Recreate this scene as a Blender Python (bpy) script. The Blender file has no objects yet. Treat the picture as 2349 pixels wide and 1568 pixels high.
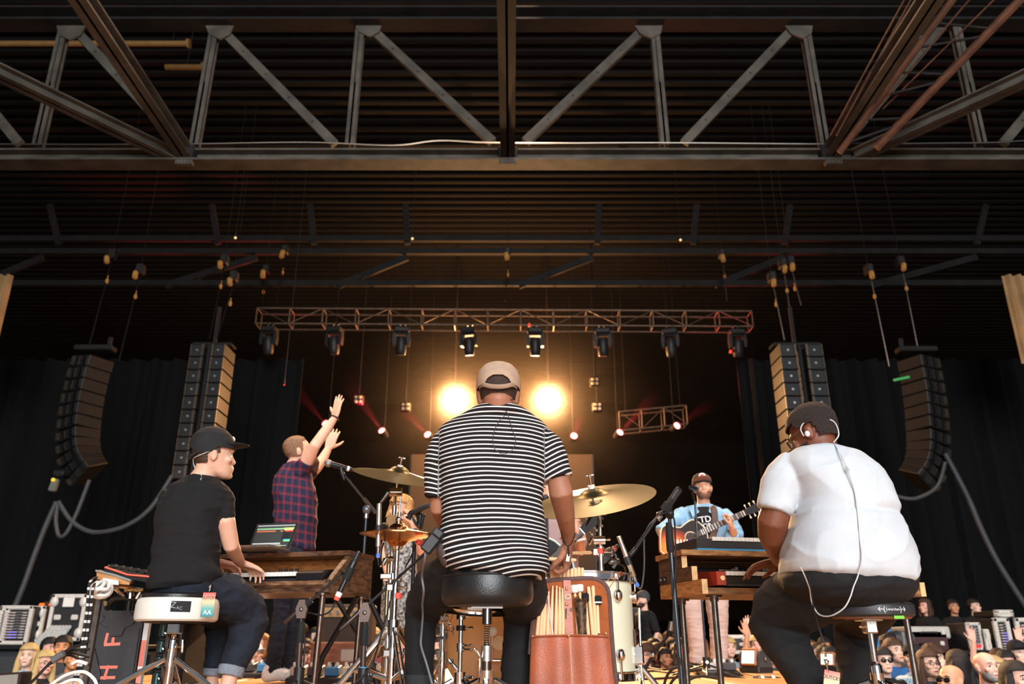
import bpy, bmesh, math, random
from mathutils import Vector, Matrix, noise
V = Vector
PI = math.pi
random.seed(7)
SC = bpy.context.scene
COL = SC.collection
# ---------------------------------------------------------------- camera
F, CX, CY = 1846.0, 1174.5, 784.0          # focal length and centre in pixels of the 2349x1568 frame
PITCH = math.radians(20.5)
CAM = V((0, 0, 0.27))
cp, sp = math.cos(PITCH), math.sin(PITCH)
cam = bpy.data.objects.new('camera', bpy.data.cameras.new('camera'))
COL.objects.link(cam)
cam.location = CAM
cam.rotation_euler = (PI / 2 + PITCH, 0, 0)
cam.data.sensor_width = 36
cam.data.lens = F / 2349 * 36
cam.data.clip_start = 0.05
cam.data.clip_end = 300
cam.data.dof.use_dof = True
cam.data.dof.focus_distance = 3.4
cam.data.dof.aperture_fstop = 3.4
SC.camera = cam
# ---------------------------------------------------------------- world, exposure, large lights
SC.view_settings.view_transform = 'Standard'
SC.view_settings.look = 'None'
SC.view_settings.exposure = 0.0
SC.view_settings.gamma = 1.0
SC.view_settings.use_curve_mapping = False
W = bpy.data.worlds.new('overcast_daylight')
SC.world = W
W.use_nodes = True
_bg = W.node_tree.nodes['Background']
_bg.inputs[0].default_value = (0.86, 0.93, 1.0, 1)
_bg.inputs[1].default_value = 0.22


def light(name, typ, loc, target, power, col, size=0.3, spot=None, blend=0.4):
 l = bpy.data.lights.new(name, typ)
 l.energy = power
 l.color = col
 if typ == 'AREA':
  l.size = size
 else:
  l.shadow_soft_size = size
 if typ == 'SPOT':
  l.spot_size = spot
  l.spot_blend = blend
 o = bpy.data.objects.new(name, l)
 COL.objects.link(o)
 o.location = loc
 o.rotation_euler = (V(target) - V(loc)).to_track_quat('-Z', 'Y').to_euler()
 return o


# daylight through the open back of the stage, and the warm wash hung in the roof
_k = light('open_stage_back_daylight', 'AREA', (2.5, -14, 6.0), (0.2, 8, .6), 5400, (.93, .97, 1.0), 11)
light('crowd_fill_spot', 'SPOT', (-3.0, 1.0, 9.4), (-4.2, 10.8, 0), 4600, (1, .78, .66), .3, math.radians(44))  # unseen fill spot added to brighten the left crowd
light('crowd_fill_spot', 'SPOT', (3.2, 1.0, 9.4), (3.6, 10.2, 0), 4600, (1, .78, .66), .3, math.radians(52))  # second added fill, aimed at the right crowd
light('wash_lamp_warm', 'SPOT', (-4.6, 9.5, 10.4), (-1.2, 4.6, 0.6), 2600, (1, .60, .36), .25, math.radians(50))
light('wash_lamp_warm', 'SPOT', (4.4, 9.5, 10.4), (1.4, 4.6, 0.6), 2600, (1, .58, .34), .25, math.radians(50))
light('wash_lamp_warm', 'SPOT', (0.2, 10.2, 10.4), (0.2, 7.4, 0.0), 1800, (1, .64, .40), .25, math.radians(50))


# ---------------------------------------------------------------- helpers: pixels to places
def ray(px, py):
 u, v = (px - CX) / F, (CY - py) / F
 return V((u, cp - v * sp, sp + v * cp))


def at(px, py, D):
 r = ray(px, py)
 return CAM + r * (D / r.y)


def mpp(py, D):
 return D / (cp - (CY - py) / F * sp) / F


def lin(c):
 def g(x):
  x /= 255.0
  return x / 12.92 if x <= .04045 else ((x + .055) / 1.055) ** 2.4
 return (g(c[0]), g(c[1]), g(c[2]), 1)


# ---------------------------------------------------------------- materials
MATS = {}


def mat(name, col, rough=.5, metal=0, var=.12, scale=9, bump=0, bscale=60, spec=.5, stretch=(1, 1, 1), coat=0, emit=0, ecol=None, sheen=0, col2=None, alpha=None, trans=0):
 if name in MATS:
  return MATS[name]
 m = bpy.data.materials.new(name)
 m.use_nodes = True
 nt = m.node_tree
 b = nt.nodes['Principled BSDF']
 c = lin(col)
 b.inputs['Roughness'].default_value = rough
 b.inputs['Metallic'].default_value = metal
 b.inputs['Specular IOR Level'].default_value = spec
 b.inputs['Coat Weight'].default_value = coat
 b.inputs['Transmission Weight'].default_value = trans
 if sheen:
  b.inputs['Sheen Weight'].default_value = sheen
 tc = nt.nodes.new('ShaderNodeTexCoord')
 mp = nt.nodes.new('ShaderNodeMapping')
 mp.inputs['Scale'].default_value = stretch
 nt.links.new(tc.outputs['Object'], mp.inputs[0])
 nz = nt.nodes.new('ShaderNodeTexNoise')
 nz.inputs['Scale'].default_value = scale
 nz.inputs['Detail'].default_value = 5
 nt.links.new(mp.outputs[0], nz.inputs['Vector'])
 rp = nt.nodes.new('ShaderNodeValToRGB')
 e = rp.color_ramp.elements
 lo = lin(col2) if col2 else tuple(x * (1 - var) for x in c[:3]) + (1,)
 hi = c if col2 else tuple(min(1, x * (1 + var)) for x in c[:3]) + (1,)
 e[0].color, e[1].color = lo, hi
 e[0].position, e[1].position = .35, .65
 nt.links.new(nz.outputs['Fac'], rp.inputs[0])
 nt.links.new(rp.outputs[0], b.inputs['Base Color'])
 if bump:
  n2 = nt.nodes.new('ShaderNodeTexNoise')
  n2.inputs['Scale'].default_value = bscale
  n2.inputs['Detail'].default_value = 4
  nt.links.new(mp.outputs[0], n2.inputs['Vector'])
  bp = nt.nodes.new('ShaderNodeBump')
  bp.inputs['Strength'].default_value = bump
  bp.inputs['Distance'].default_value = .01
  nt.links.new(n2.outputs['Fac'], bp.inputs['Height'])
  nt.links.new(bp.outputs[0], b.inputs['Normal'])
 if emit:
  b.inputs['Emission Color'].default_value = lin(ecol or col)
  b.inputs['Emission Strength'].default_value = emit
 MATS[name] = m
 return m


def wood(name, light_c, dark_c, rough=.45, scale=6, axis=0, coat=0):
 st = [14, 14, 14]
 st[axis] = 1.0
 return mat(name, light_c, rough, 0, 0, scale, .08, scale * 4, .4, tuple(st), coat, col2=dark_c)


# ---------------------------------------------------------------- mesh builder
class MB:
 def __init__(s):
  s.v, s.f, s.mi, s.k = [], [], [], 0
  s.T = None

 def add(s, vs, fs):
  o = len(s.v)
  if s.T is not None:
   vs = [s.T @ V(p) for p in vs]
  s.v += [V(p) for p in vs]
  s.f += [tuple(i + o for i in f) for f in fs]
  s.mi += [s.k] * len(fs)
  return s

 def box(s, c, size, R=None, bev=0):
  hx, hy, hz = size[0] / 2, size[1] / 2, size[2] / 2
  c = V(c)
  R = R or Matrix.Identity(3)
  b = min(bev, hx * .9, hy * .9, hz * .9)
  sg = [(-1, -1, -1), (1, -1, -1), (1, 1, -1), (-1, 1, -1), (-1, -1, 1), (1, -1, 1), (1, 1, 1), (-1, 1, 1)]
  if b <= 0:
   vs = [c + R @ V((a * hx, d * hy, e * hz)) for a, d, e in sg]
   return s.add(vs, [(0, 3, 2, 1), (4, 5, 6, 7), (0, 1, 5, 4), (1, 2, 6, 5), (2, 3, 7, 6), (3, 0, 4, 7)])
  vs = []
  for a, d, e in sg:
   vs.append(c + R @ V((a * hx, d * (hy - b), e * (hz - b))))
   vs.append(c + R @ V((a * (hx - b), d * hy, e * (hz - b))))
   vs.append(c + R @ V((a * (hx - b), d * (hy - b), e * hz)))
  X, Y, Z = (lambda i: 3 * i), (lambda i: 3 * i + 1), (lambda i: 3 * i + 2)
  fs = [(Z(0), Z(3), Z(2), Z(1)), (Z(4), Z(5), Z(6), Z(7)), (Y(0), Y(1), Y(5), Y(4)), (X(1), X(2), X(6), X(5)), (Y(2), Y(3), Y(7), Y(6)), (X(3), X(0), X(4), X(7))]
  for a, d in ((0, 1), (3, 2), (4, 5), (7, 6)):
   fs.append((Y(a), Z(a), Z(d), Y(d)) if a in (0, 7) else (Y(d), Z(d), Z(a), Y(a)))
  for a, d in ((0, 3), (1, 2), (4, 7), (5, 6)):
   fs.append((X(a), X(d), Z(d), Z(a)))
  for a, d in ((0, 4), (1, 5), (2, 6), (3, 7)):
   fs.append((X(a), Y(a), Y(d), X(d)))
  for i in range(8):
   fs.append((X(i), Y(i), Z(i)))
  return s.add(vs, fs)

 def tube(s, pts, r, n=8, cap=True, closed=False, flat=None):
  pts = [V(p) for p in pts]
  m = len(pts)
  rs = r if isinstance(r, (list, tuple)) else [r] * m
  tans = []
  for i in range(m):
   a = pts[i - 1] if (i > 0 or closed) else pts[i]
   b = pts[(i + 1) % m] if (i < m - 1 or closed) else pts[i]
   t = (b - a)
   tans.append(t.normalized() if t.length > 1e-9 else V((0, 0, 1)))
  up = V((0, 0, 1)) if abs(tans[0].z) < .9 else V((0, 1, 0))
  if flat is not None:
   up = V(flat)
  x = tans[0].cross(up).normalized()
  vs = []
  for i in range(m):
   t = tans[i]
   x = (x - t * x.dot(t))
   x = x.normalized() if x.length > 1e-6 else t.orthogonal().normalized()
   y = t.cross(x)
   rr = rs[i]
   ra, rb = rr if isinstance(rr, (list, tuple)) else (rr, rr)
   for j in range(n):
    a = 2 * PI * j / n
    vs.append(pts[i] + x * (ra * math.cos(a)) + y * (rb * math.sin(a)))
  fs = []
  for i in range(m if closed else m - 1):
   for j in range(n):
    a, b = i * n + j, i * n + (j + 1) % n
    c, d = ((i + 1) % m) * n + (j + 1) % n, ((i + 1) % m) * n + j
    fs.append((a, b, c, d))
  if cap and not closed:
   fs.append(tuple(range(n - 1, -1, -1)))
   fs.append(tuple((m - 1) * n + j for j in range(n)))
  return s.add(vs, fs)

 def cyl(s, a, b, r, r2=None, n=16):
  return s.tube([a, b], [r, r if r2 is None else r2], n)

 def limb(s, pts, rs, n=14):
  """tube with round ends"""
  pts = [V(p) for p in pts]
  d0 = (pts[0] - pts[1]).normalized()
  d1 = (pts[-1] - pts[-2]).normalized()
  P, R = [], []
  for q in (.02, .5, .87):
   P.append(pts[0] + d0 * rs[0] * math.sqrt(max(0, 1 - q * q)))
   R.append(rs[0] * q)
  P += pts
  R += list(rs)
  for q in (.87, .5, .02):
   P.append(pts[-1] + d1 * rs[-1] * math.sqrt(max(0, 1 - q * q)))
   R.append(rs[-1] * q)
  return s.tube(P, R, n)

 def loft(s, rings, n=32, ex=2.3):
  """rings: (centre, axis_a, axis_b); closed at both ends"""
  vs, fs = [], []
  for c, a, b in rings:
   for j in range(n):
    t = 2 * PI * j / n
    ca, sa = math.cos(t), math.sin(t)
    ca = math.copysign(abs(ca) ** (2 / ex), ca)
    sa = math.copysign(abs(sa) ** (2 / ex), sa)
    vs.append(V(c) + V(a) * ca + V(b) * sa)
  for i in range(len(rings) - 1):
   for j in range(n):
    fs.append((i * n + j, i * n + (j + 1) % n, (i + 1) * n + (j + 1) % n, (i + 1) * n + j))
  fs.append(tuple(range(n - 1, -1, -1)))
  fs.append(tuple((len(rings) - 1) * n + j for j in range(n)))
  return s.add(vs, fs)

 def lathe(s, prof, M=None, n=32, ring=False):
  M = M or Matrix.Identity(4)
  vs, fs = [], []
  for r, z in prof:
   for j in range(n):
    a = 2 * PI * j / n
    vs.append(M @ V((r * math.cos(a), r * math.sin(a), z)))
  for i in range(len(prof) - 1):
   for j in range(n):
    fs.append((i * n + j, i * n + (j + 1) % n, (i + 1) * n + (j + 1) % n, (i + 1) * n + j))
  if ring:
   m = (len(prof) - 1) * n
   for j in range(n):
    fs.append((m + j, m + (j + 1) % n, (j + 1) % n, j))
   return s.add(vs, fs)
  if prof[0][0] > 1e-5:
   fs.append(tuple(range(n - 1, -1, -1)))
  if prof[-1][0] > 1e-5:
   fs.append(tuple((len(prof) - 1) * n + j for j in range(n)))
  return s.add(vs, fs)

 def ball(s, c, r, R=None, nu=16, nv=10):
  r = (r, r, r) if not isinstance(r, (tuple, list)) else r
  R = R or Matrix.Identity(3)
  vs, fs = [], []
  for i in range(nv + 1):
   t = PI * i / nv
   q = max(math.sin(t), 1e-3)
   for j in range(nu):
    a = 2 * PI * j / nu
    vs.append(V(c) + R @ V((r[0] * q * math.cos(a), r[1] * q * math.sin(a), -r[2] * math.cos(t))))
  for i in range(nv):
   for j in range(nu):
    fs.append((i * nu + j, i * nu + (j + 1) % nu, (i + 1) * nu + (j + 1) % nu, (i + 1) * nu + j))
  fs.append(tuple(range(nu - 1, -1, -1)))
  fs.append(tuple(nv * nu + j for j in range(nu)))
  return s.add(vs, fs)

 def prism(s, poly, d0, d1, M=None):
  """poly in local XZ, extruded along local Y from d0 to d1"""
  M = M or Matrix.Identity(4)
  n = len(poly)
  vs = [M @ V((x, d0, z)) for x, z in poly] + [M @ V((x, d1, z)) for x, z in poly]
  fs = [tuple(range(n)), tuple(range(2 * n - 1, n - 1, -1))]
  fs += [(i, i + n, (i + 1) % n + n, (i + 1) % n) for i in range(n)]
  return s.add(vs, fs)

 def hexa(s, q0, q1):
  """solid between two quads"""
  vs = list(q0) + list(q1)
  return s.add(vs, [(0, 1, 2, 3), (7, 6, 5, 4), (0, 4, 5, 1), (1, 5, 6, 2), (2, 6, 7, 3), (3, 7, 4, 0)])

 def mesh(s, name, mats, off, smooth=35):
  me = bpy.data.meshes.new(name)
  me.from_pydata([p - off for p in s.v], [], s.f)
  for m in mats:
   me.materials.append(m)
  if any(s.mi):
   me.polygons.foreach_set('material_index', s.mi)
  bm = bmesh.new()
  bm.from_mesh(me)
  bmesh.ops.recalc_face_normals(bm, faces=bm.faces)
  bm.to_mesh(me)
  bm.free()
  if smooth:
   me.shade_smooth()
   me.set_sharp_from_angle(angle=math.radians(smooth))
  me.update()
  return me


OFF = {}


def link(name, me, parent=None, loc=None):
 o = bpy.data.objects.new(name, me)
 COL.objects.link(o)
 if parent is not None:
  o.parent = parent
 if loc is not None:
  o.location = loc
 return o


def tag(o, label=None, cat=None, group=None, kind=None):
 if label:
  o['label'] = label
 if cat:
  o['category'] = cat
 if group:
  o['group'] = group
 if kind:
  o['kind'] = kind
 return o


def thing(name, label, cat, loc=(0, 0, 0), group=None, rz=0, kind=None):
 o = link(name, None, None, V(loc))
 o.empty_display_size = .1
 o.rotation_euler.z = rz
 OFF[o.name] = V(loc)
 return tag(o, label, cat, group, kind)


def obj(name, mb, mats, parent=None, label=None, cat=None, group=None, kind=None, smooth=35, local=False, cen=False):
 """link a builder's shape as ONE mesh object; world coordinates unless local"""
 if not isinstance(mats, (list, tuple)):
  mats = [mats]
 if parent is not None:
  off = V((0, 0, 0)) if local else OFF[parent.name].copy()
  loc = None
  if cen:
   c = sum(mb.v, V((0, 0, 0))) / len(mb.v)
   loc = c - off
   off = c
 elif local:
  off, loc = V((0, 0, 0)), None
 else:
  xs, ys, zs = [p.x for p in mb.v], [p.y for p in mb.v], [p.z for p in mb.v]
  off = V(((min(xs) + max(xs)) / 2, (min(ys) + max(ys)) / 2, min(zs)))
  loc = off
 o = link(name, mb.mesh(name, mats, off, smooth), parent, loc)
 OFF[o.name] = off
 return tag(o, label, cat, group, kind)


def dup(root, loc, rz=None, label=None, group=None, scale=None):
 def cp_tree(o, par):
  c = o.copy()
  COL.objects.link(c)
  if par is not None:
   c.parent = par
  for ch in KIDS.get(o.name, []):
   cp_tree(ch, c)
  return c
 KIDS = {}
 for o in root.children_recursive:
  KIDS.setdefault(o.parent.name, []).append(o)
 r = cp_tree(root, None)
 r.location = loc
 if rz is not None:
  r.rotation_euler.z = rz
 if scale is not None:
  r.scale = (scale, scale, scale)
 if label:
  r['label'] = label
 if group:
  r['group'] = group
 return r


def rot(ax, deg):
 return Matrix.Rotation(math.radians(deg), 3, ax)


def frame(z, x=(1, 0, 0), loc=None):
 """4x4 whose local Z runs along z and local X near x"""
 z = V(z).normalized()
 x = V(x)
 x = (x - z * x.dot(z)).normalized()
 y = z.cross(x)
 M = Matrix((x, y, z)).transposed().to_4x4()
 if loc is not None:
  M.translation = V(loc)
 return M


def smoothline(pts, k=6):
 """Catmull-Rom through the points"""
 pts = [V(p) for p in pts]
 out = []
 P = [pts[0]] + pts + [pts[-1]]
 for i in range(1, len(P) - 2):
  a, b, c, d = P[i - 1], P[i], P[i + 1], P[i + 2]
  for j in range(k):
   t = j / k
   out.append(.5 * (2 * b + (c - a) * t + (2 * a - 5 * b + 4 * c - d) * t * t + (3 * b - a - 3 * c + d) * t ** 3))
 out.append(pts[-1])
 return out


def pl(pts, D=None):
 """pixel polyline; entries (px,py[,D])"""
 return [at(p[0], p[1], p[2] if len(p) > 2 else D) for p in pts]


def text_mesh(txt, size, thick=.001, spacing=1.0):
 cu = bpy.data.curves.new('lettering', 'FONT')
 cu.body = txt
 cu.size = size
 cu.extrude = thick
 cu.space_character = spacing
 cu.align_x, cu.align_y = 'CENTER', 'CENTER'
 cu.resolution_u = 3
 o = bpy.data.objects.new('lettering', cu)
 COL.objects.link(o)
 dg = bpy.context.evaluated_depsgraph_get()
 me = bpy.data.meshes.new_from_object(o.evaluated_get(dg))
 bpy.data.objects.remove(o)
 bpy.data.curves.remove(cu)
 return me


def lettering(name, txt, size, M, material, parent, thick=.0008, spacing=1.0):
 me = text_mesh(txt, size, thick, spacing)
 off = OFF[parent.name]
 T = Matrix.Translation(-off) @ M
 me.transform(T)
 me.materials.clear()
 me.materials.append(material)
 o = link(name, me, parent)
 OFF[o.name] = off
 return o


# ---------------------------------------------------------------- shared materials
CHROME = mat('polished_chrome', (226, 224, 222), .12, 1, .05, 20)
STEEL = mat('worn_steel', (120, 116, 114), .38, 1, .2, 30)
BLACKM = mat('black_powder_coat', (26, 26, 28), .42, .1, .15, 40, .05, 300)
BLACKP = mat('black_plastic', (30, 30, 33), .5, 0, .12, 30, .06, 250)
RUBBER = mat('black_rubber', (18, 18, 19), .8, 0, .1, 30)
CABLE = mat('black_cable_jacket', (20, 20, 22), .55, 0, .1, 30)
WHITEP = mat('white_plastic', (232, 230, 224), .35, 0, .04, 14)
ALU = mat('brushed_aluminium', (196, 194, 188), .35, 1, .12, 60, .05, 300)
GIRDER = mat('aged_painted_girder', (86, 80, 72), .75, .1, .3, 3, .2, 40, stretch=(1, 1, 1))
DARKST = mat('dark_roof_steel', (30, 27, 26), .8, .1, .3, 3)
# ================================================================ the setting
FLOORW = wood('tan_stage_ply', (205, 158, 104), (176, 128, 80), .5, 2.5, 0)
ground = MB().box((0, 10, -1.5), (80, 130, .1))
obj('ground', ground, mat('dark_asphalt', (26, 25, 25), .9, 0, .2, 3, .2, 60), kind='structure', label='asphalt ground under and around the raised stage')
fl = MB()
fl.box((0, -.2, -.09), (18, 9.2, .1))
fl.box((-.275, 7.15, -.09), (6.05, 5.5, .1))
floor = obj('floor', fl, mat('stage_frame_black', (24, 22, 22), .8), kind='structure', label='tan plywood stage deck under the band')
pm = MB().box((0, 0, 0), (1.17, 2.34, .04), bev=.006).mesh('panel', [FLOORW], V((0, 0, 0)))
k = 0
for iy in range(4):
 for ix in range(-8, 8):
  y = -3.4 + iy * 2.35 - .2
  x = ix * 1.175 + .58
  o = link('panel', pm, floor, V((x, y, -.02)) - OFF['floor'])
for iy in range(2):
 for ix in range(5):
  o = link('panel', pm, floor, V((-2.695 + ix * 1.21, 6.35 + iy * 2.35, -.02)) - OFF['floor'])
o = obj('fascia', MB().box((-.275, 9.93, -.13), (6.05, .06, .26)), BLACKM, floor)
# walls and roof: a dark pavilion
BLK = mat('black_wall', (8, 7, 8), .95, 0, .2, 2)
obj('wall_back', MB().box((0, 46, 5), (44, .3, 13)), BLK, kind='structure', label='black far wall of the covered house')
obj('wall_left', MB().box((-21, 21, 5), (.3, 50, 13)), BLK, kind='structure', label='black left wall of the pavilion')
obj('wall_right', MB().box((21, 21, 5), (.3, 50, 13)), BLK, kind='structure', label='black right wall of the pavilion')
cm = MB()
ZC = 11.2
# corrugated deck: ribs run across the stage
y = -2.5
vs, fs = [], []
ys = []
while y < 46:
 ys += [(y, ZC), (y + .12, ZC), (y + .16, ZC + .09), (y + .28, ZC + .09)]
 y += .32
for (yy, zz) in ys:
 vs += [(-21, yy, zz), (21, yy, zz)]
for i in range(len(ys) - 1):
 fs.append((2 * i, 2 * i + 1, 2 * i + 3, 2 * i + 2))
cm.add(vs, fs)
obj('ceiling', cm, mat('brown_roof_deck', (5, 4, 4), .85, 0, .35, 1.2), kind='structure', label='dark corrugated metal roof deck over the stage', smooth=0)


# ---- roof trusses
def beam(mb, a, b, w, h, flat=(0, -1, 0)):
 """rectangular steel member from a to b; its broad face looks to flat"""
 a, b = V(a), V(b)
 t = b - a
 M = frame(t, V(flat).cross(t))
 L = t.length
 R = M.to_3x3()
 mb.box((a + b) / 2, (w, h, L), R, bev=.006)


def ibeam(mb, a, b, w, h, t=.03, flat=(0, -1, 0)):
 a, b = V(a), V(b)
 d = b - a
 R = frame(d, V(flat).cross(d)).to_3x3()
 L = d.length
 c = (a + b) / 2
 mb.box(c, (t, h, L), R)
 for s in (-1, 1):
  mb.box(c + R @ V((s * 0, s * (h / 2 - t / 2), 0)), (w, t, L), R)


TD = 10.6
tr = thing('roof_truss', 'near brown steel roof truss spanning the whole width above the stage', 'truss', at(1174, 385, TD))
# bottom chord: a channel with a lower flange
c0, c1 = at(-260, 366, TD), at(2610, 372, TD)
mb = MB()
mb.box((c0 + c1) / 2, ((c1 - c0).length, .06, .19))
mb.box((c0 + c1) / 2 + V((0, -.09, -.11)), ((c1 - c0).length, .30, .035))
mb.box((c0 + c1) / 2 + V((0, -.06, .11)), ((c1 - c0).length, .2, .03))
obj('bottom_chord', mb, GIRDER, tr)
mb = MB()
t0, t1 = at(-300, 52, TD), at(2650, 52, TD)
mb.box((t0 + t1) / 2, ((t1 - t0).length, .06, .22))
mb.box((t0 + t1) / 2 + V((0, -.09, -.12)), ((t1 - t0).length, .3, .035))
mb.box((t0 + t1) / 2 + V((0, -.09, .12)), ((t1 - t0).length, .3, .035))
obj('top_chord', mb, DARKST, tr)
for bx, tx in ((-300, -200), (88, 150), (447, 495), (803, 828), (1525, 1500), (1890, 1845), (2250, 2190)):
 mb = MB()
 ibeam(mb, at(bx, 335, TD), at(tx, 62, TD), .14, .13)
 obj('vertical_strut', mb, GIRDER, tr)
for (ax, ay), (bx, by) in (((170, 66), (418, 335)), ((505, 66), (768, 332)), ((843, 60), (1130, 326)), ((1482, 64), (1205, 326)), ((1822, 64), (1570, 328)), ((-170, 66), (45, 330)), ((2160, 64), (1935, 330)), ((2520, 64), (2300, 330))):
 mb = MB()
 A, B = at(ax, ay, TD), at(bx, by, TD)
 beam(mb, A, B, .15, .09)
 for i in range(1, 5):
  p = A.lerp(B, i / 5 + .02) + V((0, -.05, 0))
  mb.cyl(p, p + V((0, -.02, 0)), .018, n=6)
 obj('diagonal_strut', mb, GIRDER, tr)
for (x, y) in ((165, 66), (505, 64), (845, 58), (1485, 62), (1828, 62)):
 mb = MB()
 c = at(x, y + 12, TD)
 mb.prism([(-.26, .16), (.26, .16), (.2, -.1), (.05, -.2), (-.14, -.1)], -.09, -.06, Matrix.Translation(c))
 obj('gusset_plate', mb, GIRDER, tr)
for x in (435, 1165, 1900):
 mb = MB()
 c = at(x, 388, TD) + V((0, -.2, -.02))
 mb.box(c, (.26, .1, .07), bev=.01)
 for i in range(5):
  mb.box(c + V((-.1 + i * .05, -.055, 0)), (.02, .02, .04))
 obj('bearing_shoe', mb, GIRDER, tr)
# conduit and cables on the chord
mb = MB()
mb.tube(smoothline(pl([(-40, 330), (200, 331), (430, 330), (700, 326), (900, 333), (1010, 322), (1160, 328), (1500, 327), (1900, 330), (2150, 328), (2290, 326), (2400, 318)], TD - .1)), .012, 6)
obj('conduit', mb, ALU, tr)

# beams running from that truss towards the back of the stage, and their braces
BM = [((432, 362), (185 - 60, -90), 'left'), ((1165, 366), (1165, -90), 'centre'), ((1897, 362), (2190, -90), 'right')]
for (p, q, w) in BM:
 a = at(p[0], p[1], TD)
 b = V((a.x, 4.0, a.z))
 mb = MB()
 ibeam(mb, a, b, .22, .2, .03, flat=(0, 0, 1))
 tb = thing('roof_beam', {'left': 'brown steel roof beam running towards us above the man in the black tee', 'centre': 'steel roof beam running towards us straight above the drummer', 'right': 'brown steel roof beam running towards us beside the lift mast, above the man in white'}[w], 'beam', a)
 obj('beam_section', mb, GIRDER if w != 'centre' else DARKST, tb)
 mb = MB().box(a + V((0, -.1, 0)), (.3, .2, .24), bev=.02)
 obj('end_plate', mb, DARKST, tb)
for (p, q, lab) in (((400, 358), (-60, 138), 'diagonal steel brace crossing under the roof at the upper left'), ((1960, 358), (2420, 148), 'diagonal steel brace crossing under the roof at the upper right')):
 a = at(p[0], p[1], TD - .1)
 zz = a.z
 r = ray(*q)
 b = CAM + r * ((zz - CAM.z) / r.z)
 mb = MB()
 ibeam(mb, a, b, .2, .17, .025, flat=(0, 0, 1))
 t = thing('roof_brace', lab, 'beam', a)
 obj('brace_section', mb, GIRDER, t)
 mb = MB()
 mb.box(a + V((0, -.05, .1)), (.35, .3, .02))
 obj('end_plate', mb, DARKST, t)
# lift mast with lattice and rods, upper right
t = thing('ladder_mast', 'rusty lattice mast with thin rods leaning in the upper right corner', 'mast', at(2000, 300, 9.5))
RUST = mat('rusty_steel', (96, 58, 38), .8, .2, .35, 5)
for (p, q, r_) in (((1925, 350), (2215, -40), .05), ((2010, 340), (2360, -20), .06)):
 obj('rail', MB().tube([at(p[0], p[1], 9.6), at(q[0], q[1], 8.2)], r_, 8), RUST, t)
for i in range(7):
 a = at(1925, 350, 9.6).lerp(at(2215, -40, 8.2), i / 7 + .06)
 b = at(2010, 340, 9.6).lerp(at(2360, -20, 8.2), i / 7 + (.06 if i % 2 else .16))
 obj('rung', MB().tube([a, b], .018, 6), DARKST, t)
for (p, q) in (((1905, 310), (2085, -20)), ((1918, 312), (2100, -20)), ((1985, 280), (2240, -20)), ((2025, 250), (2300, -20))):
 obj('rod', MB().tube([at(p[0], p[1], 9.3), at(q[0], q[1], 8.0)], .011, 6), RUST, t)
for k_, (x, y) in enumerate(((2112, 88), (2082, 120))):
 obj('work_lamp', MB().box(at(x, y, 9.9), (.16, .06, .07), rot('Y', -20), bev=.015), mat('blue_lamp_glow', (70, 160, 215), .4, emit=.55, ecol=(70, 160, 215)), t)
# pipes under the roof at left and the warm lit one
for (x0, x1, y, lab) in ((-60, 432, 100, 'short tan pipe hung under the roof, ending left of the first truss diagonal'), (380, 466, 154, 'orange lit stub of pipe behind the upper left roof truss')):
 mb = MB().cyl(at(x0, y, TD + 1.5), at(x1, y, TD + 1.5), .055, n=12)
 o = thing('roof_pipe', lab, 'pipe', at(x0, y, TD + 1.5))
 obj('pipe_run', mb, mat('tan_pipe', (150, 112, 62), .6), o)
 e = at(x1, y, TD + 1.5)
 obj('end_flange', MB().cyl(e + V((-.02, 0, 0)), e + V((.03, 0, 0)), .09, n=12), mat('tan_pipe', (150, 112, 62)), o)
 obj('hanger', MB().tube([e + V((-.3, 0, 0)), V((e.x - .3, e.y, ZC + .05))], .008, 6), DARKST, o)
# top purlins
for yy in (3.2, 5.6, 8.0):
 mb = MB()
 ibeam(mb, (-15, yy, 10.6), (15, yy, 10.6), .16, .24, .02, flat=(0, 0, 1))
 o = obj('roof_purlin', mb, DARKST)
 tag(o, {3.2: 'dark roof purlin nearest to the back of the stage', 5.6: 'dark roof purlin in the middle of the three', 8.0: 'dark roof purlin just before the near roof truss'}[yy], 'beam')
# far truss
FD = 17.5
t = thing('roof_truss', 'far roof truss lost in the dark above the lighting truss', 'truss', at(1174, 575, FD))
for y in (548, 577, 650):
 a, b = at(-100, y, FD), at(2450, y, FD)
 obj('chord', MB().box((a + b) / 2, ((b - a).length, .12, .14)), DARKST, t)
for (a, b) in (((935, 590), (775, 655)), ((1360, 590), (1190, 655)), ((590, 590), (380, 655)), ((1640, 655), (1800, 590)), ((100, 590), (-60, 655)), ((2240, 590), (2000, 655))):
 mb = MB()
 beam(mb, at(a[0], a[1], FD), at(b[0], b[1], FD), .16, .1)
 obj('diagonal_strut', mb, DARKST, t)
for x in (135, 500, 720, 935, 1370, 1590, 1800, 2240):
 mb = MB()
 beam(mb, at(x, 560, FD), at(x + (1170 - x) * -.02, 470, FD), .14, .1)
 obj('vertical_strut', mb, DARKST, t)
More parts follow.
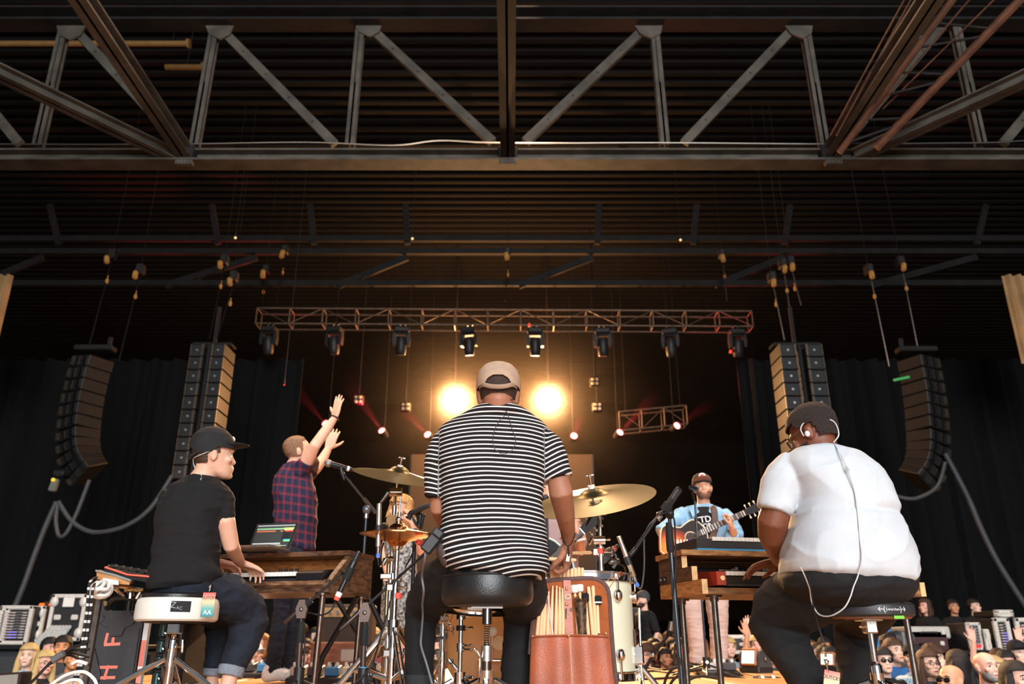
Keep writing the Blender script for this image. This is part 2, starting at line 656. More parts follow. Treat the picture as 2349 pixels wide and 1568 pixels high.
# corrugated side panels at both edges of the picture
for s, xs, lab in ((-1, (-90, 22), 'strip of tan corrugated siding at the left edge of the picture'), (1, (2306, 2440), 'strip of tan corrugated siding at the right edge of the picture')):
 a, b = at(xs[0], 640, 15), at(xs[1], 640, 15)
 z1, z0 = at(xs[0], 628, 15).z, at(xs[0], 830 if s > 0 else 800, 15).z
 n = 24
 vs, fs = [], []
 for i in range(n + 1):
  x = a.x + (b.x - a.x) * i / n
  y = 15 + (.09 if i % 4 < 2 else 0)
  vs += [(x, y, z0), (x, y, z1), (x, y + .02, z0), (x, y + .02, z1)]
 for i in range(n):
  q = 4 * i
  fs += [(q, q + 4, q + 5, q + 1), (q + 2, q + 3, q + 7, q + 6), (q + 1, q + 5, q + 7, q + 3), (q, q + 2, q + 6, q + 4)]
 fs += [(0, 1, 3, 2), (4 * n, 4 * n + 2, 4 * n + 3, 4 * n + 1)]
 o = obj('wall_left_siding' if s < 0 else 'wall_right_siding', MB().add(vs, fs), mat('tan_siding', (188, 150, 104), .6, .1, .15, 2), kind='structure', label=lab, smooth=0)
# black drapes at both sides
DRAPE = mat('black_velour', (7, 7, 9), .95, 0, .2, 3)
for (x0, x1, yy, lab) in ((-13.5, -5.2, 19, 'black stage drape with faint folds behind the left hung speakers'), (5.6, 13.5, 19, 'black stage drape with faint folds behind the right hung speakers')):
 n = 110
 vs, fs = [], []
 for i in range(n + 1):
  x = x0 + (x1 - x0) * i / n
  w = .16 * math.sin(i * .9) + .05 * math.sin(i * 2.3 + 1)
  vs += [(x, yy + w, -1.4), (x + .02, yy + w * .8, 6.9), (x, yy + w + .03, -1.4), (x + .02, yy + w * .8 + .03, 6.9)]
 for i in range(n):
  q = 4 * i
  fs += [(q, q + 4, q + 5, q + 1), (q + 2, q + 3, q + 7, q + 6), (q + 1, q + 5, q + 7, q + 3), (q, q + 2, q + 6, q + 4)]
 fs += [(0, 1, 3, 2), (4 * n, 4 * n + 2, 4 * n + 3, 4 * n + 1)]
 tag(obj('stage_drape', MB().add(vs, fs), DRAPE), lab, 'drape')
# grey-brown panel behind the drummer
SD = 23
a, b = at(945, 1042, SD), at(1358, 1045, SD)
zb = -1.4
t = thing('backdrop_panel', 'plain grey-brown panel standing in the dark behind the drummer', 'panel', ((a.x + b.x) / 2, SD, zb))
obj('panel_sheet', MB().box(((a.x + b.x) / 2, SD, (a.z + zb) / 2), (b.x - a.x, .08, a.z - zb), bev=.01), mat('grey_brown_panel', (70, 60, 50), .8, 0, .1, 1), t)
for x in (a.x, b.x):
 obj('edge_post', MB().box((x, SD + .04, (a.z + zb) / 2), (.07, .1, a.z - zb)), BLACKM, t)
# ================================================================ hung rig
LD = 18.0
TRM = mat('dull_truss_aluminium', (120, 100, 84), .5, .5, .2, 10)
HEADM = mat('dark_fixture_shell', (44, 40, 40), .5, 0, .15, 20)


def box_truss(p0, p1, h, d, bays, label, material):
 """p0,p1: ends of the near top chord"""
 p0, p1 = V(p0), V(p1)
 t = thing('lighting_truss', label, 'truss', p0 - V((0, 0, h)))
 ax = p1 - p0
 dn, bk = V((0, 0, -h)), V((0, d, 0))
 for o_ in (V((0, 0, 0)), dn, bk, dn + bk):
  obj('chord', MB().tube([p0 + o_, p1 + o_], .026, 8), material, t)
 for i in range(bays + 1):
  q = p0 + ax * (i / bays)
  obj('upright', MB().tube([q, q + dn], .019, 6), material, t)
  mb = MB().tube([q + bk, q + bk + dn], .016, 6)
  mb.tube([q, q + bk], .016, 6).tube([q + dn, q + dn + bk], .016, 6)
  obj('lacing', mb, material, t)
  if i < bays:
   q2 = p0 + ax * ((i + 1) / bays)
   A, B = (q, q2 + dn) if i % 2 == 0 else (q + dn, q2)
   obj('diagonal', MB().tube([A, B], .011, 6), material, t)
 return t


box_truss(at(590, 706, LD), at(1724, 713, LD), .40, .4, 15, 'long aluminium box truss carrying a row of moving heads above the stage', TRM)
TT = box_truss(at(1420, 944, 21), at(1574, 929, 21), .52, .45, 3, 'short tilted box truss in the dark to the right of the bright spotlights', TRM)
for x_, y_ in ((1435, 942), (1560, 931)):
 q = at(x_, y_, 21.2)
 obj('hanging_wire', MB().tube([q, V((q.x, q.y, ZC + .05))], .008, 6), DARKST, TT)


def moving_head():
 t = thing('moving_head', 'dark moving head', 'stage light', (0, 0, 0), 'moving heads under the long truss')
 mb = MB().box((0, 0, -.08), (.36, .3, .14), bev=.03)
 obj('base', mb, HEADM, t, local=True)
 mb = MB()
 for s in (-1, 1):
  mb.tube([(s * .06, 0, 0), (s * .06, 0, .07)], .02, 8)
  mb.box((s * .06, 0, .08), (.05, .07, .05), bev=.01)
 obj('clamp', mb, STEEL, t, local=True)
 mb = MB()
 for s in (-1, 1):
  mb.prism([(-.03, -.14), (.03, -.14), (.045, -.3), (.03, -.46), (-.03, -.46), (-.045, -.3)], -.07, .07, Matrix.Translation((s * .17, 0, 0)))
 mb.box((0, 0, -.17), (.36, .16, .05), bev=.02)
 obj('yoke', mb, HEADM, t, local=True)
 M = frame((0, -.25, 1), (1, 0, 0), (0, 0, -.42))
 mb = MB().lathe([(.02, .19), (.08, .18), (.115, .12), (.125, .0), (.13, -.12), (.115, -.24), (.1, -.26), (.09, -.26)], M, 20)
 h = obj('head', mb, HEADM, t, local=True)
 mb = MB().lathe([(.001, -.245), (.05, -.255), (.09, -.25)], M, 20)
 obj('lens', mb, mat('lens_glass', (60, 50, 46), .08, 0, .05, 5, coat=1), h, local=True)
 return t


mh = moving_head()
CH0, CH1 = at(590, 706, LD) - V((0, 0, .4)), at(1724, 713, LD) - V((0, 0, .4))
spots = [(625, 748), (773, 748), (925, 752), (1078, 752), (1227, 752), (1380, 752), (1533, 753), (1684, 753)]
names = ['first moving head from the left end of the long truss', 'second moving head from the left on the long truss', 'third moving head from the left, glinting on its right side', 'moving head above and left of the left bright spotlight', 'moving head above and left of the right bright spotlight', 'third moving head from the right on the long truss', 'second moving head from the right on the long truss', 'moving head at the right end of the long truss']
for i, (x, y) in enumerate(spots):
 o = mh if i == 0 else dup(mh, (0, 0, 0))
 o.location = CH0.lerp(CH1, (x - 590) / 1134.0) + V((0, 0, -.095))
 o['label'] = names[i]
 o.rotation_euler.z = random.uniform(-.3, .3)
# red domes standing in for LED reflections under two heads, and a tally lamp
RED = mat('red_lamp', (255, 60, 50), .4, emit=2.0, ecol=(255, 50, 40))
for (x, y, lab) in ((928, 801, 'red dome imitating an LED reflection below the third moving head from the left'), (1676, 806, 'red dome imitating an LED reflection below the moving head at the right end of the truss'), (1214, 745, 'red tally lamp on the truss chord above the drummer')):
 t = thing('red_dot', lab, 'lamp', at(x, y, LD))
 obj('lamp_body', MB().cyl(at(x, y, LD) + V((0, .1, 0)), at(x, y, LD), .03, n=10), HEADM, t)
 obj('lamp_stem', MB().tube([at(x, y, LD) + V((0, .05, 0)), at(x, y, LD) + V((0, .05, .3))], .012, 6), HEADM, t)
 obj('lamp_dome', MB().ball(at(x, y, LD), (.032, .032, .045), nu=10, nv=6), RED, t)

# chain hoists with tan chain bags
BAG = mat('tan_chain_bag', (196, 142, 72), .85, 0, .2, 12, .3, 80)
hoists = [(245, 595, 14.3, 205, 790), (310, 630, 14.3, 272, 830), (505, 607, 14.3, 480, 778), (527, 646, 14.3, 497, 778), (603, 628, 17, 600, 706), (647, 583, 17, 632, 700), (1162, 588, 17, 1158, 690), (1658, 592, 17, 1668, 690), (1775, 648, 14.3, 1800, 780), (1800, 617, 14.3, 1822, 780), (1818, 612, 14.3, 1838, 700), (2000, 630, 14.3, 2040, 840), (2073, 612, 14.3, 2105, 795)]
where = ['over the left curved speaker hang', 'right beside the left curved speaker hang, lower of two', 'over the left straight speaker hang, upper', 'over the left straight speaker hang, lower', 'at the left end of the long truss, lower', 'at the left end of the long truss, upper', 'over the middle of the long truss', 'over the right end of the long truss', 'over the right straight speaker hang, lowest', 'over the right straight speaker hang, tallest', 'over the right straight speaker hang, at its right', 'over the left side of the right curved speaker hang', 'over the right side of the right curved speaker hang']
for (x, y, D, x2, y2), w in zip(hoists, where):
 p = at(x, y, D)
 t = thing('chain_hoist', 'chain hoist with tan chain bag ' + w, 'hoist', p, 'chain hoists under the roof')
 s_ = mpp(y, D)
 mb = MB()
 mb.box(p, (11 * s_, .1, 22 * s_), rot('Y', random.uniform(-12, 12)), bev=.03)
 obj('chain_bag', mb, BAG, t)
 mb = MB().box(p + V((.02, .14, .18)), (.15, .2, .22), bev=.03)
 obj('motor', mb, HEADM, t)
 mb = MB().ball(p + V((.03, .1, -.42)), (.035, .035, .06), nu=8, nv=6)
 mb.tube([p + V((.03, .1, -.42)), p + V((.03, .1, -.3))], .012, 6)
 obj('hook', mb, BAG, t)
 e = at(x2, y2, D)
 obj('chain', MB().tube([p + V((.03, .12, 0)), e], .013, 5), STEEL, t)
 obj('hanging_wire', MB().tube([V((p.x + .02, p.y + .14, ZC + .05)), p + V((.02, .14, .25))], .006, 5), DARKST, t)

# straight speaker hangs: two columns of cabinets side by side
CABM = mat('speaker_cabinet_black', (30, 28, 27), .6, 0, .15, 8)
RAILM = mat('speaker_rail_steel', (96, 84, 70), .45, .6, .2, 10)
AD = 14.0
for side, top, bot in ((-1, [(438, 518)], [(399, 470)]), (1, [(1786, 1886)], [(1828, 1926)])):
 lab = 'straight double hang of black speaker cabinets ' + ('behind the man in the black cap' if side < 0 else 'behind the head of the man in white')
 t = thing('speaker_hang', lab, 'loudspeaker', at(450 if side < 0 else 1850, 790, AD))
 y0, y1, N = 787, 1098, 10
 xl0, xr0 = top[0]
 xl1, xr1 = bot[0]
 # world: vertical columns; x from the top edge
 L, R_ = at(xl0, y0, AD), at(xr0, y0, AD)
 wcol = (R_.x - L.x) * .40
 zt, zbm = L.z, at(xl1, y1, AD).z
 hh = (zt - zbm) / N
 for ci, xc in enumerate((L.x + wcol / 2, R_.x - wcol / 2)):
  for i in range(N):
   zc = zt - hh * (i + .5)
   mb = MB().box((xc, AD + .3, zc), (wcol, .55, hh * .96), bev=.015)
   c = obj('cabinet', mb, CABM, t)
   mb = MB().cyl((xc, AD + .03, zc), (xc, AD + .005, zc), .022, n=10)
   obj('badge', mb, ALU, c)
   rx = xc + (wcol / 2 - .025) * (1 if ci == 0 else -1)
   obj('side_rail', MB().box((rx, AD + .015, zc), (.04, .04, hh * .9)), RAILM, c)
   rx = xc - (wcol / 2 - .015) * (1 if ci == 0 else -1)
   obj('side_rail', MB().box((rx, AD + .015, zc), (.02, .03, hh * .9)), RAILM, c)
 mb = MB().box(((L.x + R_.x) / 2, AD + .3, zt + .05), (R_.x - L.x + .1, .3, .07), bev=.02)
 mb.box(((L.x + R_.x) / 2, AD + .3, zt + .45), (.06, .06, .8))
 obj('fly_frame', mb, DARKST, t)
 obj('cable_loom', MB().tube(smoothline([(V(((L.x + R_.x) / 2, AD + .08, zt - q))) for q in (0, 1, 2, (zt - zbm))]), .04, 8), RUBBER, t)

# curved speaker hangs (J shape), seen half from behind
for side in (-1, 1):
 lab = 'curved hang of black speaker cabinets at the far ' + ('left' if side < 0 else 'right')
 pts = [(212, 835), (203, 862), (196, 890), (190, 918), (185, 946), (182, 974), (180, 1000), (180, 1024), (183, 1046), (190, 1066), (200, 1082)]
 if side > 0:
  pts = [(2108, 838), (2113, 866), (2118, 894), (2122, 922), (2125, 950), (2127, 978), (2129, 1006), (2129, 1032), (2126, 1056), (2120, 1078), (2110, 1096)]
 t = thing('speaker_hang', lab, 'loudspeaker', at(pts[0][0], 800, AD))
 P = [at(x, y, AD) for x, y in pts]
 for i, p in enumerate(P):
  a = P[max(0, i - 1)]
  b = P[min(len(P) - 1, i + 1)]
  tdir = (a - b).normalized()
  roll = math.degrees(math.atan2(tdir.x, tdir.z))
  tilt = 0 if i < 6 else (i - 5) * 5
  R = rot('Z', side * 28) @ rot('Y', roll) @ rot('X', tilt)
  seg = (a - b).length / (2 if 0 < i < len(P) - 1 else 1)
  c = obj('cabinet', MB().box(p, (.52, .5, seg * .93), R, bev=.015), CABM, t)
  for q, w in ((-.2, .06), (-.03, .035), (.17, .07)):
   obj('side_rail', MB().box(p + R @ V((q * side * -1, -.26, 0)), (w, .03, seg * .7), R), RAILM if q < -.1 else STEEL, c)
 mb = MB().box(P[0] + V((0, 0, .3)), (.7, .25, .1), bev=.02)
 mb.box(P[0] + V((side * -.25, 0, .4)), (.06, .06, .25))
 obj('fly_frame', mb, DARKST, t)
 if side > 0:
  obj('green_lamp', MB().box(at(2068, 868, AD - .2), (.3, .03, .045), rot('Y', -12)), mat('green_strip', (60, 150, 80), .5, emit=.35, ecol=(60, 150, 80)), t)
# loose looms hanging from them
looms = [('thick dark cable loom hanging from the left curved speakers', [(205, 1100), (190, 1140), (175, 1178), (152, 1222), (135, 1228), (128, 1190), (134, 1150)], .035),
         ('long cable loom swagged from the left curved speakers to the straight hang', [(134, 1150), (160, 1190), (195, 1215), (232, 1220), (290, 1205), (345, 1165), (395, 1090)], .04),
         ('cable loom running down to the left corner behind the racks', [(130, 1150), (105, 1205), (80, 1270), (55, 1340), (30, 1400)], .045),
         ('cable loom looped under the right curved speakers', [(2040, 1133), (2080, 1143), (2110, 1140), (2150, 1115), (2168, 1060)], .035),
         ('cable loom running down to the right edge of the picture', [(2168, 1040), (2195, 1090), (2225, 1150), (2250, 1210), (2290, 1290), (2360, 1400)], .045)]
for lab, pts, r_ in looms:
 o = obj('cable_loom', MB().tube(smoothline(pl(pts, AD - .3)), r_, 8), mat('grey_cable_loom', (64, 66, 68), .6))
 tag(o, lab, 'cable')
# a hung camera or cluster by the left loom
t = thing('junction_box', 'small lit junction box hanging where the left looms meet', 'box', at(128, 1105, AD - .4))
obj('housing', MB().box(at(124, 1112, AD - .4), (.12, .1, .22), rot('Y', 10), bev=.02), mat('grey_housing', (120, 122, 110), .6), t)
obj('upper_box', MB().box(at(136, 1085, AD - .4), (.2, .12, .12), bev=.03), BLACKP, t)
obj('indicator', MB().ball(at(122, 1100, AD - .48), .035, nu=10, nv=6), mat('yellow_indicator', (235, 190, 60), .4, emit=.8, ecol=(235, 190, 60)), t)

# the two bright spotlights that shine back at the stage
SPD = 21.0
LAMP = mat('white_hot_lamp', (255, 236, 205), .3, emit=60, ecol=(255, 214, 160))
for i, (x, y) in enumerate(((1043, 915), (1258, 915))):
 p = at(x, y, SPD)
 t = thing('spotlight', 'blazing warm spotlight just left of the drummer\'s head' if i == 0 else 'blazing warm spotlight just right of the drummer\'s head', 'stage light', p, 'spotlights facing the stage')
 d = (V((0, 1, .6)) - p).normalized()
 M = frame(d, (1, 0, 0), p)
 can = obj('can', MB().lathe([(.05, -.5), (.16, -.48), (.2, -.3), (.24, -.06), (.265, 0), (.265, .06), (.25, .06), (.235, -.02)], M, 28), HEADM, t)
 obj('lamp_lens', MB().lathe([(.001, .035), (.12, .02), (.235, -.02)], M, 28), LAMP, can)
 mb = MB()
 X = M.to_3x3() @ V((1, 0, 0))
 q = p - d * .2
 mb.tube([q + X * .27, q + X * .3 + V((0, 0, .32)), q + V((0, 0, .42)), q - X * .3 + V((0, 0, .32)), q - X * .27], .018, 8)
 obj('yoke', mb, HEADM, t)
 obj('hanging_pole', MB().tube([q + V((0, 0, .42)), V((q.x, q.y, ZC + .05))], .025, 8), DARKST, t)
 light('spot_beam', 'SPOT', p + d * .3, (0.1 + (x - 1150) * .004, 3.0, .8), 9000, (1, .58, .26), .12, math.radians(70), .9)
 light('spot_spill', 'POINT', p + d * .45, (0, 0, 0), 900, (1, .43, .14), .1)
# four-lamp blinders, dim
DIM = mat('dim_warm_lamp', (235, 190, 140), .3, emit=.16, ecol=(255, 170, 100))
BRI = mat('warm_lamp', (235, 190, 140), .3, emit=.55, ecol=(255, 190, 130))
for (x, y, D, m_, lab) in ((821, 914, 20, DIM, 'dim four-lamp blinder right of the raised hand'), (929, 931, 20, DIM, 'dim four-lamp blinder left of the left bright spotlight'), (1371, 931, 20, BRI, 'warm four-lamp blinder right of the right bright spotlight'), (1365, 873, 20, DIM, 'very dim four-lamp blinder above the warm one on the right')):
 t = thing('blinder', lab, 'stage light', at(x, y, D))
 obj('housing', MB().box(at(x, y, D) + V((0, .12, 0)), (.26, .16, .26), bev=.03), HEADM, t)
 for dx in (-1, 1):
  for dz in (-1, 1):
   c = at(x + dx * 4.8, y + dz * 4.8, D)
   obj('bulb', MB().lathe([(.001, .03), (.03, .025), (.042, 0)], frame((0, -1, 0), (1, 0, 0), c + V((0, .03, 0))), 14), m_, t)
 obj('bracket', MB().tube([at(x, y, D) + V((0, .12, .13)), V((at(x, y, D).x, D + .12, ZC + .05))], .012, 6), DARKST, t)
# red beam lamps
HOT = mat('red_hot_lamp', (255, 190, 190), .3, emit=14, ecol=(255, 96, 90))
for (x, y, tx, ty, pw, lab) in ((745, 969, 690, 905, 500, 'red beam light crossing behind the raised forearm'), (875, 986, 832, 925, 500, 'red beam light above the crash cymbal'), (980, 995, 950, 965, 260, 'small red beam light left of the drummer\'s shoulder'), (1317, 998, 1325, 975, 200, 'small red beam light right of the drummer\'s shoulder'), (1423, 990, 1462, 950, 500, 'red beam light under the short tilted truss'), (1554, 975, 1592, 950, 260, 'red beam light at the right end of the short tilted truss')):
 p = at(x, y, 20.4)
 t = thing('beam_light', lab, 'stage light', p)
 d = (at(tx, ty, 20.0) - p).normalized()
 dd = (d + V((0, -1.2, 0))).normalized()
 M = frame(dd, (1, 0, .2), p)
 can = obj('can', MB().lathe([(.03, -.3), (.09, -.28), (.11, -.05), (.11, .0), (.1, 0), (.09, -.03)], M, 18), HEADM, t)
 obj('lamp_lens', MB().lathe([(.001, .02), (.05, .005), (.09, -.03)], M, 18), HOT, can)
 obj('bracket', MB().tube([p - dd * .15, p - dd * .15 + V((0, .1, .3)), V((p.x, p.y + .3, ZC + .05))], .012, 6), DARKST, t)
 light('red_beam', 'SPOT', p + dd * .05, at(tx, ty, 20.0), pw * 3.5, (1, .05, .07), .03, math.radians(24), .8)
# small warm pin-points in the house
for (x, y, lab) in ((540, 545, 'tiny warm bulb under the roof to the left'), (946, 547, 'tiny warm bulb under the roof left of centre'), (1561, 550, 'tiny warm bulb under the roof right of centre'), (652, 882, 'tiny red bulb in the dark behind the raised hand')):
 p = at(x, y, 17)
 t = thing('work_bulb', lab, 'lamp', p)
 obj('bulb', MB().ball(p, .03 if y < 800 else .015, nu=10, nv=6), mat('bulb_glow', (255, 205, 150), .4, emit=1.2, ecol=(255, 200, 140)) if y < 800 else RED, t)
 obj('socket', MB().cyl(p + V((0, 0, .02)), p + V((0, 0, .12)), .018, n=8).tube([p + V((0, 0, .1)), V((p.x, p.y, ZC + .05))], .006, 5), HEADM, t)

# haze box; density peaks at the two spotlights to put in their glow
hz = MB().box((0, 21.0, 5.0), (13, 2.6, 8.4))
HM = bpy.data.materials.new('glow_shaped_haze')
HM.use_nodes = True
nt = HM.node_tree
nt.nodes.remove(nt.nodes['Principled BSDF'])
vs_ = nt.nodes.new('ShaderNodeVolumeScatter')
vs_.inputs['Color'].default_value = (1, .96, .9, 1)
geo = nt.nodes.new('ShaderNodeNewGeometry')
acc = None
for lx in (1043, 1258):
 dn_ = nt.nodes.new('ShaderNodeVectorMath')
 dn_.operation = 'DISTANCE'
 dn_.inputs[1].default_value = at(lx, 915, SPD - .4)
 nt.links.new(geo.outputs['Position'], dn_.inputs[0])
 mr = nt.nodes.new('ShaderNodeMapRange')
 mr.interpolation_type = 'SMOOTHERSTEP'
 mr.inputs['From Min'].default_value = 0
 mr.inputs['From Max'].default_value = 3.7
 mr.inputs['To Min'].default_value = .036
 mr.inputs['To Max'].default_value = .003
 nt.links.new(dn_.outputs['Value'], mr.inputs['Value'])
 if acc is None:
  acc = mr.outputs[0]
 else:
  ad_ = nt.nodes.new('ShaderNodeMath')
  nt.links.new(acc, ad_.inputs[0])
  nt.links.new(mr.outputs[0], ad_.inputs[1])
  acc = ad_.outputs[0]
nt.links.new(acc, vs_.inputs['Density'])
vs_.inputs['Anisotropy'].default_value = .35
nt.links.new(vs_.outputs[0], nt.nodes['Material Output'].inputs['Volume'])
o = obj('haze', hz, HM, kind='stuff', label='thin stage haze made denser around the spotlights to give their glow', smooth=0)
o['category'] = 'haze'
# ================================================================ people: tools
def fuse(name, mb, mats, off, voxel=.006, it=4, wr=None, attrs=None, smoothf=.5):
 """one continuous surface from overlapping closed pieces"""
 me = bpy.data.meshes.new(name)
 me.from_pydata([p - off for p in mb.v], [], mb.f)
 bm = bmesh.new()
 bm.from_mesh(me)
 bmesh.ops.recalc_face_normals(bm, faces=bm.faces)
 bm.to_mesh(me)
 bm.free()
 o = bpy.data.objects.new(name, me)
 COL.objects.link(o)
 r = o.modifiers.new('r', 'REMESH')
 r.mode = 'VOXEL'
 r.voxel_size = voxel
 if it:
  s = o.modifiers.new('s', 'SMOOTH')
  s.factor = smoothf
  s.iterations = it
 dg = bpy.context.evaluated_depsgraph_get()
 m2 = bpy.data.meshes.new_from_object(o.evaluated_get(dg))
 bpy.data.objects.remove(o)
 bpy.data.meshes.remove(me)
 m2.name = name
 m2.materials.clear()
 for m in (mats if isinstance(mats, (list, tuple)) else [mats]):
  m2.materials.append(m)
 if wr:
  n = len(m2.vertices)
  cs, ns = [0.0] * (3 * n), [0.0] * (3 * n)
  m2.vertices.foreach_get('co', cs)
  m2.vertex_normals.foreach_get('vector', ns)
  for i in range(n):
   j = 3 * i
   d = wr(V((cs[j] + off.x, cs[j + 1] + off.y, cs[j + 2] + off.z)))
   cs[j] += ns[j] * d
   cs[j + 1] += ns[j + 1] * d
   cs[j + 2] += ns[j + 2] * d
  m2.vertices.foreach_set('co', cs)
 if attrs:
  for an, fn in attrs.items():
   a = m2.attributes.new(an, 'FLOAT', 'POINT')
   a.data.foreach_set('value', [fn(v.co + off) for v in m2.vertices])
 m2.shade_smooth()
 m2.update()
 return m2


def fold(amp, fx, fy, fz, seed=0):
 def f(p):
  q = V((p.x * fx + seed, p.y * fy, p.z * fz))
  a = noise.noise(q)
  b = noise.noise(q * 2.3 + V((3, 1, 7)))
  c = noise.noise(V((q.x * .6 + q.z * .8, q.y, q.z * 1.1 - q.x * .5)))
  return amp * .62 * (1.5 * (1 - abs(a)) ** 5 + 1.1 * (1 - abs(c)) ** 7 + .35 * b - .9)
 return f


HEAD_R = [(-.118, .020, .080, .045), (-.110, .034, .092, .02), (-.092, .049, .097, -.02), (-.068, .058, .095, -.05), (-.035, .067, .092, -.075),
          (0.0, .073, .089, -.092), (.03, .077, .092, -.100), (.06, .076, .086, -.101), (.085, .068, .070, -.09), (.104, .05, .045, -.066), (.115, .028, .018, -.04), (.119, .008, 0, -.022)]


def head_ring(z):
 R = HEAD_R
 if z <= R[0][0]:
  return R[0][1:]
 for a, b in zip(R, R[1:]):
  if z <= b[0]:
   t = (z - a[0]) / (b[0] - a[0])
   return tuple(a[i] + (b[i] - a[i]) * t for i in (1, 2, 3))
 return R[-1][1:]


def head_M(c, yaw=0, pitch=0, roll=0, s=1.0):
 """+Y of the head is the face; yaw 0 looks away from the camera, 180 at it"""
 return Matrix.Translation(c) @ (rot('Z', yaw) @ rot('X', pitch) @ rot('Y', roll)).to_4x4() @ Matrix.Scale(s, 4)


def add_head(mb, M, jaw=1.0):
 old, mb.T = mb.T, M
 mb.loft([((0, (f + b) / 2, z), (w * (jaw if z < -.05 else 1), 0, 0), (0, (f - b) / 2, 0)) for z, w, f, b in HEAD_R], 30, 2.15)
 mb.limb([(0, .084, .010), (0, .096, -.016), (0, .103, -.034)], [.008, .0095, .0115], 10)
 mb.limb([(-.013, .094, -.037), (.013, .094, -.037)], [.009, .009], 8)
 mb.limb([(-.03, .090, .024), (-.008, .094, .022)], [.009, .009], 8)
 mb.limb([(.03, .090, .024), (.008, .094, .022)], [.009, .009], 8)
 mb.limb([(-.018, .094, -.066), (0, .100, -.062), (.018, .094, -.066)], [.006, .008, .006], 8)
 mb.limb([(-.016, .094, -.077), (0, .099, -.077), (.016, .094, -.077)], [.006, .008, .006], 8)
 mb.ball((0, .084, -.104), (.022, .018, .016))
 for s in (-1, 1):
  mb.ball((s * .078, -.008, -.012), (.009, .020, .031), rot('Z', -s * 18), 12, 8)
  mb.ball((s * .080, -.010, .004), (.012, .018, .018), rot('Z', -s * 18), 12, 8)
  mb.ball((s * .047, .070, -.028), (.022, .018, .018))
 mb.T = old


def add_hand(mb, wr, d, nrm, thumb, curl=(.3, .3, .3, .3), spread=.06, s=1.0, tcurl=.3):
 """wr wrist, d along the hand, nrm out of the palm, thumb: +1/-1 side of d x nrm"""
 d = V(d).normalized()
 nrm = V(nrm)
 nrm = (nrm - d * nrm.dot(d)).normalized()
 sd = d.cross(nrm) * thumb
 wr = V(wr)
 L = .092 * s
 for i in range(4):
  lat = (.031 - .0207 * i) * s
  k = wr + d * (L * (1.0, 1.03, .98, .9)[i]) + sd * lat
  mb.limb([wr + sd * lat * .6 + d * .01, wr + sd * lat * .85 + d * L * .5, k], [.0135 * s, .0135 * s, .0105 * s], 10)
  fl_ = (.074, .083, .077, .06)[i] * s
  dd = (d + sd * (spread * (1.5 - i))).normalized()
  ax = dd.cross(nrm)
  pts, ang = [k], 0
  for q, w in ((.46, 1.0), (.3, 1.15), (.24, .8)):
   ang += curl[i] * w
   pts.append(pts[-1] + (dd * math.cos(ang) + nrm * math.sin(ang)) * fl_ * q)
  mb.limb(pts, [.0098 * s, .0088 * s, .008 * s, .0066 * s], 10)
 b = wr + d * .022 * s + sd * .026 * s + nrm * .006
 t1 = b + (d * .62 + sd * .7 + nrm * .25).normalized() * .042 * s
 t2 = t1 + (d * .8 + sd * (.55 - tcurl) + nrm * (.2 + tcurl)).normalized() * .032 * s
 t3 = t2 + (d * .95 + sd * (.35 - tcurl) + nrm * (.2 + tcurl)).normalized() * .024 * s
 mb.limb([wr + d * .012 + sd * .012 * s, b, t1, t2, t3], [.014 * s, .0165 * s, .012 * s, .0105 * s, .008 * s], 10)


def ringpx(y, L, R, D, th, yaw=0):
 c = at((L + R) / 2, y, D)
 h = (R - L) / 2 * mpp(y, D)
 a, b = V((h, 0, 0)), V((0, th, 0))
 return (c, a, b)


def torso(mb, rows, n=36, ex=2.4):
 mb.loft([ringpx(*r) for r in rows], n, ex)


def limbpx(mb, pts, n=16, flat=False):
 """pts: (px, py, D, radius px)"""
 P = [at(a, b, c) for a, b, c, r in pts]
 R = [r * mpp(b, c) for a, b, c, r in pts]
 if flat:
  mb.tube(P, R, n)
 else:
  mb.limb(P, R, n)
 return P, R


def shell(M, pred, off=.006, th=.004, lift=0, nz=60, n=110, zmin=-.118, zmax=.119):
 """hair or cap as a shell over the head; pred(x, y, z) in head coordinates"""
 bm = bmesh.new()
 rows = []
 for i in range(nz + 1):
  z = zmin + (zmax - zmin) * i / nz
  w, f, b = head_ring(z)
  sx = w + off
  sy = (f - b) / 2 + off
  row = []
  for j in range(n):
   a = 2 * PI * j / n
   ca, sa = math.cos(a), math.sin(a)
   ca = math.copysign(abs(ca) ** (2 / 2.15), ca)
   sa = math.copysign(abs(sa) ** (2 / 2.15), sa)
   zz = z + (off + lift) * max(0, (z - .04) / .08)
   row.append(bm.verts.new((ca * sx, (f + b) / 2 + sa * sy, zz)))
  rows.append(row)
 for i in range(nz):
  for j in range(n):
   q = (rows[i][j], rows[i][(j + 1) % n], rows[i + 1][(j + 1) % n], rows[i + 1][j])
   c = sum((v.co for v in q), V((0, 0, 0))) / 4
   if pred(c.x, c.y, c.z):
    bm.faces.new(q)
 top = rows[-1]
 if pred(0, 0, zmax):
  bm.faces.new(top)
 bmesh.ops.delete(bm, geom=[v for v in bm.verts if not v.link_faces], context='VERTS')
 bmesh.ops.recalc_face_normals(bm, faces=bm.faces)
 bmesh.ops.solidify(bm, geom=bm.faces[:], thickness=-th)
 bm.verts.index_update()
 mb = MB()
 mb.T = M
 mb.add([v.co.copy() for v in bm.verts], [[v.index for v in f.verts] for f in bm.faces])
 mb.T = None
 bm.free()
 return mb


def hair_noise(mb, amp, fr=60):
 for i, p in enumerate(mb.v):
  mb.v[i] = p + noise.noise_vector(p * fr) * amp
 return mb


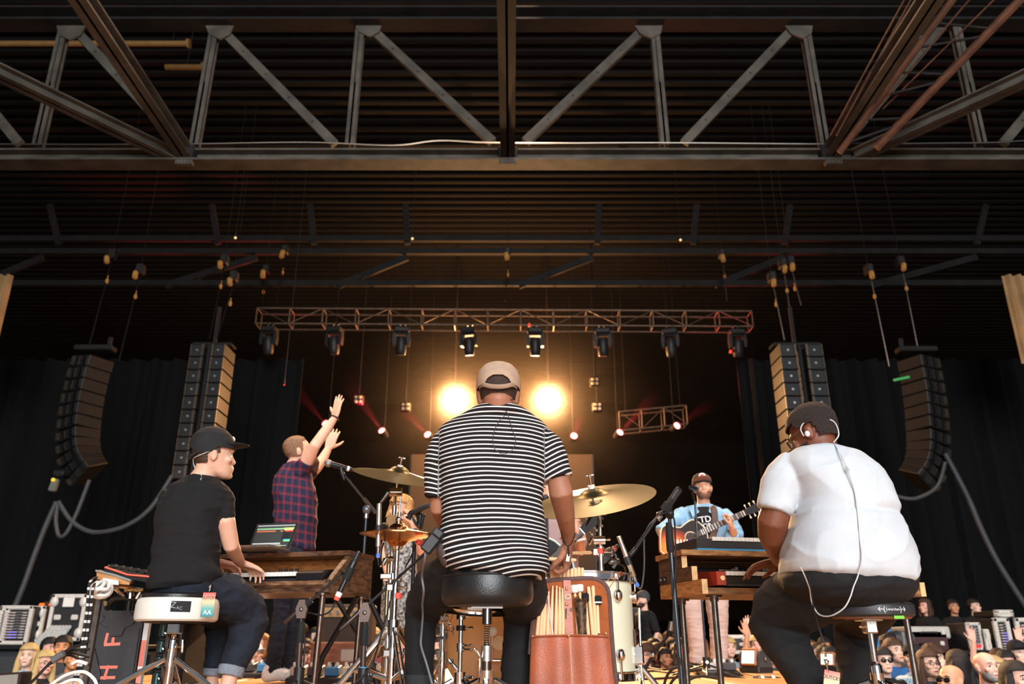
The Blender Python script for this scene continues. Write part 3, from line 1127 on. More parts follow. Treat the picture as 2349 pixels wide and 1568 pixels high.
def body_of(mb, skin, label, voxel=.006, group=None, it=4):
 xs, ys, zs = [p.x for p in mb.v], [p.y for p in mb.v], [p.z for p in mb.v]
 off = V(((min(xs) + max(xs)) / 2, (min(ys) + max(ys)) / 2, min(zs)))
 me = fuse('person', mb, skin, off, voxel, it)
 o = link('person', me, None, off)
 OFF[o.name] = off
 return tag(o, label, 'person', group)


def wear(name, person, mb, material, voxel=.008, it=3, wr=None, attrs=None, label=None):
 off = OFF[person.name]
 me = fuse(name, mb, material, off, voxel, it, wr, attrs)
 o = link(name, me, person)
 OFF[o.name] = off
 return tag(o, label)


def line_mat(name, base, line_c, rough=.85, wid=.4, attr='st', attr2=None, base2=None):
 m = mat(name, base, rough, 0, .1, 40, .15, 500, .2)
 nt = m.node_tree
 b = nt.nodes['Principled BSDF']
 src = b.inputs['Base Color'].links[0].from_socket

 def stripes(an, w):
  a = nt.nodes.new('ShaderNodeAttribute')
  a.attribute_name = an
  f = nt.nodes.new('ShaderNodeMath')
  f.operation = 'FRACT'
  nt.links.new(a.outputs['Fac'], f.inputs[0])
  r = nt.nodes.new('ShaderNodeValToRGB')
  e = r.color_ramp.elements
  e[0].position, e[0].color = w - .06, (1, 1, 1, 1)
  e[1].position, e[1].color = w + .06, (0, 0, 0, 1)
  z = e.new(.0)
  z.color = (0, 0, 0, 1)
  y = e.new(.08)
  y.color = (1, 1, 1, 1)
  nt.links.new(f.outputs[0], r.inputs[0])
  return r.outputs[0]
 s1 = stripes(attr, wid)
 mx = nt.nodes.new('ShaderNodeMix')
 mx.data_type = 'RGBA'
 mx.inputs['B'].default_value = lin(line_c)
 nt.links.new(src, mx.inputs['A'])
 if attr2:
  s2 = stripes(attr2, wid)
  ad = nt.nodes.new('ShaderNodeMath')
  ad.operation = 'MULTIPLY_ADD'
  ad.inputs[1].default_value = .5
  nt.links.new(s1, ad.inputs[0])
  h = nt.nodes.new('ShaderNodeMath')
  h.operation = 'MULTIPLY'
  h.inputs[1].default_value = .5
  nt.links.new(s2, h.inputs[0])
  nt.links.new(h.outputs[0], ad.inputs[2])
  nt.links.new(ad.outputs[0], mx.inputs['Factor'])
 else:
  nt.links.new(s1, mx.inputs['Factor'])
 nt.links.new(mx.outputs['Result'], b.inputs['Base Color'])
 return m


def skin(name, c, r=.5):
 m = mat(name, c, r, 0, .06, 14, .08, 220, .4)
 b = m.node_tree.nodes['Principled BSDF']
 b.inputs['Subsurface Weight'].default_value = .12
 b.inputs['Subsurface Radius'].default_value = (.02, .008, .004)
 b.inputs['Subsurface Scale'].default_value = .5
 return m


SK_FAIR = skin('fair_skin', (226, 176, 150))
SK_TAN = skin('tan_skin', (200, 150, 122))
SK_BROWN = skin('brown_skin', (162, 108, 82))
SK_DARK = skin('dark_brown_skin', (118, 68, 46))
SK_PINK = skin('pink_skin', (224, 168, 146))
HAIR_BLACK = mat('black_hair', (24, 20, 20), .6, 0, .3, 90, .5, 300)
HAIR_BROWN = mat('brown_hair', (70, 48, 34), .55, 0, .3, 90, .5, 300)
HAIR_BLOND = mat('blond_hair', (206, 174, 116), .5, 0, .25, 60, .4, 300, stretch=(4, 4, 1))
HAIR_RED = mat('auburn_hair', (150, 88, 44), .5, 0, .25, 60, .4, 300)
EYEW = mat('eye_white', (225, 220, 214), .3)
EYED = mat('dark_iris', (38, 26, 20), .2)
DENIM = mat('dark_indigo_denim', (20, 28, 42), .85, 0, .35, 14, .3, 400)
CUFF = mat('pale_denim_inside', (128, 134, 144), .85, 0, .15, 60, .3, 300)
BLKJEAN = mat('black_jeans', (15, 14, 16), .85, 0, .2, 18, .3, 400)
BLKTEE = mat('black_jersey', (15, 14, 16), .9, 0, .15, 18, .25, 350)
WHTEE = mat('white_jersey', (200, 204, 209), .9, 0, .03, 10, .15, 300)


def eyes(person, M, mat_=None):
 off = OFF[person.name]
 for s in (-1, 1):
  mb = MB()
  mb.T = M
  mb.ball((s * .031, .0725, .002), (.014, .010, .008), nu=12, nv=8)
  e = obj('eye', mb, EYEW, person)
  mb = MB()
  mb.T = M
  mb.ball((s * .031, .080, .002), (.0065, .004, .0065), nu=10, nv=6)
  obj('iris', mb, mat_ or EYED, e)
  mb = MB()
  mb.T = M
  mb.tube([(s * .016, .1015, .026), (s * .032, .1, .031), (s * .048, .088, .026)], [.003, .0042, .002], 6)
  obj('eyebrow', mb, HAIR_BROWN, person)


def wire(name, person, pts, r, material, label=None):
 return tag(obj(name, MB().tube(smoothline(pts, 5), r, 6), material, person), label)


GREYWIRE = mat('pale_earphone_wire', (196, 198, 196), .5)
DARKWIRE = mat('dark_earphone_wire', (58, 46, 42), .5)
GRWIRE2 = mat('grey_wire', (120, 120, 120), .5)

# ---------------------------------------------------------------- the drummer
DM = 3.25
M = head_M(at(1143, 908, DM - .05), 0, -6, 0, 1.0)
mb = MB()
add_head(mb, M, 1.06)
hd = M.translation
mb.limb([hd + V((0, -.03, -.03)), hd + V((0, .0, -.075)), hd + V((0, .035, -.12)), at(1141, 985, DM + .08)], [.062, .061, .055, .05], 20)
torso(mb, [(970, 1100, 1185, DM + .03, .05), (1000, 1050, 1220, DM + .02, .08), (1100, 1040, 1230, DM, .1), (1220, 1040, 1225, DM, .1), (1290, 1050, 1215, DM + .02, .07), (1325, 1075, 1190, DM + .05, .05)])
# right arm seen bare below the sleeve
limbpx(mb, [(1250, 1024, DM, 18), (1276, 1080, DM, 24), (1287, 1130, DM - .02, 28), (1296, 1178, DM + .08, 23), (1302, 1215, DM + .18, 18), (1304, 1240, DM + .24, 15)])
wrR = at(1304, 1244, DM + .25)
add_hand(mb, wrR, V((-.05, .35, -1)), V((-1, .3, 0)), -1, (1.0, 1.05, 1.1, 1.15), .03, 1.12, .5)
# left arm: elbow shows beside the shirt, forearm reaches forward
limbpx(mb, [(1024, 1026, DM, 18), (1003, 1100, DM, 19), (1007, 1165, DM + .02, 22), (1020, 1195, DM + .14, 20), (1065, 1225, DM + .34, 15)])
add_hand(mb, at(1072, 1228, DM + .36), V((.3, 1, -.2)), V((1, -.2, -.3)), 1, (1.0, 1.0, 1.1, 1.1), .03, 1.1, .4)
for (hx, kx, ax, s) in ((1062, 968, 963, -1), (1172, 1196, 1181, 1)):
 P, R = limbpx(mb, [(hx, 1318, DM + .06, 30), ((hx + kx) / 2, 1348, DM + .23, 28), (kx, 1400, DM + .42, 22), (ax, 1500, DM + .42, 20), (ax, 1575, DM + .42, 17)])
 an = P[-1]
 mb.limb([an, V((an.x, an.y, .07))], [.05, .045], 12)
 mb.limb([V((an.x, an.y - .06, .045)), V((an.x, an.y + .16, .035))], [.04, .035], 12)
drummer = body_of(mb, SK_BROWN, 'drummer from behind in a striped tee and tan cap, seated on the black throne', .0055)
mb = MB()
torso(mb, [(937, 1090, 1194, DM - .03, .09), (950, 1064, 1218, DM - .025, .11), (968, 1030, 1246, DM, .11), (988, 1006, 1262, DM, .135), (1020, 1000, 1262, DM, .15), (1060, 1004, 1254, DM, .155), (1100, 1010, 1246, DM, .16), (1150, 1014, 1244, DM, .165), (1195, 1013, 1250, DM, .17), (1230, 1006, 1258, DM, .18), (1262, 1004, 1260, DM, .19), (1292, 1014, 1260, DM, .195), (1312, 1036, 1256, DM, .19), (1328, 1100, 1240, DM, .16)], 48)
SLV = []
P, R = limbpx(mb, [(1234, 1012, DM, 38), (1254, 1030, DM, 42), (1268, 1064, DM, 39), (1277, 1098, DM, 37)], 24, True)
SLV.append((P[0], P[-1], .09))
P, R = limbpx(mb, [(1028, 1014, DM, 38), (1012, 1040, DM, 36), (1001, 1090, DM, 29), (999, 1142, DM, 25)], 24, True)
SLV.append((P[0], P[-1], .09))
PER = .0178


def stripe_fn(p):
 for a, b, r in SLV:
  ax = (b - a)
  L = ax.length
  ax = ax / L
  t = (p - a).dot(ax)
  q = (p - a - ax * t).length
  side = abs(p.x - at(1128, 1100, DM).x)
  if side > .212 and q < r and -.02 < t < L + .05:
   return (t + .3 * q) / PER
 x = (p.x - at(1128, 1100, DM).x)
 low = max(0, (at(1128, 1205, DM).z - p.z) / .15)
 w = .0035 * noise.noise(V((p.x * 9, p.y * 5, p.z * 4))) + .013 * low * noise.noise(V((p.x * 5 + 3, p.y * 3, p.z * 6)))
 return (p.z + w + .25 * x * x - low * .12 * x) / PER


f1 = fold(.006, 3.5, 3, 13, 5)
f2 = fold(.010, 3.2, 2, 20, 2)
zlow = at(1128, 1200, DM).z


def dr_wr(p):
 lo = min(1, max(0, (zlow - p.z) / .1 + .4))
 return f1(p) * (1 - lo) * .8 + f2(p) * lo


STR = line_mat('striped_jersey', (34, 29, 30), (236, 232, 228), .85, .32)
wear('striped_tee', drummer, mb, STR, .0065, 3, dr_wr, {'st': stripe_fn}, 'black tee with thin white stripes')
mb = MB()
torso(mb, [(1236, 1003, 1060, DM + .0, .1), (1270, 1001, 1075, DM, .12), (1298, 1014, 1085, DM, .12), (1312, 1035, 1075, DM, .1)], 24)
wear('undershirt', drummer, mb, mat('grey_undershirt', (98, 88, 88), .9, 0, .1, 20), .008, 3, fold(.004, 14, 4, 5), None, 'grey undershirt tail')
mb = MB()
torso(mb, [(1262, 1012, 1250, DM + .04, .15), (1312, 1010, 1252, DM + .05, .17), (1345, 1035, 1235, DM + .08, .16)], 32)
for (pts) in ([(1062, 1305, DM + .05, 58), (1010, 1340, DM + .22, 58), (975, 1385, DM + .42, 45), (964, 1440, DM + .43, 36), (962, 1500, DM + .42, 34), (961, 1553, DM + .42, 33)],
              [(1180, 1318, DM + .08, 62), (1200, 1355, DM + .24, 58), (1202, 1398, DM + .44, 48), (1192, 1440, DM + .44, 38), (1185, 1500, DM + .43, 34), (1181, 1610, DM + .42, 33)]):
 limbpx(mb, pts, 24, True)
wear('trousers', drummer, mb, BLKJEAN, .008, 3, fold(.006, 8, 6, 13))
mb = MB()
limbpx(mb, [(961, 1545, DM + .42, 36), (960, 1580, DM + .42, 36)], 24, True)
wear('turn_up', drummer, mb, mat('dark_turn_up', (38, 40, 42), .9), .007, 2)
# cap, worn with its peak forward; the arched opening shows at the back
CAPT = mat('tan_cap_cloth', (182, 152, 128), .85, 0, .08, 30, .2, 400)
cap = obj('cap', shell(M, lambda x, y, z: z > .018 + .10 * y * (y > 0) and not (y < 0 and (x / .052) ** 2 + ((z - .012) / .036) ** 2 < 1), .012, .004, .006, 90, 160), CAPT, drummer)
mb = MB()
mb.T = M
mb.tube(smoothline([(-.077, -.04, .022), (-.06, -.095, .010), (-.03, -.113, -.004), (0, -.117, -.008), (.03, -.113, -.004), (.06, -.095, .010), (.077, -.04, .022)], 4), [(.003, .009)] * 25, 8)
obj('strap', mb, mat('tan_cap_strap', (160, 130, 108), .8), cap)
mb = MB()
mb.T = M
mb.ball((0, -.01, .146), (.008, .008, .005), nu=10, nv=6)
obj('button', mb, CAPT, cap)
mb = MB()
mb.T = M
for i in range(13):
 pass
vs, fs = [], []
for i in range(15):
 a = math.radians(-72 + 144 * i / 14)
 for k_, (r0, dz) in enumerate(((.0, .0), (.04, -.004), (.07, -.012))):
  x = math.sin(a) * (.083 - .0 * k_)
  y = .02 + math.cos(a) * .085 + r0 * max(.15, math.cos(a))
  vs += [(x, y, .034 + dz - .9 * x * x), (x, y, .030 + dz - .9 * x * x)]
for i in range(14):
 for k_ in range(2):
  q = i * 6 + k_ * 2
  fs += [(q, q + 2, q + 8, q + 6), (q + 1, q + 7, q + 9, q + 3)]
 fs += [(i * 6 + 4, i * 6 + 5, i * 6 + 11, i * 6 + 10)]
mb.add(vs, fs)
obj('peak', mb, CAPT, cap)
obj('hair', hair_noise(shell(M, lambda x, y, z: z > -.03 - .12 * y and y < .05 and z < .06, .002, .003), .0008), mat('cropped_dark_hair', (58, 38, 30), .7, 0, .2, 80, .4, 400), drummer)
# in-ear wires down the back
zt = lambda x, y, d=0: at(x, y, DM - d)
wire('earphone_wire', drummer, [zt(1100, 905, .02), zt(1112, 915, .10), zt(1145, 922, .115), zt(1152, 932, .12), zt(1165, 950, .13), zt(1175, 985, .165), zt(1183, 1010, .18), zt(1172, 1035, .19), zt(1150, 1040, .19), zt(1133, 1025, .185), zt(1132, 995, .17), zt(1145, 965, .15), zt(1162, 950, .13)], .0016, DARKWIRE)
wire('earphone_wire', drummer, [zt(1188, 905, .02), zt(1176, 915, .1), zt(1160, 920, .115), zt(1146, 923, .118)], .0014, DARKWIRE)
pk = obj('radio_pack', MB().box(at(993, 1240, DM - .1), (.046, .03, .1), rot('Y', 38), bev=.006), BLACKP, drummer)
obj('clip', MB().box(at(1005, 1222, DM - .12), (.04, .02, .03), rot('Y', 38), bev=.004), BLACKP, pk)
obj('pack_cable', MB().tube(smoothline(pl([(976, 1262, DM - .10), (974, 1285, DM - .08), (968, 1320, DM + .04), (972, 1355, DM + .06), (969, 1385, DM + .16), (970, 1410, DM + .25), (967, 1450, DM + .3), (966, 1480, DM + .3), (978, 1520, DM + .3), (992, 1570, DM + .3)]), 6), .0045, 8), GRWIRE2, drummer)
# wristbands
c = at(1303, 1236, DM + .23)
mb = MB().tube([c + V((math.cos(a) * .033, math.sin(a) * .033, .012 * math.sin(a * 1) + .004)) for a in [2 * PI * i / 20 for i in range(20)]], .003, 8, closed=True)
obj('wristband', mb, mat('tan_wristband', (190, 140, 90), .6), drummer)
mb = MB().tube(smoothline(pl([(1287, 1220, DM + .13), (1293, 1238, DM + .18), (1302, 1252, DM + .19), (1312, 1243, DM + .18), (1320, 1222, DM + .16)])), [(.0016, .005)] * 25, 8)
mb.tube(pl([(1303, 1252, DM + .19), (1305, 1275, DM + .2)]), .004, 8)
obj('lanyard_band', mb, BLACKP, drummer)
obj('band_tag', MB().box(at(1303, 1279, DM + .2), (.014, .003, .03), rot('Y', 12), bev=.001), WHITEP, drummer)

# ---------------------------------------------------------------- the man in the black tee at the left keyboard
KD = 4.05
M = head_M(at(489, 1044, KD), -62, 3, 0, 1.0)
hd = M.translation
mb = MB()
add_head(mb, M)
mb.limb([hd + V((-.02, -.005, -.05)), at(470, 1085, KD), at(455, 1112, KD)], [.054, .056, .068], 18)
torso(mb, [(1105, 430, 500, KD, .07), (1140, 390, 520, KD, .09), (1200, 375, 500, KD, .1), (1290, 375, 480, KD, .08), (1340, 395, 470, KD + .02, .06)])
limbpx(mb, [(508, 1140, KD, 19), (518, 1195, KD, 21), (530, 1250, KD + .06, 18), (542, 1275, KD + .2, 14.5), (552, 1290, KD + .33, 11)])
add_hand(mb, at(553, 1291, KD + .34), V((.5, .8, -.28)), V((.1, -.2, -1)), -1, (.45, .5, .5, .5), .12, 1.0, .1)
limbpx(mb, [(394, 1140, KD + .1, 15), (382, 1200, KD + .15, 17), (410, 1262, KD + .3, 18), (490, 1285, KD + .48, 12)])
add_hand(mb, at(500, 1288, KD + .5), V((.7, .6, -.2)), V((.1, -.2, -1)), 1, (.4, .4, .4, .4), .1)
for pts in ([(470, 1352, KD + .03, 30), (522, 1366, KD + .13, 28), (568, 1412, KD + .25, 24), (556, 1475, KD + .22, 24), (531, 1540, KD + .18, 19), (520, 1580, KD + .17, 17)], [(432, 1362, KD + .1, 27), (478, 1392, KD + .3, 26), (506, 1418, KD + .52, 15), (498, 1490, KD + .5, 14), (488, 1552, KD + .46, 14), (484, 1580, KD + .45, 15)]):
 P, R = limbpx(mb, pts)
 an = P[-1]
 mb.limb([an, V((an.x, an.y, .07))], [.038, .04], 12)
 mb.limb([V((an.x, an.y, .04)), V((an.x + .15, an.y + .06, .035))], [.036, .032], 12)
p = body_of(mb, SK_FAIR, 'man in a black tee and black cap playing keyboard on the white stool', .006)
mb = MB()
torso(mb, [(1092, 437, 497, KD, .06), (1100, 418, 508, KD, .08), (1114, 396, 522, KD, .1), (1135, 380, 528, KD, .12), (1165, 368, 524, KD, .13), (1205, 361, 506, KD, .135), (1250, 357, 501, KD, .135), (1290, 351, 501, KD, .14), (1318, 345, 507, KD, .15), (1338, 343, 496, KD, .15), (1354, 350, 440, KD, .13)], 44)
limbpx(mb, [(500, 1128, KD, 27), (512, 1150, KD, 25), (519, 1203, KD, 21)], 20, True)
limbpx(mb, [(396, 1130, KD + .06, 23), (380, 1160, KD + .08, 21), (373, 1202, KD + .12, 20)], 20, True)
wear('black_tee', p, mb, BLKTEE, .0075, 3, fold(.008, 4, 3, 10, 9))
mb = MB()
torso(mb, [(1320, 352, 506, KD + .02, .14), (1350, 350, 510, KD + .03, .15), (1372, 365, 500, KD + .03, .13)], 30)
limbpx(mb, [(468, 1352, KD + .02, 46), (520, 1365, KD + .12, 50), (566, 1400, KD + .25, 46), (572, 1432, KD + .26, 43), (556, 1478, KD + .23, 36), (531, 1535, KD + .19, 28)], 24, True)
limbpx(mb, [(430, 1360, KD + .1, 40), (475, 1390, KD + .3, 40), (506, 1416, KD + .52, 34), (498, 1480, KD + .5, 25), (489, 1536, KD + .46, 21)], 22, True)
wear('jeans', p, mb, DENIM, .008, 3, fold(.007, 10, 8, 12, 4))
for pts in ([(533, 1527, KD + .19, 30), (526, 1551, KD + .18, 30)], [(490, 1531, KD + .46, 22.5), (487, 1549, KD + .46, 22.5)]):
 mb = MB()
 limbpx(mb, pts, 22, True)
 wear('turn_up', p, mb, CUFF, .006, 2, None, None, 'pale rolled jeans cuff')
BLKCAP = mat('black_cap_cloth', (28, 28, 30), .85, 0, .1, 30, .2, 400)
cap = obj('cap', shell(M, lambda x, y, z: z > .026 - .06 * abs(y) * (y < 0) - .022 * (y < 0) and not (y < 0 and (x / .05) ** 2 + ((z - .0) / .032) ** 2 < 1), .012, .004, .012, 90, 160), BLKCAP, p)
mb = MB()
mb.T = M
mb.tube(smoothline([(-.06, -.09, .0), (-.03, -.112, -.012), (0, -.117, -.014), (.03, -.112, -.012), (.06, -.09, .0)], 4), [(.003, .008)] * 17, 8)
obj('strap', mb, BLKCAP, cap)
vs, fs = [], []
for i in range(15):
 a = math.radians(-76 + 152 * i / 14)
 for k_, (r0, dz) in enumerate(((-.008, .0), (.035, .004), (.072, .012))):
  x = math.sin(a) * .086
  y = .012 + math.cos(a) * .092 + r0 * max(.2, math.cos(a) ** .7)
  vs += [(x, y, .046 + dz), (x, y, .042 + dz)]
for i in range(14):
 for k_ in range(2):
  q = i * 6 + k_ * 2
  fs += [(q, q + 2, q + 8, q + 6), (q + 1, q + 7, q + 9, q + 3)]
 fs += [(i * 6 + 4, i * 6 + 5, i * 6 + 11, i * 6 + 10)]
mb = MB()
mb.T = M
mb.add(vs, fs)
obj('peak', mb, BLKCAP, cap)
mb = MB()
mb.T = M
mb.ball((0, .09, .085), (.022, .012, .018), nu=14, nv=8)
obj('badge', mb, WHITEP, cap)
obj('hair', hair_noise(shell(M, lambda x, y, z: z > -.045 and y < (-.035 if z < .0 else .02) and z < .05, .004, .003), .0012), HAIR_BROWN, p)
eyes(p, M)
wire('earphone_wire', p, [M @ V((.085, -.02, .01)), M @ V((.075, -.06, -.01)), M @ V((.04, -.088, -.02)), M @ V((.0, -.094, -.028)), M @ V((-.005, -.08, -.07)), at(462, 1090, KD - .07), at(460, 1100, KD - .1)], .0022, GREYWIRE)
# clip-on pass hanging at the hip
t = thing('backstage_pass', 'pink to teal pass card clipped to the jeans over the white stool', 'pass', at(478, 1410, KD - .22))
PASSM = mat('pass_card', (236, 130, 120), .4)
nt = PASSM.node_tree
tc = nt.nodes.new('ShaderNodeTexCoord')
sx = nt.nodes.new('ShaderNodeSeparateXYZ')
rp = nt.nodes.new('ShaderNodeValToRGB')
for i, (pos, c) in enumerate(((.0, (52, 140, 150)), (.35, (110, 178, 170)), (.62, (222, 206, 160)), (.82, (236, 150, 130)), (1, (226, 92, 92)))):
 e = rp.color_ramp.elements[i] if i < 2 else rp.color_ramp.elements.new(pos)
 e.position, e.color = pos, lin(c)
nt.links.new(tc.outputs['Generated'], sx.inputs[0])
nt.links.new(sx.outputs['Z'], rp.inputs[0])
nt.links.new(rp.outputs[0], nt.nodes['Principled BSDF'].inputs['Base Color'])
c = at(477.5, 1386, KD - .22)
card = obj('card', MB().box(c, (.058, .002, .105), bev=.0008), PASSM, t)
F0 = Matrix.Rotation(PI / 2, 4, 'X')
DKINK = mat('dark_ink', (30, 26, 28), .6)
WHINK = mat('white_ink', (240, 240, 240), .6)
PKINK = mat('coral_tape', (238, 128, 110), .6)
lettering('lettering', 'OUTCRY', .0175, Matrix.Translation(c + V((0, -.0016, .029))) @ F0, DKINK, card, .0004, .95)
lettering('lettering', 'AA', .028, Matrix.Translation(c + V((0, -.0016, -.034))) @ F0, WHINK, card, .0004)
lettering('lettering', 'AA', .0285, Matrix.Translation(c + V((.0006, -.0014, -.034))) @ F0, WHINK, card, .0003)
mb = MB().tube([c + V((0, 0, .05)), c + V((.001, .02, .085)), at(482, 1337, KD - .17)], .0035, 8)
mb.ball(at(482, 1345, KD - .175), .008, nu=10, nv=6)
mb.ball(at(481, 1355, KD - .18), (.005, .005, .012), nu=10, nv=6)
obj('clip', mb, CHROME, t)

# ---------------------------------------------------------------- the big man in the white tee at the right keyboard
WD = 3.5
M = head_M(at(1868, 998, WD), 48, -20, 4, 1.06)
hd = M.translation
mb = MB()
add_head(mb, M, 1.12)
mb.limb([hd + V((.02, -.02, -.05)), at(1882, 1035, WD - .02), at(1890, 1070, WD)], [.066, .075, .09], 20)
torso(mb, [(1050, 1850, 1940, WD, .08), (1100, 1840, 1985, WD, .12), (1200, 1850, 2020, WD, .16), (1300, 1860, 2030, WD, .13), (1350, 1890, 2010, WD + .02, .08)])
limbpx(mb, [(1825, 1090, WD, 26), (1787, 1150, WD, 32), (1773, 1195, WD + .02, 35), (1772, 1225, WD + .08, 33), (1781, 1258, WD + .2, 25), (1788, 1282, WD + .33, 18)])
add_hand(mb, at(1786, 1286, WD + .35), V((-.8, .5, -.18)), V((0, -.1, -1)), -1, (.25, .25, .3, .3), .12, 1.12, .1)
limbpx(mb, [(1965, 1100, WD + .12, 22), (1978, 1170, WD + .2, 26), (1960, 1240, WD + .35, 30), (1905, 1280, WD + .5, 18)])
add_hand(mb, at(1898, 1284, WD + .52), V((-.8, .6, -.1)), V((0, -.1, -1)), 1, (.3, .3, .3, .3), .1, 1.1)
for pts in ([(1925, 1345, WD + .02, 45), (1850, 1366, WD + .16, 45), (1792, 1412, WD + .3, 38), (1815, 1490, WD + .23, 32), (1862, 1585, WD + .1, 28)], [(2005, 1355, WD + .1, 42), (1988, 1398, WD + .35, 40), (1963, 1432, WD + .55, 34), (1966, 1515, WD + .5, 30), (1966, 1590, WD + .45, 26)]):
 P, R = limbpx(mb, pts)
 an = P[-1]
 mb.limb([an, V((an.x, an.y, .08))], [.05, .05], 12)
 mb.limb([V((an.x, an.y - .04, .05)), V((an.x - .12, an.y + .12, .042))], [.048, .04], 12)
p = body_of(mb, SK_DARK, 'large man in a plain white tee and glasses playing the right keyboard', .006)
mb = MB()
torso(mb, [(1024, 1850, 1918, WD - .03, .07), (1032, 1826, 1940, WD - .02, .1), (1046, 1800, 1968, WD, .14), (1066, 1792, 1992, WD, .17), (1090, 1800, 2014, WD, .19), (1120, 1816, 2033, WD, .205), (1150, 1828, 2041, WD, .215), (1178, 1826, 2045, WD, .22), (1205, 1818, 2054, WD, .23), (1235, 1808, 2066, WD, .24), (1265, 1802, 2080, WD, .25), (1292, 1798, 2086, WD, .255), (1312, 1802, 2089, WD, .25), (1328, 1855, 2088, WD, .23), (1343, 1935, 2062, WD, .18)], 52)
limbpx(mb, [(1828, 1072, WD, 44), (1804, 1098, WD, 47), (1787, 1130, WD, 43), (1775, 1172, WD, 38)], 26, True)
limbpx(mb, [(1960, 1088, WD + .08, 42), (1976, 1120, WD + .1, 42), (1982, 1180, WD + .2, 40)], 24, True)


def wfold(p):
 z1 = at(1950, 1183, WD).z
 q = V((p.x * 3.2, p.y * 3, p.z * 7 + p.x * 2))
 a = .008 * (1 - abs(noise.noise(q))) ** 5 + .007 * (1 - abs(noise.noise(V((p.x * 3 + p.z * 4, p.y * 3, p.z * 6 - p.x * 5))))) ** 7 + .004 * noise.noise(V((p.x * 9 + p.z * 5, p.y * 4, p.z * 11)))
 d1 = p.z - z1 - .02 * noise.noise(V((p.x * 4, 0, 0)))
 a -= .010 * math.exp(-(d1 / .014) ** 2) * (p.x > at(1900, 1183, WD).x)
 return a


wear('white_tee', p, mb, WHTEE, .008, 4, wfold)
mb = MB()
torso(mb, [(1298, 1806, 2084, WD + .02, .235), (1325, 1792, 2090, WD + .02, .25), (1352, 1800, 2088, WD + .02, .25), (1376, 1830, 2072, WD + .03, .23), (1396, 1890, 2040, WD + .04, .18)], 44)
limbpx(mb, [(1915, 1345, WD + .02, 72), (1850, 1362, WD + .14, 76), (1792, 1402, WD + .3, 70), (1782, 1432, WD + .32, 64), (1806, 1480, WD + .25, 53), (1838, 1535, WD + .16, 43), (1868, 1590, WD + .1, 38)], 28, True)
limbpx(mb, [(2010, 1360, WD + .1, 62), (1990, 1400, WD + .35, 58), (1963, 1432, WD + .56, 50), (1964, 1500, WD + .52, 43), (1962, 1590, WD + .46, 38)], 24, True)
wear('black_jeans', p, mb, BLKJEAN, .008, 3, fold(.006, 7, 6, 10, 3))
obj('hair', hair_noise(shell(M, lambda x, y, z: z > (-.04 if y < -.04 else (.024 if y < .035 else .058)), .009, .006, .004, 30, 60), .0026, 120), mat('tight_dark_curls', (44, 32, 28), .8, 0, .35, 140, .8, 260), p)
obj('beard', hair_noise(shell(M, lambda x, y, z: z < -.038 and y > .018 - .2 * (z + .04) * 0 and z < -.03 - (.03 if abs(x) < .03 else 0) * 0, .004, .004), .0015, 120), mat('tight_dark_curls', (44, 32, 28)), p)
eyes(p, M)
# glasses
mb = MB()
mb.T = M
for s in (-1, 1):
 mb.tube([(s * .033 + math.cos(a) * .024, .106 - .010 * abs(math.cos(a)), .0 + math.sin(a) * .019) for a in [2 * PI * i / 18 for i in range(18)]], .0016, 6, closed=True)
 mb.tube([(s * .057, .098, .004), (s * .078, .07, .006), (s * .082, .0, .008), (s * .08, -.012, -.006)], .0016, 6)
mb.tube([(-.01, .108, .002), (.01, .108, .002)], .0016, 6)
gl = obj('glasses', mb, BLACKP, p)
for s in (-1, 1):
 mb = MB()
 mb.T = M
 mb.ball((s * .033, .105, 0), (.022, .002, .018), nu=14, nv=8)
 obj('lens', mb, mat('clear_lens', (235, 240, 240), .03, trans=1), gl)
e0 = M @ V((-.09, -.005, -.01))
wire('earphone_wire', p, [M @ V((-.088, .015, -.02)), M @ V((-.093, .012, .012)), M @ V((-.088, -.015, .03)), M @ V((-.07, -.06, .022)), M @ V((-.04, -.098, .008)), M @ V((-.015, -.104, -.012)), M @ V((.0, -.09, -.05)), at(1912, 1014, WD - .10)], .003, GREYWIRE)
mb = MB()
mb.T = M
mb.ball((-.088, -.002, -.018), (.006, .011, .013), nu=12, nv=8)
obj('earpiece', mb, WHITEP, p)
bk = lambda x, y, d: at(x, y, WD - d)
wire('body_wire', p, [bk(1912, 1014, .10), bk(1924, 1034, .17), bk(1934, 1052, .205), bk(1944, 1075, .218), bk(1951, 1095, .222), bk(1961, 1130, .228), bk(1968, 1180, .236), bk(1972, 1230, .252), bk(1977, 1280, .267), bk(1968, 1320, .258), bk(1958, 1345, .26), bk(1950, 1370, .262), bk(1935, 1395, .25), bk(1905, 1412, .2), bk(1878, 1408, .13), bk(1862, 1380, .1), bk(1857, 1350, .15), bk(1845, 1318, .21), bk(1836, 1300, .225)], .0028, GREYWIRE)
mb = MB().ball(bk(1944, 1075, .218), (.006, .005, .013), rot('Y', -20), nu=10, nv=8)
obj('wire_splitter', mb, mat('grey_splitter', (170, 172, 170), .5), p)
t = thing('backstage_pass', 'pass card dangling on a black lanyard below the man in white', 'pass', at(1905, 1590, WD - .05))
c = at(1907, 1572, WD - .05)
card = obj('card', MB().box(c, (.062, .002, .11), rot('Y', 12), bev=.0008), PASSM, t)
R4 = Matrix.Rotation(math.radians(12), 4, 'Y')
lettering('lettering', 'OUTCRY', .0185, Matrix.Translation(c) @ R4 @ Matrix.Translation((0, -.0016, .029)) @ F0, DKINK, card, .0004, .95)
mb = MB().tube(smoothline([bk(1857, 1325, .2), bk(1866, 1390, .12), bk(1876, 1430, .06), bk(1886, 1462, .05), bk(1893, 1480, .05), bk(1894, 1492, .05)]), .003, 8)
obj('lanyard', mb, BLACKP, t)
mb = MB().tube([bk(1892, 1494, .05), bk(1894, 1506, .05)], .006, 8)
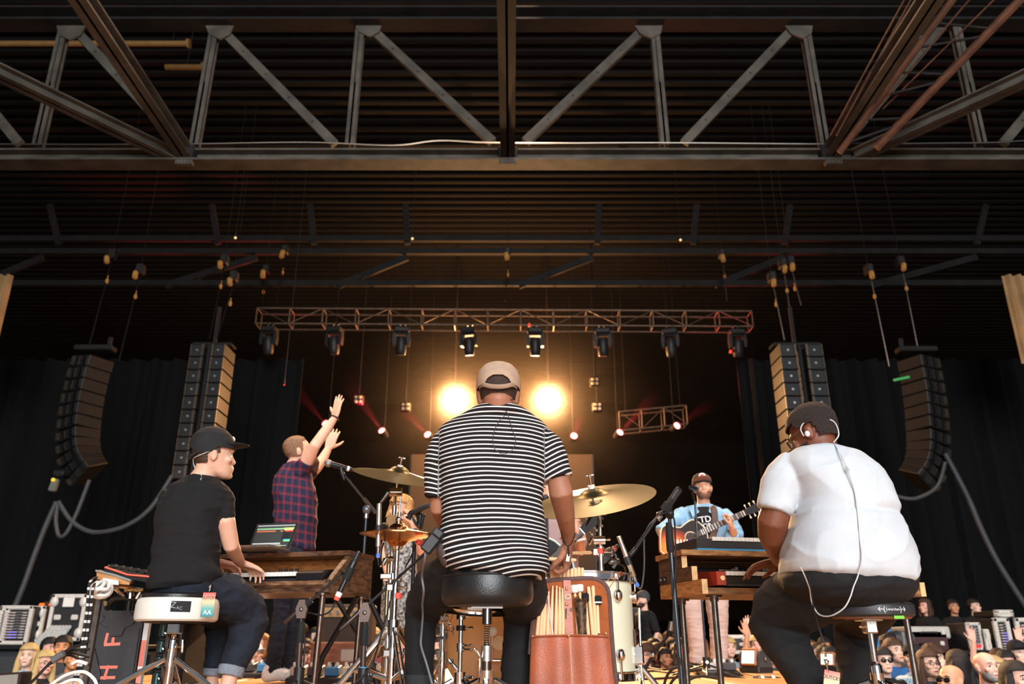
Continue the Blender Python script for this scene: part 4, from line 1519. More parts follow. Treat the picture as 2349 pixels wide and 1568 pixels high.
mb.ball(bk(1896, 1518, .05), (.009, .007, .012), nu=10, nv=8)
mb.tube([bk(1896, 1522, .05), bk(1900, 1542, .05)], .003, 8)
mb.tube([bk(1890, 1513, .05), bk(1902, 1517, .05)], .004, 8)
obj('clip', mb, CHROME, t)
# ---------------------------------------------------------------- the singer in the plaid shirt
SD_ = 6.3
M = head_M(at(684, 1036, SD_), -68, 14, 0, 1.02)
hd = M.translation
mb = MB()
add_head(mb, M)
mb.limb([hd + V((0, 0, -.05)), at(672, 1066, SD_), at(676, 1090, SD_)], [.055, .057, .07], 16)
torso(mb, [(1085, 645, 700, SD_, .08), (1130, 640, 712, SD_, .09), (1200, 640, 710, SD_, .09), (1262, 645, 710, SD_, .09)])
limbpx(mb, [(686, 1082, SD_ - .05, 15), (705, 1055, SD_ - .12, 15.5), (722, 1022, SD_ - .2, 13), (745, 990, SD_ - .15, 12), (766, 960, SD_ - .1, 8)])
add_hand(mb, at(768, 957, SD_ - .1), V((.12, .05, 1)), V((.6, .75, .1)), 1, (.05, .06, .08, .12), .1, 1.12, -.25)
limbpx(mb, [(700, 1092, SD_ + .18, 15), (722, 1075, SD_ + .3, 14), (738, 1056, SD_ + .38, 12), (752, 1030, SD_ + .45, 8.5)])
add_hand(mb, at(753, 1028, SD_ + .45), V((.25, .1, 1)), V((-.2, .8, .1)), -1, (.15, .15, .15, .2), .08, 1.1, -.2)
for pts in ([(662, 1255, SD_, 20), (652, 1330, SD_, 18), (647, 1400, SD_ + .02, 14), (632, 1480, SD_, 12), (620, 1548, SD_, 9)], [(694, 1255, SD_ + .05, 20), (684, 1330, SD_ + .08, 18), (676, 1400, SD_ + .1, 14), (665, 1480, SD_ + .12, 12), (655, 1545, SD_ + .15, 9)]):
 P, R = limbpx(mb, pts)
 an = P[-1]
 mb.limb([an, V((an.x, an.y, .05)), V((an.x + .14, an.y + .03, .04))], [.04, .035, .03], 10)
p = body_of(mb, SK_FAIR, 'bearded man in a red and navy plaid shirt raising both arms beyond the left keyboard', .0065)
mb = MB()
torso(mb, [(1060, 660, 694, SD_, .06), (1074, 644, 706, SD_, .09), (1092, 632, 716, SD_, .12), (1120, 628, 723, SD_, .14), (1155, 630, 727, SD_, .14), (1190, 630, 726, SD_, .135), (1220, 627, 724, SD_, .135), (1240, 636, 723, SD_, .13), (1256, 668, 721, SD_, .12), (1264, 695, 718, SD_, .1)], 40)
limbpx(mb, [(678, 1092, SD_ - .03, 20), (692, 1076, SD_ - .08, 20), (703, 1058, SD_ - .12, 18)], 20, True)
limbpx(mb, [(690, 1098, SD_ + .1, 20), (712, 1082, SD_ + .24, 18)], 20, True)
PLAID = line_mat('plaid_flannel', (33, 40, 62), (116, 44, 56), .9, .34, 'st', 'st2')
cpl = at(676, 1150, SD_)
wear('plaid_shirt', p, mb, PLAID, .008, 3, fold(.012, 6, 4, 5, 8), {'st': lambda q: (math.atan2(q.x - cpl.x, -(q.y - cpl.y) + .05) * .19 + .05 * (q.z - cpl.z)) / .056, 'st2': lambda q: (q.z + .12 * (q.x - cpl.x)) / .066}, 'navy and red checked short-sleeved shirt')
mb = MB()
torso(mb, [(1240, 646, 710, SD_, .10), (1262, 642, 712, SD_, .11), (1280, 642, 714, SD_, .11)], 28)
limbpx(mb, [(662, 1255, SD_, 25), (654, 1330, SD_, 25), (648, 1400, SD_ + .02, 20), (634, 1480, SD_, 18), (621, 1556, SD_, 17)], 20, True)
limbpx(mb, [(693, 1255, SD_ + .05, 25), (684, 1330, SD_ + .08, 24), (675, 1400, SD_ + .1, 20), (664, 1480, SD_ + .12, 18), (654, 1553, SD_ + .15, 17)], 20, True)
wear('jeans', p, mb, DENIM, .008, 3, fold(.009, 9, 7, 14, 6))
SHOE = mat('white_sneaker_leather', (232, 234, 236), .6, 0, .05, 30)
for (x, y, D) in ((612, 1560, SD_ - .02), (648, 1558, SD_ + .12)):
 a = at(x, y, D)
 a.z = .045
 sh = MB().limb([a, a + V((.09, .0, .012)), a + V((.2, .02, -.005))], [.042, .042, .033], 14)
 sh.limb([a + V((.0, 0, .02)), a + V((.01, 0, .05))], [.042, .04], 12)
 s_ = wear('sneaker', p, sh, SHOE, .006, 2, None, None, 'white laced sneaker')
 for i in range(4):
  obj('lace', MB().tube([a + V((.05 + i * .03, -.035, .03 - i * .004)), a + V((.065 + i * .03, 0, .056 - i * .006)), a + V((.06 + i * .03, .035, .03 - i * .004))], .005, 6), WHITEP, s_)
obj('hair', hair_noise(shell(M, lambda x, y, z: z > -.05 - .3 * y and y < .055 - .5 * max(0, .06 - z) and not (y > .03 and z < .07), .006, .004), .002, 90), mat('light_brown_hair', (120, 88, 62), .6, 0, .3, 90, .5, 300), p)
mb = MB()
mb.T = M
mb.limb([(0, .085, -.075), (0, .10, -.115), (0, .10, -.15)], [.05, .052, .034], 14)
wear('beard', p, hair_noise(mb, .003, 60), mat('brown_beard', (88, 56, 34), .7, 0, .3, 90, .5, 300), .007, 2)
mb = MB()
mb.T = M
mb.ball((.085, -.006, -.014), (.006, .01, .01), nu=10, nv=8)
obj('earpiece', mb, mat('grey_earpiece', (150, 170, 168), .4), p)
c = at(767, 958, SD_ - .1)
ax = (at(770, 950, SD_ - .1) - at(745, 990, SD_ - .15)).normalized()
Mx = frame(ax, (1, 0, 0), c)
obj('wristband', MB().tube([Mx @ V((math.cos(a) * .036, math.sin(a) * .032, 0)) for a in [2 * PI * i / 20 for i in range(20)]], .006, 8, closed=True), BLACKP, p)
eyes(p, M)

# ---------------------------------------------------------------- the guitarist in the denim shirt
GD = 8.1
M = head_M(at(1612, 1119, GD), 172, 6, 3, 1.06)
hd = M.translation
mb = MB()
add_head(mb, M, 1.08)
mb.limb([hd + V((0, .03, -.06)), at(1614, 1150, GD), at(1614, 1170, GD)], [.06, .062, .08], 16)
torso(mb, [(1168, 1575, 1655, GD, .09), (1210, 1565, 1665, GD, .11), (1290, 1565, 1662, GD, .11), (1330, 1570, 1655, GD, .1)])
limbpx(mb, [(1568, 1182, GD, 8), (1538, 1198, GD - .05, 12.5), (1519, 1219, GD - .15, 11.5), (1535, 1238, GD - .3, 9), (1550, 1246, GD - .36, 7)])
add_hand(mb, at(1551, 1247, GD - .37), V((1, .0, -.35)), V((0, 1, -.2)), -1, (.3, .35, .4, .45), .06, 1.1, .1)
limbpx(mb, [(1660, 1182, GD, 8), (1682, 1206, GD - .08, 11), (1690, 1232, GD - .2, 11.5), (1683, 1222, GD - .38, 9), (1679, 1210, GD - .44, 7.5)])
add_hand(mb, at(1679, 1210, GD - .45), V((-.1, -.1, 1)), V((-.9, .4, .1)), 1, (.9, .9, .9, .9), .03, 1.12, .3)
for pts in ([(1584, 1325, GD, 22), (1588, 1400, GD, 19), (1596, 1440, GD, 15), (1600, 1490, GD, 13), (1597, 1528, GD, 10)], [(1640, 1325, GD + .02, 22), (1645, 1400, GD + .05, 19), (1648, 1440, GD + .08, 15), (1649, 1490, GD + .1, 13), (1648, 1524, GD + .1, 10)]):
 limbpx(mb, pts)
p = body_of(mb, SK_TAN, 'singing guitarist in a pale blue denim shirt and black cap with an acoustic guitar', .007)
LDEN = mat('pale_blue_denim', (130, 174, 206), .85, 0, .16, 10, .3, 300)
mb = MB()
torso(mb, [(1156, 1592, 1632, GD, .06), (1163, 1572, 1652, GD, .09), (1176, 1558, 1668, GD, .12), (1200, 1558, 1668, GD, .145), (1240, 1560, 1666, GD, .15), (1280, 1560, 1664, GD, .15), (1310, 1562, 1662, GD, .15)], 36)
limbpx(mb, [(1572, 1176, GD, 17), (1553, 1190, GD - .02, 17), (1534, 1206, GD - .08, 16), (1516, 1222, GD - .15, 15.5)], 18, True)
limbpx(mb, [(1656, 1176, GD, 17), (1676, 1198, GD - .06, 17), (1689, 1226, GD - .16, 17), (1686, 1232, GD - .24, 17), (1679, 1224, GD - .36, 15)], 18, True)
shirt = wear('denim_shirt', p, mb, LDEN, .009, 3, fold(.012, 5, 4, 6, 2))
mb = MB()
for s in (-1, 1):
 a = at(1613 + s * 16, 1163, GD - .13)
 mb.hexa([a, a + V((s * .07, -.01, -.02)), a + V((s * .05, -.035, -.10)), a + V((-s * .02, -.03, -.05))], [a + V((0, .012, .012)), a + V((s * .07, .01, -.01)), a + V((s * .05, -.02, -.09)), a + V((-s * .02, -.015, -.04))])
obj('collar', mb, LDEN, shirt)
mb = MB()
torso(mb, [(1163, 1597, 1630, GD - .06, .06), (1176, 1594, 1636, GD - .09, .06), (1210, 1597, 1634, GD - .105, .06), (1250, 1597, 1634, GD - .11, .06)], 20)
tee = wear('black_tee', p, mb, BLKTEE, .008, 2)
c = at(1612, 1192, GD - .178)
lettering('lettering', 'YTD', .085, Matrix.Translation(c) @ Matrix.Rotation(math.radians(-8), 4, 'Y') @ F0, WHINK, tee, .006)
c = at(1617, 1206, GD - .178)
lettering('lettering', 'NOR', .06, Matrix.Translation(c) @ Matrix.Rotation(math.radians(-8), 4, 'Y') @ F0, WHINK, tee, .006)
PINKP = mat('pinkish_beige_trousers', (188, 168, 162), .85, 0, .08, 14, .3, 300)
mb = MB()
torso(mb, [(1290, 1560, 1666, GD, .14), (1325, 1558, 1668, GD, .15), (1352, 1562, 1666, GD, .13)], 28)
limbpx(mb, [(1584, 1335, GD, 27), (1588, 1400, GD, 25), (1596, 1440, GD, 21), (1601, 1490, GD, 19), (1598, 1522, GD, 17)], 20, True)
limbpx(mb, [(1641, 1335, GD + .02, 27), (1646, 1400, GD + .05, 25), (1649, 1440, GD + .08, 21), (1650, 1490, GD + .1, 20), (1649, 1515, GD + .1, 18)], 20, True)
wear('trousers', p, mb, PINKP, .009, 3, fold(.006, 5, 4, 14, 1))
for (x, D) in ((1597, GD), (1649, GD + .1)):
 a = at(x, 1530, D)
 sh = MB().limb([V((a.x, a.y, .16)), V((a.x, a.y, .06))], [.055, .05], 12)
 sh.limb([V((a.x, a.y + .03, .05)), V((a.x - .02, a.y - .2, .035))], [.05, .035], 12)
 wear('boot', p, sh, mat('black_boot_leather', (26, 24, 24), .4), .008, 2)
cap = obj('cap', shell(M, lambda x, y, z: z > .03 + .02 * (y < 0) * 0 - .03 * (y < 0), .012, .004, .012, 30, 56), BLKCAP, p)
vs, fs = [], []
for i in range(15):
 a = math.radians(-76 + 152 * i / 14)
 for k_, (r0, dz) in enumerate(((-.008, .0), (.035, .008), (.075, .02))):
  x = math.sin(a) * .086
  y = .012 + math.cos(a) * .092 + r0 * max(.2, math.cos(a) ** .7)
  vs += [(x, y, .05 + dz), (x, y, .045 + dz)]
mb = MB()
mb.T = M
ff = []
for i in range(14):
 for k_ in range(2):
  q = i * 6 + k_ * 2
  ff += [(q, q + 2, q + 8, q + 6), (q + 1, q + 7, q + 9, q + 3)]
 ff += [(i * 6 + 4, i * 6 + 5, i * 6 + 11, i * 6 + 10)]
mb.add(vs, ff)
obj('peak', mb, mat('brown_cap_peak', (150, 106, 88), .8), cap)
mb = MB()
mb.T = M
mb.ball((0, .098, .092), (.034, .012, .026), rot('X', -25), 16, 8)
bd = obj('badge', mb, WHITEP, cap)
mb = MB()
mb.T = M
mb.ball((0, .110, .092), (.017, .004, .012), rot('X', -25), 12, 6)
obj('badge_mark', mb, mat('red_badge_mark', (196, 60, 58), .6), bd)
obj('beard', hair_noise(shell(M, lambda x, y, z: z < -.055 and y > .0 - .5 * (z + .07) and not (z > -.083 and abs(x) < .026 and y > .08), .006, .003), .0012, 120), mat('short_brown_stubble', (104, 72, 54), .8, 0, .2, 90), p)
eyes(p, M)
mb = MB()
mb.T = M
mb.limb([(-.018, .0985, -.071), (0, .1045, -.070), (.018, .0985, -.071)], [.004, .0055, .004], 8)
obj('mouth', mb, mat('lip_pink', (190, 106, 100), .5), p)
mb = MB()
mb.T = M
mb.ball((-.084, -.004, -.014), (.006, .01, .01), nu=10, nv=8)
obj('earpiece', mb, mat('grey_earpiece', (150, 170, 168)), p)

# the acoustic guitar
GT = GD - .32
ga, gb = at(1516, 1263, GT), at(1740, 1161, GT - .06)
ax = (gb - ga)
ax.y = 0
ax.normalize()
SUN = mat('sunburst_varnish', (214, 110, 40), .55, 0, .1, 6, spec=.25)
nt = SUN.node_tree
tc = nt.nodes.new('ShaderNodeTexCoord')
sx = nt.nodes.new('ShaderNodeVectorMath')
sx.operation = 'DISTANCE'
sx.inputs[1].default_value = (.26, 0, .36)
fl_ = nt.nodes.new('ShaderNodeVectorMath')
fl_.operation = 'MULTIPLY'
fl_.inputs[1].default_value = (1, 0, 1)
rp = nt.nodes.new('ShaderNodeValToRGB')
rp.color_ramp.elements[0].position, rp.color_ramp.elements[0].color = .18, lin((232, 128, 44))
rp.color_ramp.elements[1].position, rp.color_ramp.elements[1].color = .46, lin((28, 16, 14))
e = rp.color_ramp.elements.new(.34)
e.color = lin((150, 52, 22))
nt.links.new(tc.outputs['Generated'], fl_.inputs[0])
nt.links.new(fl_.outputs[0], sx.inputs[0])
nt.links.new(sx.outputs['Value'], rp.inputs[0])
nt.links.new(rp.outputs[0], nt.nodes['Principled BSDF'].inputs['Base Color'])
gt = thing('acoustic_guitar', 'sunburst acoustic guitar held by the singer in the denim shirt', 'guitar', ga)
Zl = V((0, -1, 0))
Yl = Zl.cross(ax).normalized()          # up across the strings
G = Matrix((ax, Yl, Zl)).transposed().to_4x4()
G.translation = ga
prof = []
for i in range(48):
 t = i / 47
 x = t * .48
 w = .195 * math.sin(min(1, t / .28) * PI / 2) if t < .28 else (.195 - .075 * (.5 - .5 * math.cos((t - .28) / .30 * PI)) if t < .58 else (.12 + .022 * math.sin((t - .58) / .24 * PI / 2) if t < .82 else .142 * math.cos((t - .82) / .18 * PI / 2) ** .6 if t < 1 else .0))
 prof.append((x, max(w, .004)))
out = [(x, w) for x, w in prof] + [(x, -w) for x, w in reversed(prof)]
mb = MB()
mb.T = G
n = len(out)
vs = [(x, w, -.09) for x, w in out] + [(x, w, 0) for x, w in out]
mb.add(vs, [tuple(range(n - 1, -1, -1)), tuple(range(n, 2 * n))] + [(i, (i + 1) % n, (i + 1) % n + n, i + n) for i in range(n)])
obj('body', mb, SUN, gt)
mb = MB()
mb.T = G
mb.tube([(x, w, 0) for x, w in out], .0045, 6, closed=True)
obj('binding', mb, mat('cream_binding', (236, 222, 190), .5), gt)
mb = MB()
mb.T = G
mb.lathe([(.001, .001), (.048, .001), (.048, .0025)], Matrix.Translation((.315, 0, 0)), 24)
hole = obj('sound_hole', mb, mat('dark_sound_hole', (52, 30, 22), .6), gt)
mb = MB()
mb.T = G
mb.tube([(.315 + math.cos(a) * .052, math.sin(a) * .052, .001) for a in [2 * PI * i / 28 for i in range(28)]], .0045, 6, closed=True)
obj('rosette', mb, mat('cream_binding', (236, 222, 190)), hole)
mb = MB()
mb.T = G
mb.box((.62, 0, .005), (.52, .055, .022), bev=.005)
fb = obj('fretboard', mb, mat('dark_rosewood', (66, 50, 42), .5), gt)
for i in range(14):
 mb = MB()
 mb.T = G
 x = .86 - .5 * (1 - 2 ** (-i / 9.0)) * 1.35
 mb.box((x, 0, .0165), (.003, .054, .003))
 obj('fret', mb, ALU, fb)
mb = MB()
mb.T = G
mb.box((.885, 0, .008), (.009, .052, .026), bev=.002)
obj('nut', mb, mat('cream_binding', (236, 222, 190)), gt)
mb = MB()
mb.T = G
mb.prism([(.89, -.025), (.98, -.036), (1.07, -.036), (1.07, .036), (.98, .036), (.89, .025)], -.012, .004, Matrix.Rotation(PI / 2, 4, 'X') @ Matrix.Identity(4))
hs = obj('headstock', mb, mat('black_headstock', (26, 22, 22), .55, spec=.2), gt)
for s in (-1, 1):
 for i in range(3):
  mb = MB()
  mb.T = G
  x = .93 + i * .048
  mb.cyl((x, s * .03, 0), (x, s * .052, 0), .003, n=6)
  mb.ball((x, s * .06, 0), (.009, .011, .007), nu=10, nv=6)
  obj('tuning_peg', mb, mat('cream_binding', (236, 222, 190)), hs)
mb = MB()
mb.T = G
mb.box((.12, 0, .006), (.03, .13, .01), bev=.003)
obj('bridge', mb, mat('dark_rosewood', (66, 50, 42)), gt)
for i in range(6):
 mb = MB()
 mb.T = G
 y = -.022 + i * .0088
 mb.tube([(.12, y * 1.2, .014), (.88, y * .85, .0225)], .0007, 4)
 obj('string', mb, STEEL, gt)
# strap over the shoulder
sp_ = pl([(1628, 1158, GD - .02), (1637, 1165, GD - .15), (1640, 1185, GD - .18), (1640, 1215, GD - .2), (1628, 1245, GD - .22)])
o = obj('guitar_strap', MB().tube(smoothline(sp_), [(.03, .003)] * 25, 8, flat=(0, -1, 0)), mat('brown_leather_strap', (70, 46, 36), .6), gt)

# ---------------------------------------------------------------- the woman singing behind the hi-hat
WO = 6.9
M = head_M(at(918, 1170, WO), 158, 4, -4, .98)
hd = M.translation
mb = MB()
add_head(mb, M)
mb.limb([hd + V((0, .03, -.06)), at(918, 1205, WO), at(918, 1225, WO)], [.048, .05, .07], 14)
torso(mb, [(1225, 890, 950, WO, .08), (1280, 892, 948, WO, .1), (1350, 890, 952, WO, .11), (1420, 895, 948, WO, .1), (1520, 905, 940, WO, .09), (1545, 908, 938, WO, .07)])
limbpx(mb, [(948, 1230, WO, 11), (966, 1265, WO - .08, 10), (958, 1230, WO - .22, 8.5), (945, 1200, WO - .27, 6.5)])
add_hand(mb, at(944, 1198, WO - .27), V((-.25, -.1, 1)), V((-.7, .6, 0)), 1, (1.0, 1.0, 1.0, 1.0), .02, 1.0, .4)
limbpx(mb, [(892, 1230, WO, 11), (880, 1270, WO, 10), (888, 1310, WO - .05, 8), (892, 1330, WO - .08, 6.5)])
p = body_of(mb, SK_FAIR, 'blonde woman in a black and white patterned dress singing behind the hi-hat', .007)
FLOR = mat('black_white_print', (190, 190, 186), .85, 0, 0, 42, col2=(26, 26, 28))
mb = MB()
torso(mb, [(1215, 902, 936, WO, .05), (1224, 884, 954, WO, .09), (1240, 880, 958, WO, .12), (1280, 886, 955, WO, .13), (1310, 884, 956, WO, .135), (1350, 878, 962, WO, .15), (1400, 874, 966, WO, .17), (1440, 870, 970, WO, .18)], 30)
wear('printed_dress', p, mb, FLOR, .009, 3, fold(.008, 6, 4, 5))
h = shell(M, lambda x, y, z: (z > .035 - .0 or y < .02) and not (y > .03 and z < .055), .014, .008, .004, 24, 44)
h2 = MB()
for s in (-1, 1):
 h2.limb([M @ V((s * .07, .01, .05)), M @ V((s * .09, .0, -.03)), M @ V((s * .092, .01, -.11)), M @ V((s * .085, .02, -.19)), M @ V((s * .075, .03, -.24))], [.03, .034, .034, .03, .014], 14)
h2.limb([M @ V((0, -.08, .03)), M @ V((0, -.1, -.08)), M @ V((0, -.085, -.2))], [.07, .07, .05], 16)
h.v += h2.v
h.f += [tuple(i + len(h.v) - len(h2.v) for i in f) for f in h2.f]
h.mi += h2.mi
wear('hair', p, h, mat('honey_blond_hair', (196, 150, 92), .5, 0, .25, 60, .4, 300, stretch=(4, 4, 1)), .007, 3, fold(.004, 40, 40, 3))
eyes(p, M)
mb = MB()
a = at(938, 1178, WO - .24)
mb.limb([a, at(952, 1188, WO - .36)], [.026, .012], 12)
t = thing('vocal_microphone', 'handheld vocal microphone at the blonde singer\'s mouth', 'microphone', at(952, 1188, WO - .36))
obj('grille', MB().ball(a, .028, nu=14, nv=10), mat('mic_mesh', (70, 70, 72), .4, .8, .2, 200, .3, 500), t)
obj('handle', MB().tube([a, at(962, 1208, WO - .3)], [.022, .014], 12), BLACKP, t)

# ---------------------------------------------------------------- second guitarist, mostly hidden by the drummer
G2 = 6.0
M = head_M(at(1258, 1133, G2), 176, 4, 0, 1.0)
hd = M.translation
mb = MB()
add_head(mb, M)
mb.limb([hd + V((0, .03, -.06)), at(1262, 1172, G2), at(1264, 1195, G2)], [.056, .058, .075], 14)
torso(mb, [(1195, 1225, 1300, G2, .08), (1240, 1215, 1310, G2, .1), (1330, 1222, 1300, G2, .1)])
limbpx(mb, [(1310, 1205, G2, 15), (1326, 1235, G2 - .1, 14), (1332, 1262, G2 - .2, 12), (1330, 1242, G2 - .4, 10), (1327, 1225, G2 - .48, 8.5)])
add_hand(mb, at(1327, 1224, G2 - .49), V((-.15, -.1, 1)), V((-.9, .4, .1)), 1, (.95, .95, .95, .95), .03, 1.1, .3)
limbpx(mb, [(1215, 1205, G2, 15), (1205, 1250, G2 - .1, 14), (1225, 1285, G2 - .35, 9)])
for x in (1240, 1285):
 limbpx(mb, [(x, 1330, G2, 22), (x, 1440, G2 + .02, 16), (x, 1550, G2, 12)])
p = body_of(mb, SK_FAIR, 'guitarist in a mauve tee mostly hidden behind the drummer\'s right arm', .008)
mb = MB()
torso(mb, [(1168, 1240, 1284, G2, .06), (1180, 1218, 1306, G2, .1), (1200, 1205, 1322, G2, .13), (1240, 1205, 1326, G2, .14), (1300, 1205, 1328, G2, .15), (1345, 1208, 1325, G2, .15)], 32)
limbpx(mb, [(1302, 1198, G2, 22), (1320, 1222, G2 - .05, 21), (1330, 1250, G2 - .15, 19)], 18, True)
wear('mauve_tee', p, mb, mat('mauve_jersey', (168, 142, 142), .9, 0, .08, 10), .01, 3, fold(.008, 5, 4, 5))
mb = MB()
torso(mb, [(1330, 1212, 1318, G2, .14), (1370, 1212, 1318, G2, .14)], 24)
for x in (1238, 1288):
 limbpx(mb, [(x, 1350, G2, 27), (x, 1450, G2, 23), (x, 1556, G2, 19)], 18, True)
wear('trousers', p, mb, BLKJEAN, .012, 2)
obj('hair', hair_noise(shell(M, lambda x, y, z: z > .05 - .05 * (y < .02) - .1 * (y < -.03), .008, .005), .0015), HAIR_BROWN, p)
obj('beard', hair_noise(shell(M, lambda x, y, z: z < -.05 and y > .0, .004, .004), .0012), HAIR_BROWN, p)
eyes(p, M)
c = at(1329, 1240, G2 - .46)
obj('bangle', MB().tube([c + V((math.cos(a) * .04, math.sin(a) * .04, .01 * math.cos(a))) for a in [2 * PI * i / 18 for i in range(18)]], .009, 8, closed=True), mat('pale_bangle', (214, 210, 206), .4), p)
t = thing('electric_guitar', 'dark guitar whose headstock and white-edged body show beside the drummer\'s right arm', 'guitar', at(1280, 1270, G2 - .55))
HN = [at(1262, 1285, G2 - .5), at(1335, 1218, G2 - .5)]
obj('neck', MB().tube(HN, [(.026, .012)] * 2, 8, flat=(0, -1, 0)), mat('dark_rosewood', (66, 50, 42)), t)
d = (HN[1] - HN[0]).normalized()
e = HN[1]
u = d.cross(V((0, -1, 0))).normalized()
mb = MB().hexa([e - u * .028, e + u * .028, e + d * .17 + u * .036, e + d * .17 - u * .036], [e - u * .028 + V((0, .02, 0)), e + u * .028 + V((0, .02, 0)), e + d * .17 + u * .036 + V((0, .02, 0)), e + d * .17 - u * .036 + V((0, .02, 0))])
hs = obj('headstock', mb, mat('black_headstock', (26, 22, 22)), t)
for i in range(3):
 for s in (-1, 1):
  q = e + d * (.035 + i * .045) + u * s * .034
  mb = MB().tube([q, q + u * s * .022], .003, 6)
  mb.ball(q + u * s * .028, (.009, .008, .009), nu=8, nv=6)
  obj('tuning_peg', mb, ALU, hs)
obj('nut', MB().box(e + V((0, -.006, 0)), (.008, .02, .054), rot('Y', -math.degrees(math.atan2(d.z, d.x)))), WHITEP, t)
b = at(1240, 1300, G2 - .45)
mb = MB()
pts = [(math.cos(a) * (.19 + .03 * math.cos(2 * a)), math.sin(a) * (.17 - .03 * math.cos(3 * a))) for a in [2 * PI * i / 32 for i in range(32)]]
mb.prism(pts, -.02, .03, Matrix.Translation(b))
bo = obj('body', mb, mat('black_guitar_gloss', (22, 20, 22), .5, spec=.2), t)
obj('binding', MB().tube([b + V((x, -.02, z)) for x, z in pts], .007, 6, closed=True), mat('mint_binding', (196, 214, 204), .4), bo)
# ================================================================ seats
def tripod(parent, base, top, r, n=3, ang=0, spread=.24, h=.30, mtl=None):
 """three double-braced chrome legs under a pole"""
 mtl = mtl or CHROME
 hub = V((base.x, base.y, h))
 for i in range(n):
  a = ang + 2 * PI * i / n
  d = V((math.cos(a), math.sin(a), 0))
  f_ = V((base.x, base.y, .02)) + d * spread
  side = V((-d.y, d.x, 0)) * .008
  mb = MB()
  for s in (-1, 1):
   mb.tube([hub + d * .03 + side * s, f_ + side * s], [(.004, .011)] * 2, 8, flat=(0, 0, 1))
  lg = obj('leg', mb, mtl, parent)
  obj('brace', MB().tube([V((base.x, base.y, h * .38)) + d * .02, hub.lerp(f_, .55)], [(.003, .009)] * 2, 8, flat=(0, 0, 1)), mtl, lg)
  obj('rubber_foot', MB().ball(f_, (.018, .018, .02), nu=10, nv=6), RUBBER, lg)
 mb = MB().cyl(hub + V((0, 0, -.03)), hub + V((0, 0, .035)), .026, n=14)
 obj('hub', mb, mtl, parent)


def thread(a, b, r, pitch=.008):
 L = (b - a).length
 n = int(L / pitch)
 prof = []
 for i in range(n):
  prof += [(r, i * pitch), (r * .86, i * pitch + pitch * .5)]
 M = frame(b - a, (1, 0, 0), a)
 return MB().lathe(prof, M, 14)


# drum throne
TD_ = DM + .0
c = at(1118, 1350, TD_)
t = thing('drum_throne', 'round black leather drum throne with threaded chrome post under the drummer', 'stool', V((c.x, c.y, 0)))
zt_, zb_ = at(1118, 1312, TD_).z, at(1118, 1384, TD_ - .1).z
R0 = .178
hh = zt_ - zb_
LEATH = mat('black_throne_leather', (30, 29, 30), .34, 0, .15, 30, .12, 160)
mb = MB().lathe([(.001, zb_), (R0 * .9, zb_), (R0 * .97, zb_ + .012), (R0, zb_ + .03), (R0, zt_ - .035), (R0 * .97, zt_ - .014), (R0 * .88, zt_ - .002), (R0 * .6, zt_ + .004), (.001, zt_ + .006)], Matrix.Translation((c.x, c.y, 0)), 56)
obj('seat', mb, LEATH, t)
mb = MB().tube([(c.x + math.cos(a) * (R0 * .985), c.y + math.sin(a) * R0 * .985, zt_ - .018) for a in [2 * PI * i / 56 for i in range(56)]], .003, 6, closed=True)
obj('piping', mb, LEATH, t)
mb = MB().lathe([(.001, zb_ - .004), (R0 * .86, zb_ - .004), (R0 * .88, zb_ + .004), (.001, zb_ + .004)], Matrix.Translation((c.x, c.y, 0)), 40)
obj('seat_plate', mb, mat('black_plate', (34, 28, 26), .5), t)
mb = MB().cyl((c.x, c.y, zb_ - .07), (c.x, c.y, zb_), .019, n=16)
mb.box((c.x, c.y, zb_ - .008), (.12, .05, .01))
obj('seat_mount', mb, mat('smoked_chrome', (120, 112, 108), .2, 1), t)
zc = at(1117, 1500, TD_).z
obj('threaded_post', thread(V((c.x, c.y, zc)), V((c.x, c.y, zb_ - .06)), .0125), CHROME, t)
mb = MB().cyl((c.x, c.y, zc - .024), (c.x, c.y, zc + .03), .022, n=20)
cl = obj('height_collar', mb, ALU, t)
obj('wing_bolt', MB().limb([(c.x - .025, c.y - .01, zc - .01), (c.x - .045, c.y - .02, zc + .02)], [.004, .006], 8), CHROME, cl)
obj('pole', MB().cyl((c.x, c.y, .05), (c.x, c.y, zc - .02), .019, n=18), mat('smoked_chrome', (120, 112, 108)), t)
tripod(t, V((c.x, c.y, 0)), None, .02, 3, PI / 2 + PI / 3, .30, .14)

# white stool
c = at(408, 1395, 4.0)
t = thing('keyboard_stool', 'white-sided round stool with a name on black tape under the man in the black tee', 'stool', V((c.x, c.y, 0)))
zt_, zb_ = at(408, 1368, 3.82).z, at(408, 1423, 3.82).z
R0 = .186
WV = mat('white_vinyl', (232, 229, 218), .38, 0, .03, 8, .06, 60)
obj('seat', MB().lathe([(.001, zb_), (R0 * .93, zb_), (R0 * .99, zb_ + .008), (R0, zb_ + .02), (R0 * 1.0, zt_ - .03), (R0 * .97, zt_ - .008), (R0 * .9, zt_ + .004), (.001, zt_ + .008)], Matrix.Translation((c.x, c.y, 0)), 56), WV, t)
obj('cushion_top', MB().lathe([(R0 * .93, zt_ + .0), (R0 * .93, zt_ + .014), (R0 * .85, zt_ + .022), (.001, zt_ + .024)], Matrix.Translation((c.x, c.y, 0)), 48), LEATH, t)
mb = MB()
for i in range(9):
 a0 = math.radians(-72 + i * 2.6)
 for s_ in (0, 1):
  pass
va, fa = [], []
for i in range(10):
 a = math.radians(-78 + i * 2.9)
 for z in (zb_ + .038, zb_ + .085):
  va.append((c.x + math.cos(a) * (R0 + .001), c.y + math.sin(a) * (R0 + .001), z))
  va.append((c.x + math.cos(a) * (R0 + .0022), c.y + math.sin(a) * (R0 + .0022), z))
